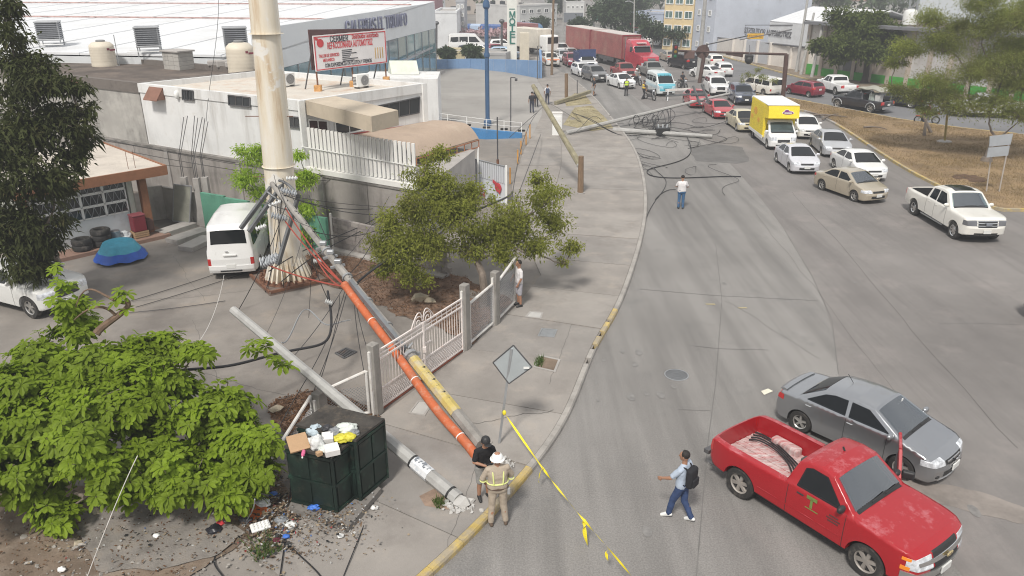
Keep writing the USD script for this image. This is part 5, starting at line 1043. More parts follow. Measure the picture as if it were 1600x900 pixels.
# lorries
def big_wheel(t,x,y,r=.5,w=.3,s_=1):
 wq=sub(t,'wheel',(x,y,r));rot=np.array([[1,0,0],[0,0,1],[0,-1,0]])
 part(wq,'tyre',mv(lathe([(r*.6,-w/2),(r*.95,-w/2),(r,-w*.4),(r,w*.4),(r*.95,w/2),(r*.6,w/2),(r*.6,-w/2)],20),M=rot),RUBBER,smooth=35)
 part(wq,'rim',mv(lathe([(0,w*.3),(r*.3,w*.3),(r*.35,w*.1),(r*.6,w*.3),(r*.6,-w*.3),(r*.35,-w*.1),(r*.3,-w*.3),(0,-w*.3)],16),M=rot),RIM)
def box_truck():
 pr,pf=g(1178,216),g(1201,234.5);h=unit(pf-pr);az=math.atan2(h[1],h[0]);n=V(-h[1],h[0],0);c=(pr+pf)/2+n*.85
 c=pf+n*.85-h*3.55
 t=vehicle('van','box_truck','yellow box delivery truck with white cab and violet oval emblem',WHT,pos=c+h*1.55,az=az,cat='truck',fine=.11,ws=WSHIELD,S=dict(L=4.7,W=1.92,H=1.95,xr=.02,xf=.84,rw=None,r=.34,seams=(.62,.82),side=[[(.66,1.22),(.66,1.72),(.73,1.72),(.81,1.22)]],ws=((.872,1.24),(.735,1.84))),extras=None)
 YEL=mat('yellow_box',(.78,.60,.03),rough=.5,var=.06,coords='obj');OFF=mat('box_white',(.72,.72,.70),rough=.5,var=.05)
 x0,x1=-3.0,.72
 part(t,'cargo_box',rbx(((x0+x1)/2,0,1.75),(x1-x0,2.16,2.3),.06),YEL)
 part(t,'cargo_box_front',hexa([(x1-.05,-1.07,1.98),(x1+.9,-1.02,2.08),(x1+.9,1.02,2.08),(x1-.05,1.07,1.98)],[(x1-.05,-1.07,2.88),(x1+.72,-1.02,2.84),(x1+.72,1.02,2.84),(x1-.05,1.07,2.88)]),YEL)
 part(t,'box_roof',rbx(((x0+x1+.6)/2,0,2.91),(x1-x0+.62,2.14,.07),.03),OFF)
 part(t,'box_skirt',[bx(((x0+x1)/2,s_*1.06,.66),(x1-x0,.05,.22))for s_ in(-1,1)],OFF,kind='stuff')
 VI=mat('violet_print',(.22,.06,.2),rough=.5);WH=mat('box_white',())
 xe=x1+.82
 for m_,s1,d_ in((WH,1.12,0),(VI,1.0,.012)):
  part(t,'emblem',mv(cat_([ell((0,.12,-.02),(.02,.36*s1,.13*s1)),ell((0,.02,.08),(.02,.16*s1,.12*s1))]),(xe+d_-.0,.15,2.45)),m_,smooth=True)
 part(t,'emblem_lettering',bx((xe+.03,.27,2.43),(.02,.5,.07)),WH)
 for k,(x,z,a)in enumerate(((-1.6,2.1,.5),(-.6,1.6,.32),(-2.4,1.6,.3))):part(t,'side_emblem',ell((x,-1.085,z),(a,.012,a*.55)),mat('orange_print',(.75,.38,.04),rough=.5),smooth=True)
 big_wheel(t,-2.2,.85,.36,.3);big_wheel(t,-2.2,-.85,.36,.3)
box_truck()
def semi():
 p1,p2=g(1002,113.5),g(889,84);h=unit(p1-p2);az=math.atan2(h[1],h[0]);n=V(-h[1],h[0],0)
 c=g(1000,116)
 RT=('lorry_red',(.42,.03,.05),.3,.7)
 t=vehicle('van','red_lorry','red long-nosed lorry pulling two dusty red curtain trailers',RT,pos=c-h*3.1+n*1.2,az=az,cat='lorry',fine=.16,S=dict(L=7.2,W=2.4,H=3.75,xr=.16,xf=.83,r=.5,belt=1.9,tum=.06,rw=None,top=[(.004,.35),(0,.6),(.0,1.9),(.01,2.0),(.35,2.05),(.47,2.02),(.585,1.78),(.68,1.25),(.97,1.1),(1,.9),(1,.35),(.97,.27),(.02,.3)][0:0]or[(.30,.35),(.30,2.02),(.33,2.05),(.47,2.0),(.58,1.72),(.655,1.27),(.96,1.08),(1,.9),(1,.35),(.97,.27),(.32,.3)],ws=((.652,1.30),(.592,1.66)),side=[[(.48,1.25),(.48,1.6),(.56,1.62),(.61,1.27)]],seams=(.46,.63),hl=(.94,.55,.72),tl=(.0,.3,.4),gr=(.5,1.0),grillemat=STEEL))
 part(t,'chassis',bx((-2.2,0,.8),(3.6,1.0,.35)),STEEL)
 part(t,'visor',bx((.75,0,3.02),(.3,2.1,.12)),CHROME);part(t,'roof_lettering',bx((.52,0,3.36),(.5,1.2,.05)),WHITEP)
 for s_ in(-1,1):part(t,'exhaust_stack',tube([(-1.5,s_*1.15,1.2),(-1.5,s_*1.15,3.9)],.09,8),CHROME);part(t,'fuel_tank',tube([(-1.2,s_*1.05,.75),(.3,s_*1.05,.75)],.33,12),CHROME)
 for x in(-1.9,-3.1):
  for s_ in(-1,1):big_wheel(t,x,s_*.95,.5,.5)
 CUR=mat('lorry_curtain',(.30,.10,.09),rough=.85,var=.18,scale=.7,dirt=[((.36,.22,.17),.45,.6),((.2,.08,.07),.25,1.2)]);RF=mat('trailer_roof',(.5,.46,.43),rough=.7,var=.1)
 for i,(x0,x1)in enumerate(((-12.4,-2.4),(-22.6,-13.2))):
  s=sub(t,'trailer',(0,0,0))
  part(s,'box',rbx(((x0+x1)/2,0,2.65),(x1-x0,2.55,2.9),.05),CUR)
  part(s,'roof',bx(((x0+x1)/2,0,4.12),(x1-x0-.05,2.5,.06)),RF)
  part(s,'front_frame',[bx((x1+.02,s_*1.22,2.65),(.08,.12,2.9))for s_ in(-1,1)]+[bx((x1+.02,0,z),(.08,2.5,.12))for z in(1.25,4.05)],mat('frame_red',(.25,.03,.04),rough=.6),kind='stuff')
  part(s,'chassis',bx(((x0+x1)/2,0,1.05),(x1-x0-.4,1.1,.3)),STEEL)
  part(s,'side_guard',[bx(((x0+x1)/2,s_*1.2,.95),(5.0,.05,.5))for s_ in(-1,1)],STEEL,kind='stuff')
  for x in(x0+1.2,x0+2.5):
   for s_ in(-1,1):
    w=sub(t,'wheel',(x,s_*.98,.5));part(w,'tyre',mv(lathe([(0,-.25),(.45,-.25),(.5,-.2),(.5,.2),(.45,.25),(0,.25)],18),M=[[1,0,0],[0,0,1],[0,-1,0]]),RUBBER,smooth=35)
semi()
def tank_truck(px,py,az,label,bodycol,tankcol,L=8.0,tank_=False):
 c=g(px,py);t=thing('distant_lorry',label,'lorry',loc=(c[0],c[1],0),rz=az)
 part(t,'cab',rbx((L/2-1.0,0,1.75),(1.9,2.3,2.3),.25),WHITEP,smooth=30);part(t,'windscreen',rbx((L/2-.06,0,2.2),(.1,1.9,.9),.04),GLASS)
 if tank_:part(t,'tank',mv(lathe([(0,-L*.38),(.9,-L*.37),(1.25,-L*.34),(1.25,L*.3),(.9,L*.33),(0,L*.34)],24),(-.8,0,2.4),M=[[0,0,1],[0,1,0],[-1,0,0]]),mat('tank_blue',tankcol,rough=.4),smooth=40)
 else:part(t,'box',rbx((-1.0,0,2.3),(L-2.2,2.5,2.7),.05),mat(label.split()[0]+'_box',tankcol,rough=.6,var=.1))
 part(t,'chassis',bx((0,0,.8),(L-.4,1.0,.3)),STEEL)
 for x in(L/2-1,-L/2+1.4,-L/2+2.6):
  for s_ in(-1,1):big_wheel(t,x,s_*.95,.5,.35)
tank_truck(835,84,-.95,'cream box lorry in the distance behind the motel tower',None,(.60,.56,.48),9)
tank_truck(829,71,-.95,'blue tank lorry far back by the motel tower',None,(.12,.22,.36),9,True)
tank_truck(818,72,-.95,'maroon box lorry far back beside the blue tank lorry',None,(.24,.1,.1),9)
def motorbike(px,py,az,label,col,rider=None):
 p=g(px,py);t=thing('motorbike',label,'motorbike',loc=(p[0],p[1],0),rz=az)
 cm=mat('bike_'+col[0],col[1],rough=.35,coat=.5)
 for x in(-.65,.65):
  w=sub(t,'wheel',(x,0,.3));a=np.linspace(0,2*math.pi,21)
  part(w,'tyre',tube(np.c_[.27*np.cos(a),0*a,.27*np.sin(a)],.05,8,False),RUBBER,smooth=True);part(w,'rim',[tube([(0,0,0),(.25*math.cos(b),0,.25*math.sin(b))],.012,4)for b in a[::4]],GALV,kind='stuff')
 part(t,'frame',[tube([(-.65,0,.3),(-.1,0,.38),(.3,0,.75),(.65,0,.3)],.035,6),tube([(.3,0,.7),(-.55,0,.75)],.035,6)],STEEL,kind='stuff')
 part(t,'engine',rbx((.0,0,.42),(.4,.26,.32),.05),STEEL);part(t,'tank',ell((.18,0,.84),(.28,.15,.15)),cm,smooth=True)
 part(t,'seat',rbx((-.35,0,.84),(.65,.24,.1),.04),BLACKP);part(t,'tail',rbx((-.72,0,.84),(.25,.2,.14),.04),cm)
 part(t,'fork',[tube([(.65,s_*.08,.3),(.42,s_*.1,.98)],.025,5)for s_ in(-1,1)],GALV,kind='stuff');part(t,'handlebar',tube([(.36,-.36,1.02),(.44,0,1.0),(.36,.36,1.02)],.02,5),BLACKP)
 part(t,'headlamp',ell((.55,0,.88),(.09,.1,.1)),HEADL,smooth=True);part(t,'mudguard',ell((.65,0,.60),(.24,.07,.06)),cm,smooth=True)
 return t
motorbike(1015,156,-1.1,'dark motorbike standing beside the policeman in the yellow vest',('black',(.03,.03,.035)))
motorbike(1447,193,2.9,'red motorbike riding past the median stake',('red',(.35,.03,.03)))
motorbike(1066,139,-1.2,'dark motorbike right beside the turquoise van',('black',()))
motorbike(995,133,-1.15,'dark motorbike among the cars behind the white taxi',('black',()))
motorbike(1002,105,1.9,'motorbike ridden past the red lorry front',('black',()))
# fence with white gate
PZ=.14
FP=mat('fence_post_concrete',(.25,.235,.215),rough=.95,var=.2,scale=2,bump=.4,dirt=((.09,.085,.08),.35,2.5,(1,1,.5)))
FWH=mat('flaking_white',(.62,.60,.57),rough=.75,var=.1,scale=3,dirt=((.33,.25,.19),.35,5))
def post(px,py,pyt,label,w=.26):
 p=g(px,py,PZ);z=zat(pyt,p);t=thing('fence_post',label,'post',loc=(p[0],p[1],0),rz=fa_)
 part(t,'shaft',rbx((0,0,z/2),(w,w*.9,z),.02),FP);part(t,'edge_strip',bx((-w/2-.03,0,z/2-.05),(.06,.07,z-.25)),FWH)
 return V(p[0],p[1],0),z
fa_=math.atan2(22.03-18.15,-1.48+3.68)
q0,zq0=post(405,781,690,'grey fence post under the leaves of the near tree',.34)
q1,zq1=post(503,662,612,'broken dark fence post that the grey pole rests on',.30)
q2,zq2=post(590,645,537,'grey concrete gate post left of the white gate')
q3,zq3=post(728,545,444,'grey concrete gate post right of the white gate')
q4,zq4=post(774,506,424,'weathered post at the foot of the middle tree')
q5,zq5=post(806,474,452,'short post beside the man in shorts',.16)
def chain_link(t,a,b,z0,z1,pitch=.09,r=.004,m_=GALV,name='wire_mesh'):
 u=unit(b-a);L_=hyp(b-a);h=z1-z0;ms=[];n=int((L_+h)/pitch)
 for k in range(n):
  for sg in(1,-1):
   s0=k*pitch-h;x0,y0,x1,y1=s0,0,s0+h,h
   if x0<0:y0=-x0;x0=0
   if x1>L_:y1=h-(x1-L_);x1=L_
   if x1-x0<.02:continue
   if sg<0:x0,x1=L_-x0,L_-x1
   ms.append(beam(a+u*x0+V(0,0,z0+y0),a+u*x1+V(0,0,z0+y1),r*2,r*2))
 if ms:part(t,name,ms,m_,kind='stuff')
def mesh_panel(a,b,za,zb,label,z0=.3,low=True):
 t=thing('mesh_fence_panel',label,'fence')
 part(t,'top_rail',tube([V(a[0],a[1],za),V(b[0],b[1],zb)],.045,8),FWH)
 if low:part(t,'bottom_rail',tube([V(a[0],a[1],z0),V(b[0],b[1],z0)],.04,8),FWH)
 for p,z in((a,za),(b,zb)):part(t,'upright',tube([V(p[0],p[1],z0-.1),V(p[0],p[1],z)],.045,8),FWH)
 chain_link(t,a,b,z0,min(za,zb)-.03)
uf=unit(q3-q2)
mesh_panel(q1+uf*.15+V(0,0,0),q2-unit(q2-q1)*.22,1.05,1.45,'white tube frame with wire mesh left of the gate post',.2)
mesh_panel(q0+V(.1,.3,0),q1-V(.2,.05,0),.75,1.0,'sagging white rail with wire mesh beside the dark cabinets',.2,False)
mesh_panel(q3+uf*.25,q4-uf*.12,1.6,1.65,'white tube frame between the gate post and the tree',.25)
mesh_panel(q4+uf*.15,q5-uf*.05,1.6,1.9,'white tube frame beside the man in shorts',.25)
gt=thing('white_gate','white two-leaf bar gate with scrollwork between concrete posts','gate')
GWH=mat('gate_white',(.70,.64,.61),rough=.6,var=.08,dirt=((.42,.27,.2),.3,6))
ga0,ga1=q2+uf*.2,q3-uf*.18;Lg=hyp(ga1-ga0)
for k in range(2):
 leaf=sub(gt,'gate_leaf');a=ga0+uf*(Lg*.5*k+.02);b=ga0+uf*(Lg*.5*(k+1)-.02);w=hyp(b-a)
 zb_,zm,zt1,zt2=.24,.78,1.66,1.92
 for z in(zb_,zm,zt1,zt2):part(leaf,'rail',beam(a+V(0,0,z),b+V(0,0,z),.045,.045),GWH)
 for p in(a,b):part(leaf,'stile',beam(p+V(0,0,.2),p+V(0,0,1.95),.055,.055),GWH)
 n=15
 for i in range(1,n):part(leaf,'bar',beam(a+uf*w*i/n+V(0,0,zm),a+uf*w*i/n+V(0,0,zt2 if i%2 else zt1+.0),.02,.02),GWH)
 part(leaf,'mid_rail',beam(a+V(0,0,1.79),b+V(0,0,1.79),.025,.025),GWH)
 chain_link(leaf,a,b,zb_,zm,.115,.011,GWH,'diamond_mesh')
 part(leaf,'toe_plate',beam(a+V(0,0,.18),b+V(0,0,.18),.04,.08),mat('rust_red',(.25,.08,.05),rough=.9,var=.3))
mid=ga0+uf*Lg*.5
for s_ in(-1,1):
 a=np.linspace(0,1,26);rr=.22*(1-.75*a);th=a*9.5
 part(gt,'scroll',tube([mid+uf*s_*(.24+.0-r_*math.cos(t_))+V(0,0,2.0+r_*math.sin(t_))for r_,t_ in zip(rr,th)],.016,5),GWH)
 part(gt,'scroll',tube(curve([mid+uf*s_*.55+V(0,0,1.93),mid+uf*s_*.42+V(0,0,2.12),mid+uf*s_*.2+V(0,0,2.3),mid+uf*s_*.03+V(0,0,2.1)],14),.016,5),GWH)
part(gt,'latch',[beam(mid+V(0,0,1.25),mid+uf*.35+V(0,0,1.22),.04,.04),bx(mid+V(.02,-.04,1.1),(.1,.1,.16))],GWH,kind='stuff')
# the tall stained column
pz=g(452,437,.12);colm=thing('steel_column','tall rust-stained cream steel column with flared gusset base','column')
PAINTC=usdkit.material(stage,'/World/Looks/stained_cream',{'geo':('geometry',{}),'m1':('mapping',{'scale':(1.6,1.6,.16)}),'n1':('noise_texture',{'scale':1.3,'detail':7,'roughness':.65}),'r1':('rgb_ramp',{'ramp':[(.34,(.70,.67,.61)),(.54,(.64,.57,.45)),(.70,(.42,.27,.14))]}),'n2':('noise_texture',{'scale':.9,'detail':6,'roughness':.6}),'m2':('map_range',{'from_min':.60,'from_max':.63,'to_min':0.,'to_max':.9,'clamp':True}),'x2':('mix_color',{'b':(.68,.66,.62)}),'p':('principled_bsdf',{'roughness':.6})},[('geo.position','m1.vector'),('m1.vector','n1.vector'),('n1.fac','r1.fac'),('geo.position','n2.vector'),('n2.fac','m2.value'),('m2.result','x2.fac'),('r1.color','x2.a'),('x2.result','p.base_color')],surface='p.BSDF')
tilt=np.array([[1,0,.022],[0,1,0],[0,0,1]])
part(colm,'shaft',mv(cat_([lathe([(.60,z0),(.60-.012*z0,z0),(.585-.012*z1,z1-.02),(.575-.012*z1,z1)],40)for z0,z1 in((.2,4.6),(4.6,9.2),(9.2,13.5))]),pz-V(0,0,.1),M=tilt),PAINTC,smooth=30)
for k in range(24):
 a=k*math.pi/12;d=V(math.cos(a),math.sin(a),0);s_=V(-d[1],d[0],0)*.035
 o=pz+V(0,0,.16)
 part(colm,'gusset',hexa([o+d*.5-s_,o+d*.90-s_,o+d*.90+s_,o+d*.5+s_],[o+d*.5-s_+V(0,0,.85),o+d*.60-s_+V(0,0,.85),o+d*.60+s_+V(0,0,.85),o+d*.5+s_+V(0,0,.85)]),PAINTC)
 part(colm,'anchor_bolt',mv(lathe([(0,0),(.05,0),(.05,.14),(0,.14)],6),o+d*1.04+V(0,0,.0)),RUST)
part(colm,'base_plate',lathe([(0,0),(1.12,0),(1.12,.05),(0,.05)],32)[0:0]or mv(lathe([(0,0),(1.12,0),(1.12,.05),(0,.05)],32),pz+V(0,0,.11)),RUST)
part(colm,'plinth',rbx(pz+V(0,0,.03),(2.35,2.35,.2),.03,.62),mat('plinth_brown',(.16,.12,.10),rough=.95,var=.3,dirt=((.25,.2,.17),.3,2)))
for a in(.62,.62+math.pi/2):
 for s_ in(-1,1):d=V(math.cos(a),math.sin(a),0)*1.15*s_;n_=V(-d[1],d[0],0);part(colm,'plinth_frame',beam(pz+d+n_*.98+V(0,0,.13),pz+d-n_*.98+V(0,0,.13),.08,.1),RUST)
for z in(4.1,6.3):part(colm,'step_bolt',[tube([pz+V(-.85,-.1,z),pz+V(.85,-.1,z)],.015,5)],RUST)
# fallen poles
POLE=mat('pole_concrete',(.36,.355,.34),rough=.85,var=.12,scale=2,bump=.3,dirt=[((.18,.17,.16),.3,1.2),((.5,.49,.47),.25,3)])
def octpole(a,b,ra,rb,n=8):return tube([a+(b-a)*k/6 for k in range(7)],np.linspace(ra,rb,7),n)
a2,b2=g(716,780,.22),at(364,484,20.0)
t=thing('fallen_pole','plain pale grey concrete pole lying over the fence beside the dark cabinets','utility pole')
part(t,'shaft',octpole(a2,b2,.165,.115),POLE,smooth=False)
ax=unit(b2-a2);
for f_,col in((.16,(.05,.05,.05)),(.075*.3,(.03,.03,.03))):
 p=a2+(b2-a2)*f_;part(t,'strap',tube([p,p+ax*.05],.172,16),BLACKP)
pp=a2+(b2-a2)*.10
part(t,'paper_notice',[tube([pp,pp+ax*.55],[.171,.165],8,False)],mat('torn_paper',(.62,.63,.64),rough=.9,var=.12,scale=6,dirt=((.25,.33,.42),.35,9)))
for k in range(9):part(t,'paper_print',bx(pp+ax*(.05+.055*k)+V(.05*math.sin(5*k),0,.168),(.10,.03,.008),.6),mat('print_grey',(.2,.22,.25),rough=.9,var=.4,scale=12))
rb_=thing('pole_rubble','broken concrete chunks around the snapped foot of the grey pole','rubble',kind='stuff')
def chunk(c,s,seed):
 r=np.random.default_rng(seed);pts=r.normal(0,1,(14,3));pts/=np.linalg.norm(pts,axis=1)[:,None];m=trimesh.convex.convex_hull(pts*np.asarray(s)*r.uniform(.7,1,(14,1)));return m.vertices+c,m.faces
part(rb_,'chunk',[chunk(g(722,784,.24),(.22,.18,.17),1),chunk(g(735,783,.17),(.13,.12,.08),2)]+[chunk(g(718+rnd.gauss(0,13),789+rnd.gauss(0,7),.16),np.full(3,rnd.uniform(.02,.08)),10+k)for k in range(55)],CONCL)
part(rb_,'steel_strands',[tube([a2,a2-ax*.3+V(rnd.uniform(-.1,.1),rnd.uniform(-.1,.1),0)],.008,4)for _ in range(5)],RUST)
solo('soil_patch',sheet(Polygon(P2([(655,775),(682,762),(722,770),(730,788),(700,796),(664,790)],.15)),.149,.1,.012,9,4),mat('reddish_soil',(.28,.2,.15),rough=1,var=.3,scale=3,bump=.6),kind='structure')
a1,b1=g(752,694,.25),at(425,287,27.0);ax1=unit(b1-a1);L1=hyp(b1-a1)
P1t=lambda f_:a1+(b1-a1)*f_
sd=unit(np.cross(ax1,V(0,0,1)))
sd=sd if sd@V(-1,-.6,0)>0 else-sd
fp=thing('fallen_pole','power pole with yellow foot and insulators toppled against the tall column','utility pole')
part(fp,'shaft',octpole(a1,b1,.17,.095),mat('old_pole_concrete',(.27,.255,.235),rough=.9,var=.2,scale=2,bump=.3,dirt=((.12,.11,.1),.4,1.5)))
YP=mat('yellow_band_paint',(.52,.41,.13),rough=.85,var=.2,scale=3,dirt=[((.35,.33,.3),.6,3),((.16,.15,.13),.3,7)])
part(fp,'yellow_band',tube([P1t(.085),P1t(.25)],[.170,.161],8,False),YP)
for k in range(6):part(fp,'band_mark',bx(P1t(.115+.019*k)+V(.02*(k%2),0,.159),(.07,.035+.04*(k%2),.012),.3+.8*(k%2)),BLACKP)
part(fp,'clamp',[tube([P1t(.258),P1t(.266)],.215,12),beam(P1t(.262)+sd*.3,P1t(.262)-sd*.3,.07,.09)],GALV,kind='stuff')
part(fp,'clamp_bolt',[tube([P1t(.27)+V(0,0,.18),P1t(.27)+V(.12,.08,.3)],.03,6)],GALV)
part(fp,'steel_channel',beam(P1t(.27)+sd*.10+V(0,0,.17),P1t(.52)+sd*.10+V(0,0,.16),.12,.14),mat('grey_channel',(.19,.2,.21),rough=.55,metal=.3,var=.15))
for f_ in(.36,.45,.55,.66):part(fp,'strap',tube([P1t(f_),P1t(f_+.004)],.17-.05*f_+.03,12),GALV)
ORC=mat('orange_conduit',(.47,.115,.04),rough=.6,var=.15,scale=1.5,dirt=[((.30,.13,.08),.4,2),((.42,.33,.26),.3,6)])
cd=thing('orange_conduit','orange plastic pipe strapped along the toppled power pole','pipe')
cps=[g(745,716,.12),P1t(.02)+sd*.34+V(0,0,.02),P1t(.10)+sd*.40+V(0,0,.0),P1t(.25)+sd*.33,P1t(.4)+sd*.28,P1t(.52)+sd*.24]
part(cd,'pipe',tube(curve(cps,40),.12,14),ORC,smooth=40)
part(cd,'end_cap',tube([cps[-1],cps[-1]+ax1*.14],.127,14),ORC)
for f_ in(.09,.25,.40):part(cd,'strap',tube([curve(cps,40)[int(f_/.52*39)],curve(cps,40)[int(f_/.52*39)]+ax1*.03],.126,14),WHITEP)
REDW=mat('red_cable',(.32,.06,.04),rough=.6,var=.15)
ce=cps[-1]
def insulator(t,a,b,r=.085,n=6,m_=None):
 a,b=np.asarray(a,float),np.asarray(b,float);P,R=[],[]
 for k in range(n):
  f0=k/n
  for df,rr in((0,.35),(.15/n*2,1.),(.55/n,.9),(.8/n,.35)):P.append(a+(b-a)*(f0+df));R.append(r*rr)
 P.append(b);R.append(r*.35);part(t,'insulator',tube(P,R,12),m_ or INS,smooth=30)
INS=mat('insulator_grey',(.42,.44,.46),rough=.35,var=.1);INSW=mat('insulator_white',(.62,.63,.62),rough=.3,var=.08)
for k,tgt in enumerate(((405,408,26.4),(440,338,26.6),(446,325,26.8),(495,405,24.5))):
 e_=at(*tgt);c=curve([ce,ce*.5+e_*.5-V(0,0,.12+.05*k),e_],24)
 part(cd,'red_cable',tube(c,.026,6),REDW)
CA=mat('crossarm_steel',(.16,.165,.17),rough=.5,metal=.5,var=.2)
arms=[((376,357,26.0),(435,277,27.6)),((389,362,25.8),(445,283,27.4)),((434,414,25.6),(467,304,26.8))]
for p,q in arms:part(fp,'crossarm',beam(at(*p),at(*q),.11,.13),CA)
for p,q,w_ in(((438,297,26.6),(464,303,26.6),0),((424,336,26.3),(449,342,26.3),0),((406,408,25.7),(435,399,25.7),0),((408,414,25.6),(432,406,25.6),0)):insulator(fp,at(*p),at(*q),.13,6)
for p,q in(((447,279,27.2),(465,278,27.2)),((420,322,26.6),(440,314,26.6)),((400,358,26.0),(416,352,26.0)),((490,408,24.6),(503,407,24.6)),((508,470,21.5),(520,474,21.5))):insulator(fp,at(*p),at(*q),.085,4,INSW)
part(fp,'bracket',[tube(curve([at(436,282,27),at(448,287,26.8),at(462,300,26.6)],8),.05,6),tube([at(418,300,26.8),at(440,316,26.6)],.04,6)],CA,kind='stuff')
for f_,k in((.60,0),(.64,1),(.68,2)):part(fp,'cable_clamp',[beam(P1t(f_)+sd*.25,P1t(f_)-sd*.22,.09,.07),rbx(P1t(f_)+V(0,0,.16),(.22,.16,.14),.03)],GALV,kind='stuff')
# loose cables
def cable(px3,r=.016,label='',m_=WIRE,n=40,name='fallen_cable',sag=0.,cat='cable',group=None,sides=5):
 pts=[at(*p)if len(p)==3 else g(*p,.16)for p in px3]
 return solo(name,tube(curve(pts,n,sag),r,sides),m_,label,cat,group)
cable([(512,455,22.5),(516,480,21.6),(517,515,20.3),(505,536,19.6),(470,545,19.2),(420,556,18.6),(360,571,17.6),(300,577,17.2),(200,590,16.6),(70,628,15.5),(-20,655,15)],.038,'thick black cable hanging from the toppled pole into the near tree',sides=8,n=70)
cable([(440,535,19.0),(462,505,20.4),(482,484,21.4),(505,505,21),(520,507,21),(548,500,21.2)],.022,'bent grey cable loop above the grey pole',GALV,30)
cable([(557,443,24.0),(602,408,25.0),(690,355,26.0),(760,322,28),(800,300,34)],.04,'thick black cable running from the pole into the middle tree',n=50,sides=8)
cable([(420,424,25.8),(520,372,29.5),(580,345,31),(660,282,32.5)],.02,'twin drop wire crossing in front of the grey wall, upper',n=30)
cable([(440,440,25.6),(530,378,29.3),(584,350,31),(668,288,32.5)],.02,'twin drop wire crossing in front of the grey wall, lower',n=30)
for k,q in enumerate(([(552,440,22.8),(556,500,21),(565,560,19.5),(580,640,18.0),(585,668)],[(545,445,22.4),(530,500,20.6),(510,560,19.2),(492,606,18),(488,625,17.6)],[(530,460,22.2),(522,520,20.2),(502,590,18.4),(495,612,17.8)],[(540,450,22.3),(520,510,20.4),(480,590,18.2),(440,660,17),(430,700)])):
 cable(q,.011,['thin wire falling from the pole to the gate post foot','thin wire falling from the pole to the broken post','second thin wire ending at the broken post','thin wire slanting from the pole behind the dark cabinets'][k])
cable([(591,645,18.2),(590,700,16.3),(585,760,15),(565,830),(535,905),(520,960)],.012,'black wire hanging past the cabinets down to the pavement')
cable([(455,735,14.6),(452,790,14),(446,840),(437,905),(430,960)],.014,'black wire crossing the litter down to the photo bottom')
cable([(445,842),(465,865),(490,888),(510,915)],.016,'short black wire curling on the pavement at the bottom')
cable([(345,860),(335,880),(352,905),(360,950)],.016,'black wire on the bare ground left of the litter')
cable([(398,780,13),(380,820),(300,893)],.014,'grey rod lying on the bare ground at the bottom left',GALV,12)
cable([(215,712,12.2),(180,790,11.9),(135,905,11.6),(120,950,11.5)],.008,'pale thread hanging in front of the near tree',FWH,20)
cable([(350,430,25),(330,500,19),(310,535,17)],.008,'pale thread slanting over the yard near the van',FWH,16)
cable([(622,-10,40),(614,40,39),(598,140,37.5),(594,185,37)][0:0]or[(342,-20,38),(338,60,38),(330,120,37.8),(322,190,37.2)],.012,'hanging wire in front of the white building left of the column',n=20)
for k,(p,q)in enumerate((((130,210,40),(484,274,33.8)),((130,222,40),(484,282,33.7)),((128,232,39.6),(300,262,36.5)),((484,276,33.7),(700,232,33)),((484,284,33.6),(690,250,33)))):
 cable([p,((p[0]+q[0])/2,(p[1]+q[1])/2+4,(p[2]+q[2])/2),q],.014,['uppermost sagging wire along the grey wall','second sagging wire along the grey wall','short lower wire along the grey wall by the house','wire strung below the white fins to the tree','lower wire below the white fins to the tree'][k],n=24)
for k,(p,q)in enumerate((((205,470),(410,402)),((212,480),(415,415)),((180,490),(352,470)))):
 cable([(p[0],p[1]),((p[0]+q[0])/2,(p[1]+q[1])/2+2),q],.012,['straight wire lying on the yard behind the van','second straight wire lying on the yard by the van','wire lying on the yard towards the near tree'][k],n=12)
tw_=thing('thin_wires','many thin loose wires hanging between the toppled pole, the column and the gate','cable',kind='stuff');ms=[]
q_=np.random.default_rng(6)
for k in range(26):
 f0=q_.uniform(.5,.98);a=P1t(f0)+V(0,0,.15);kind_=k%3
 b=P1t(min(1,f0+q_.uniform(.08,.3)))+q_.normal(0,.35,3)if kind_==0 else(V(a[0]+q_.normal(-.5,.9),a[1]+q_.normal(-.3,.8),.14)if kind_==1 else at(q_.uniform(560,720),q_.uniform(300,360),q_.uniform(27,31)))
 ms.append(tube(curve([a,(a+b)/2-V(0,0,q_.uniform(.05,.5)),b],14),.009+.005*(k%2),4))
part(tw_,'wires',ms,WIRE)
# poles and wires down at the far crossing
t=thing('leaning_pole','mossy pole snapped and leaning over the pavement beside its stump','utility pole')
MOSS=mat('mossy_pole',(.25,.225,.15),rough=.95,var=.25,scale=3,bump=.4)
pa,pb=at(906,258,40.8),at(833,134,47.5);part(t,'shaft',octpole(pa,pb,.17,.13),MOSS);part(t,'broken_end',chunk(pa,(.24,.22,.2),5),CONCL)
p=g(907,302,.14);q=at(908,244,p[1]);t=thing('pole_stump','brown stump of the snapped pole standing in the pavement','pole stump');part(t,'shaft',octpole(V(p[0],p[1],.05),q,.17,.14),mat('brown_wood',(.2,.135,.085),rough=.95,var=.25,scale=4,stretch=(4,4,.6),bump=.4))
part(t,'collar',tube([V(p[0],p[1],.1),V(p[0],p[1],.2)],.24,10),CONC)
t=thing('fallen_beam','dark tilted beam lying over the small grass plot','beam');part(t,'shaft',beam(g(868,161,.3),at(922,143,76),.3,.28),MOSS)
p=g(885,155,.14);t=thing('pole_stump','brown post standing behind the tilted beam','pole stump');part(t,'shaft',tube([V(p[0],p[1],0),at(885,115,p[1])],.16,8),mat('brown_wood',()))
p=g(902,147,.14);solo('thin_post',tube([V(p[0],p[1],0),at(902,125,p[1])],.05,6),STEEL,'thin dark post right of the brown post by the grass','post')
p1_,p2_=g(884,208,.25),at(1088,158,66.5)
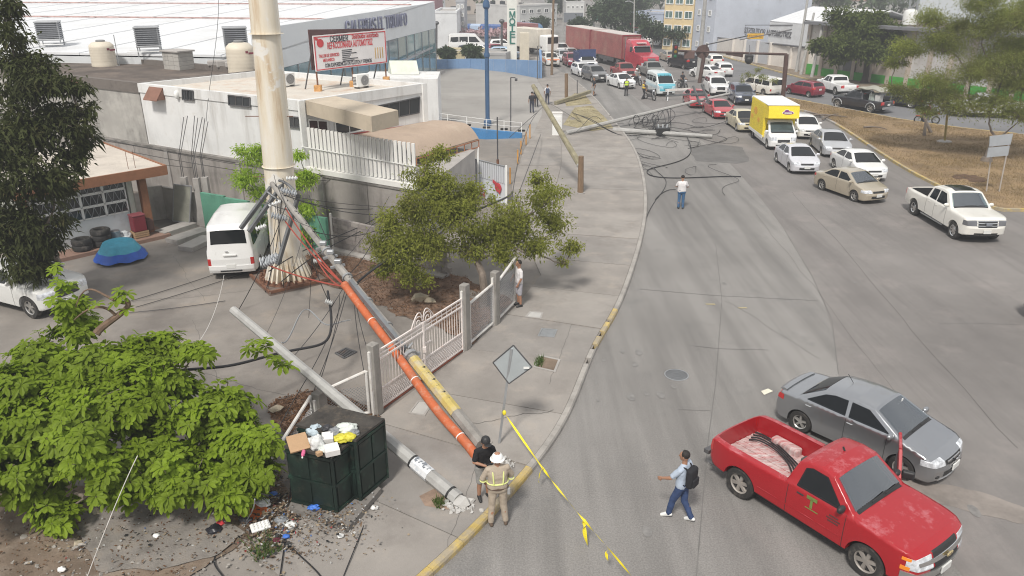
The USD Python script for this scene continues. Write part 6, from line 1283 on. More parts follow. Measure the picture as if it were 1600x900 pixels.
fp3=thing('fallen_pole','long grey pole thrown across the road towards the red cars','utility pole');part(fp3,'shaft',octpole(p1_,p2_,.17,.12),POLE)
p3_=at(1140,146,68.5);part(fp3,'top_section',octpole(p2_,p3_,.13,.09),POLE)
for(x0,y0,x1,y1)in((1083,134,1094,164),(1096,132,1110,166),(1040,150,1100,146)):part(fp3,'crossarm',beam(at(x0,y0,66.8),at(x1,y1,66.0),.14,.14),CA)
fp4=thing('fallen_pole','grey pole lying flat on the road in front of the tangle','utility pole');part(fp4,'shaft',octpole(g(958,203,.2),g(1113,213,.18),.2,.13),POLE)
t=thing('transformer','black transformer box lying in the tangle of wires','transformer');c=g(1035,205,.3);part(t,'tank',rbx(c,(1.0,.6,.55),.06,.2),BLACKP);part(t,'bushing',[tube([c+V(k*.3,0,.25),c+V(k*.35,0,.5)],.06,6)for k in(-1,0,1)],INS,kind='stuff')
tg=thing('cable_tangle','tangle of black wires hanging under the long fallen pole','cable',kind='stuff')
ms=[]
for k in range(14):
 x=1000+rnd.uniform(0,45);f_=(x-884)/204;s_=p1_+(p2_-p1_)*min(f_,1);e_=g(x+rnd.uniform(-25,35),rnd.uniform(188,212),.05)
 ms.append(tube(curve([s_,(s_+e_)/2+V(rnd.uniform(-.6,.6),rnd.uniform(-.6,.6),rnd.uniform(-.5,.3)),e_],14),.022,4))
for k in range(9):
 p0=g(985+rnd.uniform(0,60),185+rnd.uniform(0,26),.05);q=[p0]
 for _ in range(4):q.append(q[-1]+V(rnd.uniform(-1.2,2.2),rnd.uniform(-2,2),0));q[-1][2]=rnd.uniform(.03,.25)
 ms.append(tube(curve(q,26),.02,4))
for c in((994,187),(1008,190),(1024,187)):
 o=at(c[0],c[1],61);a=np.linspace(0,12,60);ms.append(tube(np.c_[o[0]+.22*np.cos(a)*(1+.1*np.sin(3*a)),o[1]+.1*np.sin(a*1.7),o[2]+.35*np.sin(a)],.022,4))
for k in range(26):
 p0=g(rnd.uniform(890,1120),rnd.uniform(182,262),.04);q=[p0]
 for _ in range(4):q.append(q[-1]+V(rnd.uniform(-1.8,1.8),rnd.uniform(-2.6,2.6),0));q[-1][2]=rnd.uniform(.02,.12)
 ms.append(tube(curve(q,24),.012,4))
part(tg,'wires',ms,WIRE)
FW=lambda pts,r,lab,n=60:solo('fallen_cable',tube(curve([g(x,y,.045+(z_[0]if z_ else 0))for x,y,*z_ in pts],n),r*.62,5),WIRE,lab,'cable')
FW([(1158,276),(1120,276),(1060,278),(1020,275),(1012,266),(1030,260),(1060,252),(1078,240),(1077,222),(1072,208)],.05,'thick black cable looping on the road behind the man in white')
FW([(1056,296),(1030,305),(1024,312),(1040,290),(1035,275),(1022,262)],.03,'black wire bunched on the road at the feet of the man in white',40)
FW([(1025,312),(1012,335),(1008,352)],.025,'wire running along the kerb towards the middle tree',20)
FW([(1075,232),(1110,225),(1135,218),(1120,212)],.025,'thin wire curving over the dark asphalt patch',30)
FW([(915,383),(945,393),(975,385),(1000,362),(1008,345)],.02,'thin wire curving over the pavement near the kerb')
FW([(868,246),(880,258),(905,273),(960,273),(1003,274)],.025,'wire lying straight across the pavement by the stump',40)
FW([(960,268),(990,240),(985,228)],.02,'short wire leading to the kerb beyond the stump',14)
for k,q in enumerate(([(862,160),(900,178,.4),(935,195,.9),(960,208,.3),(985,212),(1010,210)],[(866,158),(905,180,.6),(930,190,1.4),(955,205,.3),(978,213)],[(860,163),(890,180,.3),(920,198),(930,202)],[(842,210),(868,213),(900,206,.3),(920,186,1.2),(940,188,1.)],[(815,232),(850,226),(900,217),(945,208)])):
 FW(q,.04 if k<2 else .025,['thick bundle of wires drooping over the long fallen pole','second thick bundle over the grass plot','thin wire on the larger grass plot','looping wire by the white cabinet','wire on the pavement in front of the white cabinet'][k])
for k,q in enumerate(([(862,160,64),(830,190,52),(810,250,42),(800,310,36)],[(845,210,55),(832,245,45),(815,290,38),(805,315,35)],[(840,175,58),(812,200,52),(796,215,50)])):cable(q,.018,['long wire slanting down to the middle tree','second wire slanting down to the middle tree','wire slanting to the ramp wall'][k],n=24)
p=g(870,210,.14);t=thing('white_cabinet','white roadside cabinet behind the leaning pole','cabinet',loc=(p[0],p[1],0));part(t,'body',rbx((0,0,.85),(.72,.6,1.7),.03),WHITEP);part(t,'door_panel',rbx((0,-.31,.82),(.58,.03,1.4),.01),WHITEP);part(t,'roof_cap',rbx((0,0,1.73),(.78,.66,.07),.02),FWH)
p=g(1055,157,0);t=thing('road_barrier','small pale trestle barrier in front of the turquoise van','barrier',loc=(p[0],p[1],0))
for s_ in(-1,1):part(t,'leg',[beam((s_*.8,-.4,0),(s_*.75,0,.95),.08,.08),beam((s_*.8,.4,0),(s_*.75,0,.95),.08,.08)],GALV,kind='stuff')
part(t,'bar',beam((-1.,0,.95),(1.4,.2,1.05),.1,.2),FWH)
# traffic light frame
TB=mat('traffic_brown',(.085,.05,.042),rough=.7,var=.2)
p=g(1093,128,.1);q=at(1103,70,p[1]);pt=at(1107,30,p[1]);r2=g(1223,157,.1);rt_=at(1229,85,r2[1]);lft=at(1055,79,p[1]-2.)
tl_=thing('traffic_light_frame','brown traffic light gantry on two posts over the road','traffic light')
part(tl_,'post',tube([V(p[0],p[1],0),V(q[0],q[1],q[2])],.21,10),TB);part(tl_,'post',tube([V(r2[0],r2[1],0),rt_],.2,10),TB)
hub=at(1098,81,p[1]);part(tl_,'beam',tube([hub,rt_],.11,8),TB);part(tl_,'beam',tube([hub,lft],.11,8),TB);part(tl_,'beam',tube([q,at(1168,56,p[1]-6)],.06,8),STEEL)
part(tl_,'hub_plate',mv(lathe([(0,-.15),(.75,-.15),(.75,.15),(0,.15)],8),hub,M=[[1,0,0],[0,0,-1],[0,1,0]]),TB)
s=sub(tl_,'signal',lft+V(0,0,-.1));part(s,'housing',rbx((0,0,0),(.55,.45,1.5),.06),BLACKP)
for k,col in enumerate(((.2,.01,.01),(.2,.12,.01),(.01,.12,.05))):part(s,'lens',mv(lathe([(0,0),(.16,0),(.16,.05),(0,.08)],14),(0,-.22,.45-.45*k),M=[[1,0,0],[0,0,-1],[0,1,0]]),mat(f'lens_{k}',col,rough=.2))
s=sub(tl_,'signal',at(1077,86,p[1]-1)+V(0,0,0));part(s,'housing',rbx((0,0,0),(1.1,.3,.75),.04),mat('signal_back',(.12,.07,.06),rough=.7))
s=sub(tl_,'signal',at(1170,92,78.));part(s,'housing',rbx((0,0,.15),(.75,.6,.5),.1),BLACKP);part(s,'visor',ell((0,-.1,-.1),(.4,.35,.4)),BLACKP,smooth=True);part(s,'hanger',tube([(0,0,.3),(0,.2,1.3)],.03,5),STEEL)
part(tl_,'cross_piece',beam(at(1135,83,84),at(1160,87,81),.15,.3),TB)
sg=thing('street_sign','yellow street name plate on the long gantry arm','sign');o=at(1157,64.5,84);part(sg,'plate',bx(o+V(1.5,0,.5),(1.7,.06,.55)),mat('sign_amber',(.60,.36,.04),rough=.6));part(sg,'lettering',[bx(o+V(.85+.19*k,-.04,.5),(.13,.02,.26))for k in range(8)if k!=5],mat('amber_dark',(.38,.2,.03),rough=.6),kind='stuff')
part(sg,'arm',tube([at(1156,62,84),at(1237,46,84)],.07,6),STEEL)
# people
def ball(c,r,n=14):return m3.Manifold.sphere(r,n).translate([float(q)for q in c])
def bone(a,b,ra,rb,n=14):return m3.Manifold.batch_hull([ball(a,ra,n),ball(b,rb,n)])
def soft(ms,cell,it=8,wob=0.0,seed=0):
 m=ms[0]
 for q in ms[1:]:m=m+q
 m=m.refine_to_length(cell).to_mesh();t=trimesh.Trimesh(np.asarray(m.vert_properties[:,:3],float),np.asarray(m.tri_verts),process=True)
 trimesh.smoothing.filter_taubin(t,.5,.53,iterations=it)
 v=np.array(t.vertices)
 if wob:v=v+t.vertex_normals*((meshkit.fbm(v*9,3,seed)-.5)*2*wob)[:,None]
 return v,np.array(t.faces)
def hand(w,d,up,side,n=8,curl=.5):
 """Palm and five fingers from the wrist w along d; up is the back of the hand; side +1 when the thumb lies on cross(d, up)."""
 d,up=unit(d),unit(up);s=unit(np.cross(d,up))*side;up=unit(np.cross(s,d))*(1 if np.cross(s,d)@up>0 else-1);ms=[]
 p0,p1=w+d*.01,w+d*.085
 ms.append(m3.Manifold.batch_hull([ball(p0+s*.018,.017,n),ball(p0-s*.018,.017,n),ball(p1+s*.032,.013,n),ball(p1-s*.032,.012,n)]))
 for k,(o,l)in enumerate(((.030,.074),(.010,.083),(-.011,.076),(-.031,.058))):
  a=p1+s*o;q1=a+(d*math.cos(curl*.5)-up*math.sin(curl*.5))*l*.5;q2=q1+(d*math.cos(curl*1.4)-up*math.sin(curl*1.4))*l*.5
  ms+=[bone(a,q1,.0095,.0088,n),bone(q1,q2,.0088,.0075,n)]
 t0=p0+s*.026+d*.02;t1=t0+(d*.75+s*.65-up*.2)*.036;t2=t1+(d*.95+s*.1-up*.3)*.034
 ms+=[bone(t0,t1,.013,.0105,n),bone(t1,t2,.0105,.0085,n)]
 return ms
def person(label,foot,az,H=1.72,z0=0.0,arms=None,legs=None,shirt=None,sleeve='short',trousers=None,shorts=False,shoes=BLACKP,hair='hair',lean=0.0,nod=0.0,turn=0.0,fine=True,seat=0.0,extras=None,skin=SKIN,girth=1.0):
 """arms/legs: two dicts or tuples (left, right) of joints in metres for a body 1.72 m tall facing +x, left +y."""
 t=thing('person',label,'person',None,None,(foot[0],foot[1],z0),az);k=H/1.72;n=14 if fine else 8
 cell=.022 if fine else .06
 pel=V(0,0,.93-seat);ch=pel+V(.33*math.sin(lean),0,.33*math.cos(lean));nk=pel+V(.54*math.sin(lean),0,.53*math.cos(lean));hd=nk+V(.10*math.sin(lean+nod)+.02,0,.17*math.cos(lean+nod*.6))
 A=arms or((V(.02,.25,1.14),V(.10,.27,.90)),(V(.02,-.25,1.14),V(.10,-.27,.90)))
 G_=legs or((V(.02,.10,.49),V(-.02,.11,.08)),(V(.02,-.10,.49),V(-.02,-.11,.08)))
 gi=girth
 def rot(v):
  c_,s_=math.cos(turn),math.sin(turn);v=v-hd;v=np.c_[v[:,0]*c_-v[:,1]*s_,v[:,0]*s_+v[:,1]*c_,v[:,2]];return v+hd
 hp_=lambda*o:rot(np.array([hd+V(*o)])+np.array([[math.sin(nod)*o[2]*.6,0,-math.sin(nod)*o[0]*.7]]))[0]
 bl=[m3.Manifold.batch_hull([ball(hp_(-.015,0,.035),.092,n),ball(hp_(.03,0,.02),.075,n),ball(hp_(.045,0,-.07),.045,n),ball(hp_(-.02,0,-.04),.07,n)]),bone(nk-V(0,0,.05),hp_(-.02,0,-.06),.058,.052,n),m3.Manifold.batch_hull([ball(hp_(.085,0,.015),.013,n),ball(hp_(.108,0,-.022),.016,n),ball(hp_(.085,0,-.03),.018,n)])]
 for s_ in(-1,1):bl.append(m3.Manifold.batch_hull([ball(hp_(-.01,s_*.085,.015),.016,n),ball(hp_(-.015,s_*.088,-.02),.012,n)]))
 tor=[m3.Manifold.batch_hull([ball(pel+V(0,s_*.085,0),.098*gi,n)for s_ in(-1,1)]+[ball(pel+V(.0,s_*.075,.2),.092*gi,n)for s_ in(-1,1)]),m3.Manifold.batch_hull([ball(pel+V(0,s_*.075,.2),.092*gi,n)for s_ in(-1,1)]+[ball(ch+V(.0,s_*.105,.04),.088*gi,n)for s_ in(-1,1)]+[ball(nk+V(0,s_*.11,-.08),.06,n)for s_ in(-1,1)]+[ball(nk+V(0,0,-.03),.06,n)])]
 bl+=tor
 sh,tr_,hands=[],[],[]
 ex=.014
 sh+=[m3.Manifold.batch_hull([ball(pel+V(0,s_*.088,.03),.112*gi,n)for s_ in(-1,1)]+[ball(pel+V(0,s_*.08,.2),.108*gi,n)for s_ in(-1,1)]),m3.Manifold.batch_hull([ball(pel+V(0,s_*.08,.2),.106*gi,n)for s_ in(-1,1)]+[ball(ch+V(0,s_*.11,.04),.104*gi,n)for s_ in(-1,1)]+[ball(nk+V(0,s_*.12,-.08),.075,n)for s_ in(-1,1)]+[ball(nk+V(0,0,-.045),.072,n)])]
 for s_,(el,wr)in zip((1,-1),A):
  el,wr=V(*el),V(*wr);so=nk+V(0,s_*.185,-.085)
  bl+=[bone(nk+V(0,s_*.1,-.075),so,.06,.056,n),bone(so,el,.05,.04,n),bone(el,wr,.041,.028,n)]
  d=unit(wr-el);bl+=hand(wr,d,V(0,s_,.25),-1 if s_>0 else 1,8 if fine else 5)
  sh+=[bone(nk+V(0,s_*.1,-.075),so,.074,.072,n)]
  if sleeve=='short':sh+=[bone(so,so+(el-so)*.72,.070,.066,n)]
  elif sleeve=='long':sh+=[bone(so,el,.068,.057,n),bone(el,el+(wr-el)*.88,.057,.044,n)]
  else:sh+=[bone(so,el,.068,.06,n),bone(el,el+(wr-el)*.25,.06,.058,n)]
 for s_,(kn,an)in zip((1,-1),G_):
  kn,an=V(*kn),V(*an);hi_=pel+V(0,s_*.092,-.03)
  bl+=[bone(hi_,kn,.085,.056,n),bone(kn,kn*.6+an*.4-V(.015,0,0),.055,.055,n),bone(kn*.6+an*.4-V(.015,0,0),an,.055,.038,n)]
  if shorts:tr_+=[bone(hi_,kn+(hi_-kn)*.08,.108,.085,n)]
  else:tr_+=[bone(hi_,kn,.102,.073,n),bone(kn,an+(kn-an)*.06,.073,.062,n)]
  fd=unit(V(1,.14*s_,0));dz=kn-an;pitch=V(fd[0],fd[1],0)
  toe=an+pitch*.15+V(0,0,-.045 if abs(an[2]-.08)<.03 else-.09);heel=an-pitch*.05+V(0,0,-.045 if abs(an[2]-.08)<.03 else .0)
  part(t,'shoe',mv(soft([m3.Manifold.batch_hull([ball(toe,.036,n),ball(toe-pitch*.06+V(0,.012,.005),.04,n),ball(heel,.038,n),ball(an+V(0,0,.01),.045,n)])],cell*1.2,2)),shoes,smooth=True)if k==1 else part(t,'shoe',tuple_scale(soft([m3.Manifold.batch_hull([ball(toe,.036,n),ball(heel,.038,n),ball(an+V(0,0,.01),.045,n)])],cell*1.2,2),k),shoes,smooth=True)
 tr_+=[m3.Manifold.batch_hull([ball(pel+V(0,s_*.088,o),.106*gi,n)for s_ in(-1,1)for o in(-.03,.07)])]
 part(t,'body',tuple_scale(soft(bl,cell*.8 if fine else cell,5 if fine else 2),k),skin,smooth=True)
 if shirt is not None:part(t,'shirt',tuple_scale(soft(sh,cell,6 if fine else 2,.015 if fine else 0,3),k),shirt,smooth=True)
 part(t,'trousers',tuple_scale(soft(tr_,cell,6 if fine else 2,.014 if fine else 0,5),k),trousers,smooth=True)
 if hair=='hair':
  hm=m3.Manifold.batch_hull([ball(hp_(-.022,0,.045),.098,n),ball(hp_(.0,0,.06),.085,n)])-m3.Manifold.cube([.4,.4,.4],True).translate([float(q)for q in hp_(.235,0,-.06)])-m3.Manifold.cube([.5,.5,.3],True).translate([float(q)for q in hp_(0,0,-.19)])
  part(t,'hair',tuple_scale(soft([hm],cell,2),k),HAIR,smooth=True)
 if fine:
  for s_ in(-1,1):part(t,'eye',tuple_scale(ell(hp_(.084,s_*.033,.012),(.011,.014,.009)),k),BLACKP,smooth=True)
  part(t,'mouth',tuple_scale(ell(hp_(.088,0,-.06),(.008,.024,.006)),k),mat('lips',(.25,.09,.07),rough=.5),smooth=True)
 if extras:extras(t,dict(hp=hp_,pel=pel,ch=ch,nk=nk,hd=hd,k=k,n=n,cell=cell))
 return t
def tuple_scale(m,k):return m[0]*k,m[1]
cloth=lambda name,col,**k:mat('cloth_'+name,col,rough=.9,var=.12,scale=6,bump=.3,bscale=60,**k)
KHAKI=cloth('khaki',(.37,.31,.245));HIVIS=mat('hivis_stripe',(.62,.66,.26),rough=.6,var=.08)
def hardhat(t,E):
 hp=E['hp'];c=hp(-.015,0,.06);dome=lathe([(0,.135),(.05,.128),(.09,.105),(.118,.06),(.128,.01),(.155,-.005),(.158,-.014),(.12,-.006),(.0,.02)],28)
 part(t,'hard_hat',(np.asarray(dome[0])+c,dome[1]),mat('hat_white',(.78,.78,.76),rough=.35,coat=.3),smooth=40);part(t,'hat_brim',ell(c+V(.12,0,-.005),(.07,.09,.012)),mat('hat_white',()),smooth=True)
 part(t,'hat_ridge',ell(c+V(0,0,.03),(.125,.02,.112)),mat('hat_white',()),smooth=True)
def worker_extra(t,E):
 hardhat(t,E);ch,pel,nk=E['ch'],E['pel'],E['nk']
 for s_ in(-1,1):part(t,'reflective_strap',tube(curve([nk+V(.10,s_*.105,-.10),nk+V(.0,s_*.125,.022),nk+V(-.10,s_*.115,-.06),ch+V(-.138,s_*.105,-.04),pel+V(-.140,s_*.09,.18)],20),.017,6),HIVIS)
 a=np.linspace(0,2*math.pi,33);part(t,'reflective_band',tube(np.c_[.136*np.cos(a),.222*np.sin(a),np.full(33,1.115)],.02,6,False),HIVIS)
 part(t,'belt',tube(np.c_[.136*np.cos(a),.222*np.sin(a),np.full(33,.985)],.017,6,False),mat('belt_brown',(.07,.04,.025),rough=.6))
 for s_ in(-1,1):b=np.linspace(0,2*math.pi,17);c=V(.06,s_*.30,1.13);part(t,'sleeve_band',tube(np.c_[c[0]+.066*np.cos(b),c[1]+.062*np.sin(b),np.full(17,c[2])],.016,6,False),HIVIS)
 part(t,'tool_pouch',rbx((-.02,-.235,.86),(.1,.07,.16),.02),mat('pouch_grey',(.3,.3,.3),rough=.8))
person('worker in tan clothes with white hard hat and reflective straps, back to us',g(778,818,.0),math.radians(100),1.80,0.0,arms=((V(.03,.30,1.16),V(.19,.25,.96)),(V(.05,-.30,1.17),V(.22,-.22,1.0))),legs=((V(.02,.12,.49),V(-.02,.15,.08)),(V(.02,-.12,.49),V(-.02,-.16,.08))),shirt=KHAKI,sleeve='elbow',trousers=KHAKI,shoes=mat('boot_brown',(.10,.07,.05),rough=.8),hair=None,extras=worker_extra,girth=1.12)
def cap(t,E):
 hp=E['hp'];c=hp(-.012,0,.05);dome=lathe([(0,.115),(.05,.108),(.088,.075),(.107,.02),(.108,-.02),(.095,-.02),(0,.05)],24);k=E['k']
 part(t,'cap',tuple_scale((np.asarray(dome[0])+c,dome[1]),k),BLACKP,smooth=40);part(t,'cap_peak',tuple_scale(ell(c+V(.13,0,-.03),(.085,.085,.012)),k),BLACKP,smooth=True)
def phone_(t,E):cap(t,E);part(t,'phone',tuple_scale(rbx((.36,.02,1.13),(.03,.16,.09),.01),E['k']),BLACKP)
person('man in black shirt and black cap bending over his hands by the pole foot',g(756,778,.14),math.radians(-66),1.68,.14,arms=((V(.10,.26,1.12),V(.28,.09,1.08)),(V(.10,-.26,1.12),V(.28,-.06,1.08))),shirt=cloth('black',(.014,.014,.016)),trousers=cloth('grey',(.24,.235,.225)),shorts=True,shoes=BLACKP,hair=None,lean=.16,nod=.5,extras=phone_)
def pack(col):
 def f(t,E):
  m_=mat('pack_'+col,{'black':(.015,.015,.018),'navy':(.05,.07,.12)}[col],rough=.85,var=.2);k=E['k'];ch=E['ch']
  v=rbx((0,0,0),(.17,.32,.47),.07);part(t,'backpack',tuple_scale((v[0]+ch+V(-.19,0,-.06),v[1]),k),m_,smooth=True)
  v=rbx((0,0,0),(.06,.24,.2),.03);part(t,'backpack_pocket',tuple_scale((v[0]+ch+V(-.285,0,-.15),v[1]),k),m_,smooth=True)
  for s_ in(-1,1):part(t,'backpack_strap',tuple_scale(tube(curve([ch+V(-.12,s_*.1,.14),ch+V(-.01,s_*.12,.165),ch+V(.10,s_*.12,.06),ch+V(.06,s_*.15,-.14),ch+V(-.1,s_*.14,-.24)],16),.016,6),k),m_)
 return f
JEANS=cloth('jeans',(.035,.06,.14));WSH=mat('shoe_white',(.7,.7,.68),rough=.6)
person('young man with black backpack striding across the road in jeans',g(1061,812),math.radians(140),1.74,0.0,arms=((V(.16,.27,1.16),V(.36,.25,1.06)),(V(-.10,-.25,1.14),V(.02,-.27,.93))),legs=((V(.15,.09,.50),V(.22,.09,.11)),(V(-.03,-.09,.49),V(-.24,-.09,.11))),shirt=cloth('pale_blue',(.38,.44,.53)),trousers=JEANS,shoes=WSH,turn=.15,extras=pack('black'))
person('heavy man in white shirt and blue jeans standing alone on the road',g(1063,326),math.radians(82),1.70,0.0,arms=((V(.06,.30,1.16),V(.26,.16,1.08)),(V(.06,-.30,1.16),V(.26,-.16,1.08))),shirt=cloth('white',(.62,.60,.60)),trousers=cloth('blue_jeans',(.05,.12,.23)),nod=.3,girth=1.2)
person('man in white shirt and pale grey shorts by the fence under the middle tree',g(811,478,.14),math.radians(200),1.70,.14,arms=((V(.02,.26,1.14),V(.12,.22,.92)),(V(.10,-.25,1.14),V(.24,-.12,1.05))),shirt=cloth('white',()),trousers=cloth('grey_shorts',(.36,.35,.38)),shorts=True,shoes=BLACKP)
W1=((V(.14,.10,.50),V(.10,.10,.08)),(V(.02,-.10,.49),V(-.20,-.10,.10)))
DK=cloth('dark',(.03,.03,.035));DKB=cloth('dark_blue',(.05,.055,.08))
person('person in dark clothes walking away, nearest the leaning pole tip',g(831,176,.14),math.radians(95),1.72,.14,legs=W1,shirt=DK,trousers=DKB,fine=False)
person('person in dark clothes half hidden behind the leaning pole tip',g(838,167,.14),math.radians(95),1.68,.14,legs=W1,shirt=DK,trousers=DK,fine=False)
person('person in white shirt with navy backpack walking past the leaning pole',g(855,163,.14),math.radians(95),1.75,.14,legs=W1,shirt=cloth('white',()),trousers=DKB,fine=False,extras=pack('navy'))
person('man in dark shirt and grey shorts crossing the road near the grey SUV',g(928,150),math.radians(200),1.74,0,legs=W1,shirt=DK,trousers=cloth('grey',()),shorts=True,fine=False)
def vest(col):
 def f(t,E):
  m_=mat('vest_'+col,{'lime':(.55,.72,.06),'amber':(.7,.48,.05)}[col],rough=.7);pel,ch,n=E['pel'],E['ch'],E['n']
  part(t,'vest',soft([m3.Manifold.batch_hull([ball(pel+V(0,s_*.085,.12),.122,n)for s_ in(-1,1)]+[ball(ch+V(0,s_*.11,.08),.112,n)for s_ in(-1,1)])],.05,2),m_,smooth=True);part(t,'vest_stripe',bx(ch+V(0,0,-.02),(.24,.43,.05)),GALV);cap(t,E)
 return f
person('policeman in lime yellow vest standing on the road beside the white taxi',g(978,150),math.radians(100),1.74,0,shirt=DK,trousers=DK,fine=False,extras=vest('lime'),hair=None)
person('policeman in amber vest beside a dark motorbike',g(1005,155),math.radians(20),1.74,0,legs=W1,shirt=DK,trousers=DK,fine=False,extras=vest('amber'),hair=None)
SITL=((V(.30,.12,.50),V(.22,.2,.16)),(V(.30,-.12,.50),V(.22,-.2,.16)));SITA=((V(.12,.26,1.1),V(.36,.28,1.0)),(V(.12,-.26,1.1),V(.36,-.28,1.0)))
p=g(1066,139);person('rider in black sitting on the motorbike by the turquoise van',p-V(math.cos(-1.2),math.sin(-1.2),0)*.15,-1.2,1.74,.02,arms=SITA,legs=SITL,shirt=DK,trousers=DK,fine=False,seat=.06,extras=cap)
p=g(995,133);person('rider in dark jacket on the motorbike among the cars',p-V(math.cos(-1.15),math.sin(-1.15),0)*.15,-1.15,1.74,.02,arms=SITA,legs=SITL,shirt=cloth('grey',()),trousers=DK,fine=False,seat=.06,extras=hardhat,hair=None)
p=g(1002,105);person('person in red shirt riding past the red lorry',p,1.9,1.7,.02,arms=SITA,legs=SITL,shirt=cloth('red',(.4,.03,.03)),trousers=DKB,fine=False,seat=.06)
p=g(1447,193);person('rider on the red motorbike in dark red jacket and helmet',p,2.9,1.7,.02,arms=SITA,legs=SITL,shirt=cloth('dark_red',(.16,.03,.03)),trousers=DKB,fine=False,seat=.06,extras=hardhat,hair=None)
SEAT=((V(.40,.12,.44),V(.42,.12,.08)),(V(.40,-.12,.44),V(.42,-.12,.08)))
person('person in dark blue sitting by the wall with the green base',g(1414,128,.06),-1.9,1.7,.06,legs=SEAT,shirt=cloth('navy',(.06,.07,.14)),trousers=DKB,fine=False,seat=.46)
person('person in white sitting by the wall with the green base',g(1423,130,.06),-1.9,1.7,.06,legs=SEAT,shirt=cloth('white',()),trousers=cloth('pale_blue',()),fine=False,seat=.46)
st=thing('stone_bench','low stone bench where two people sit by the green-based wall','bench');c=(g(1414,128,.06)+g(1423,130,.06))/2;part(st,'slab',rbx((c[0],c[1],.28),(2.4,.5,.3),.05),CONC);part(st,'foot',rbx((c[0],c[1],.1),(1.8,.4,.14),.03),CONC)
# trees
def leafset(P,D,N,L,W_,fold=.25,droop=.25,blunt=False):
 """Leaves: base points P, unit directions D, face normals N, lengths L, widths W_ -> two folded halves each, 6 triangles."""
 n=len(P);D=D/np.linalg.norm(D,axis=1,keepdims=True);S=np.cross(D,N);S/=np.maximum(np.linalg.norm(S,axis=1,keepdims=True),1e-6);N=np.cross(S,D)
 L=L[:,None];W2=W_[:,None]/2
 dn=V(0,0,-1)
 b=P;m=P+D*L*.55+dn*L*droop*.2;tip=P+D*L+dn*L*droop;l=P+D*L*.5+S*W2+N*W2*fold+dn*L*droop*.15;r=P+D*L*.5-S*W2+N*W2*fold+dn*L*droop*.15
 if blunt:
  at_=lambda f_,w_,u_:P+D*L*f_+S*W2*w_+N*W2*u_+dn*L*droop*f_**2
  v=np.stack([P,at_(.35,.62,fold*.6),at_(.72,1.,fold),at_(.93,.55,fold*.5),at_(1.,0.,0.),at_(.93,-.55,fold*.5),at_(.72,-1.,fold),at_(.35,-.62,fold*.6),at_(.6,0.,0.)],1).reshape(-1,3);o=(np.arange(n)*9)[:,None]
  return v,np.vstack([o+np.array([i,8,i+1 if i<7 else 0])for i in range(8)])
 v=np.stack([b,l,tip,r,m],1).reshape(-1,3);o=(np.arange(n)*5)[:,None]
 f=np.vstack([o+np.array([0,4,1]),o+np.array([1,4,2]),o+np.array([2,4,3]),o+np.array([3,4,0])])
 return v,f
def limb(a,b,ra,rb,seed,bend=.12,n=8):
 r=np.random.default_rng(seed);t=np.linspace(0,1,n)[:,None];L=hyp(b-a);off=r.normal(0,1,3)*L*bend
 return tube(a*(1-t)+b*t+off*np.sin(math.pi*t)+r.normal(0,.012*L,(n,3))*np.sin(math.pi*t),ra+(rb-ra)*t[:,0]**.7,7)
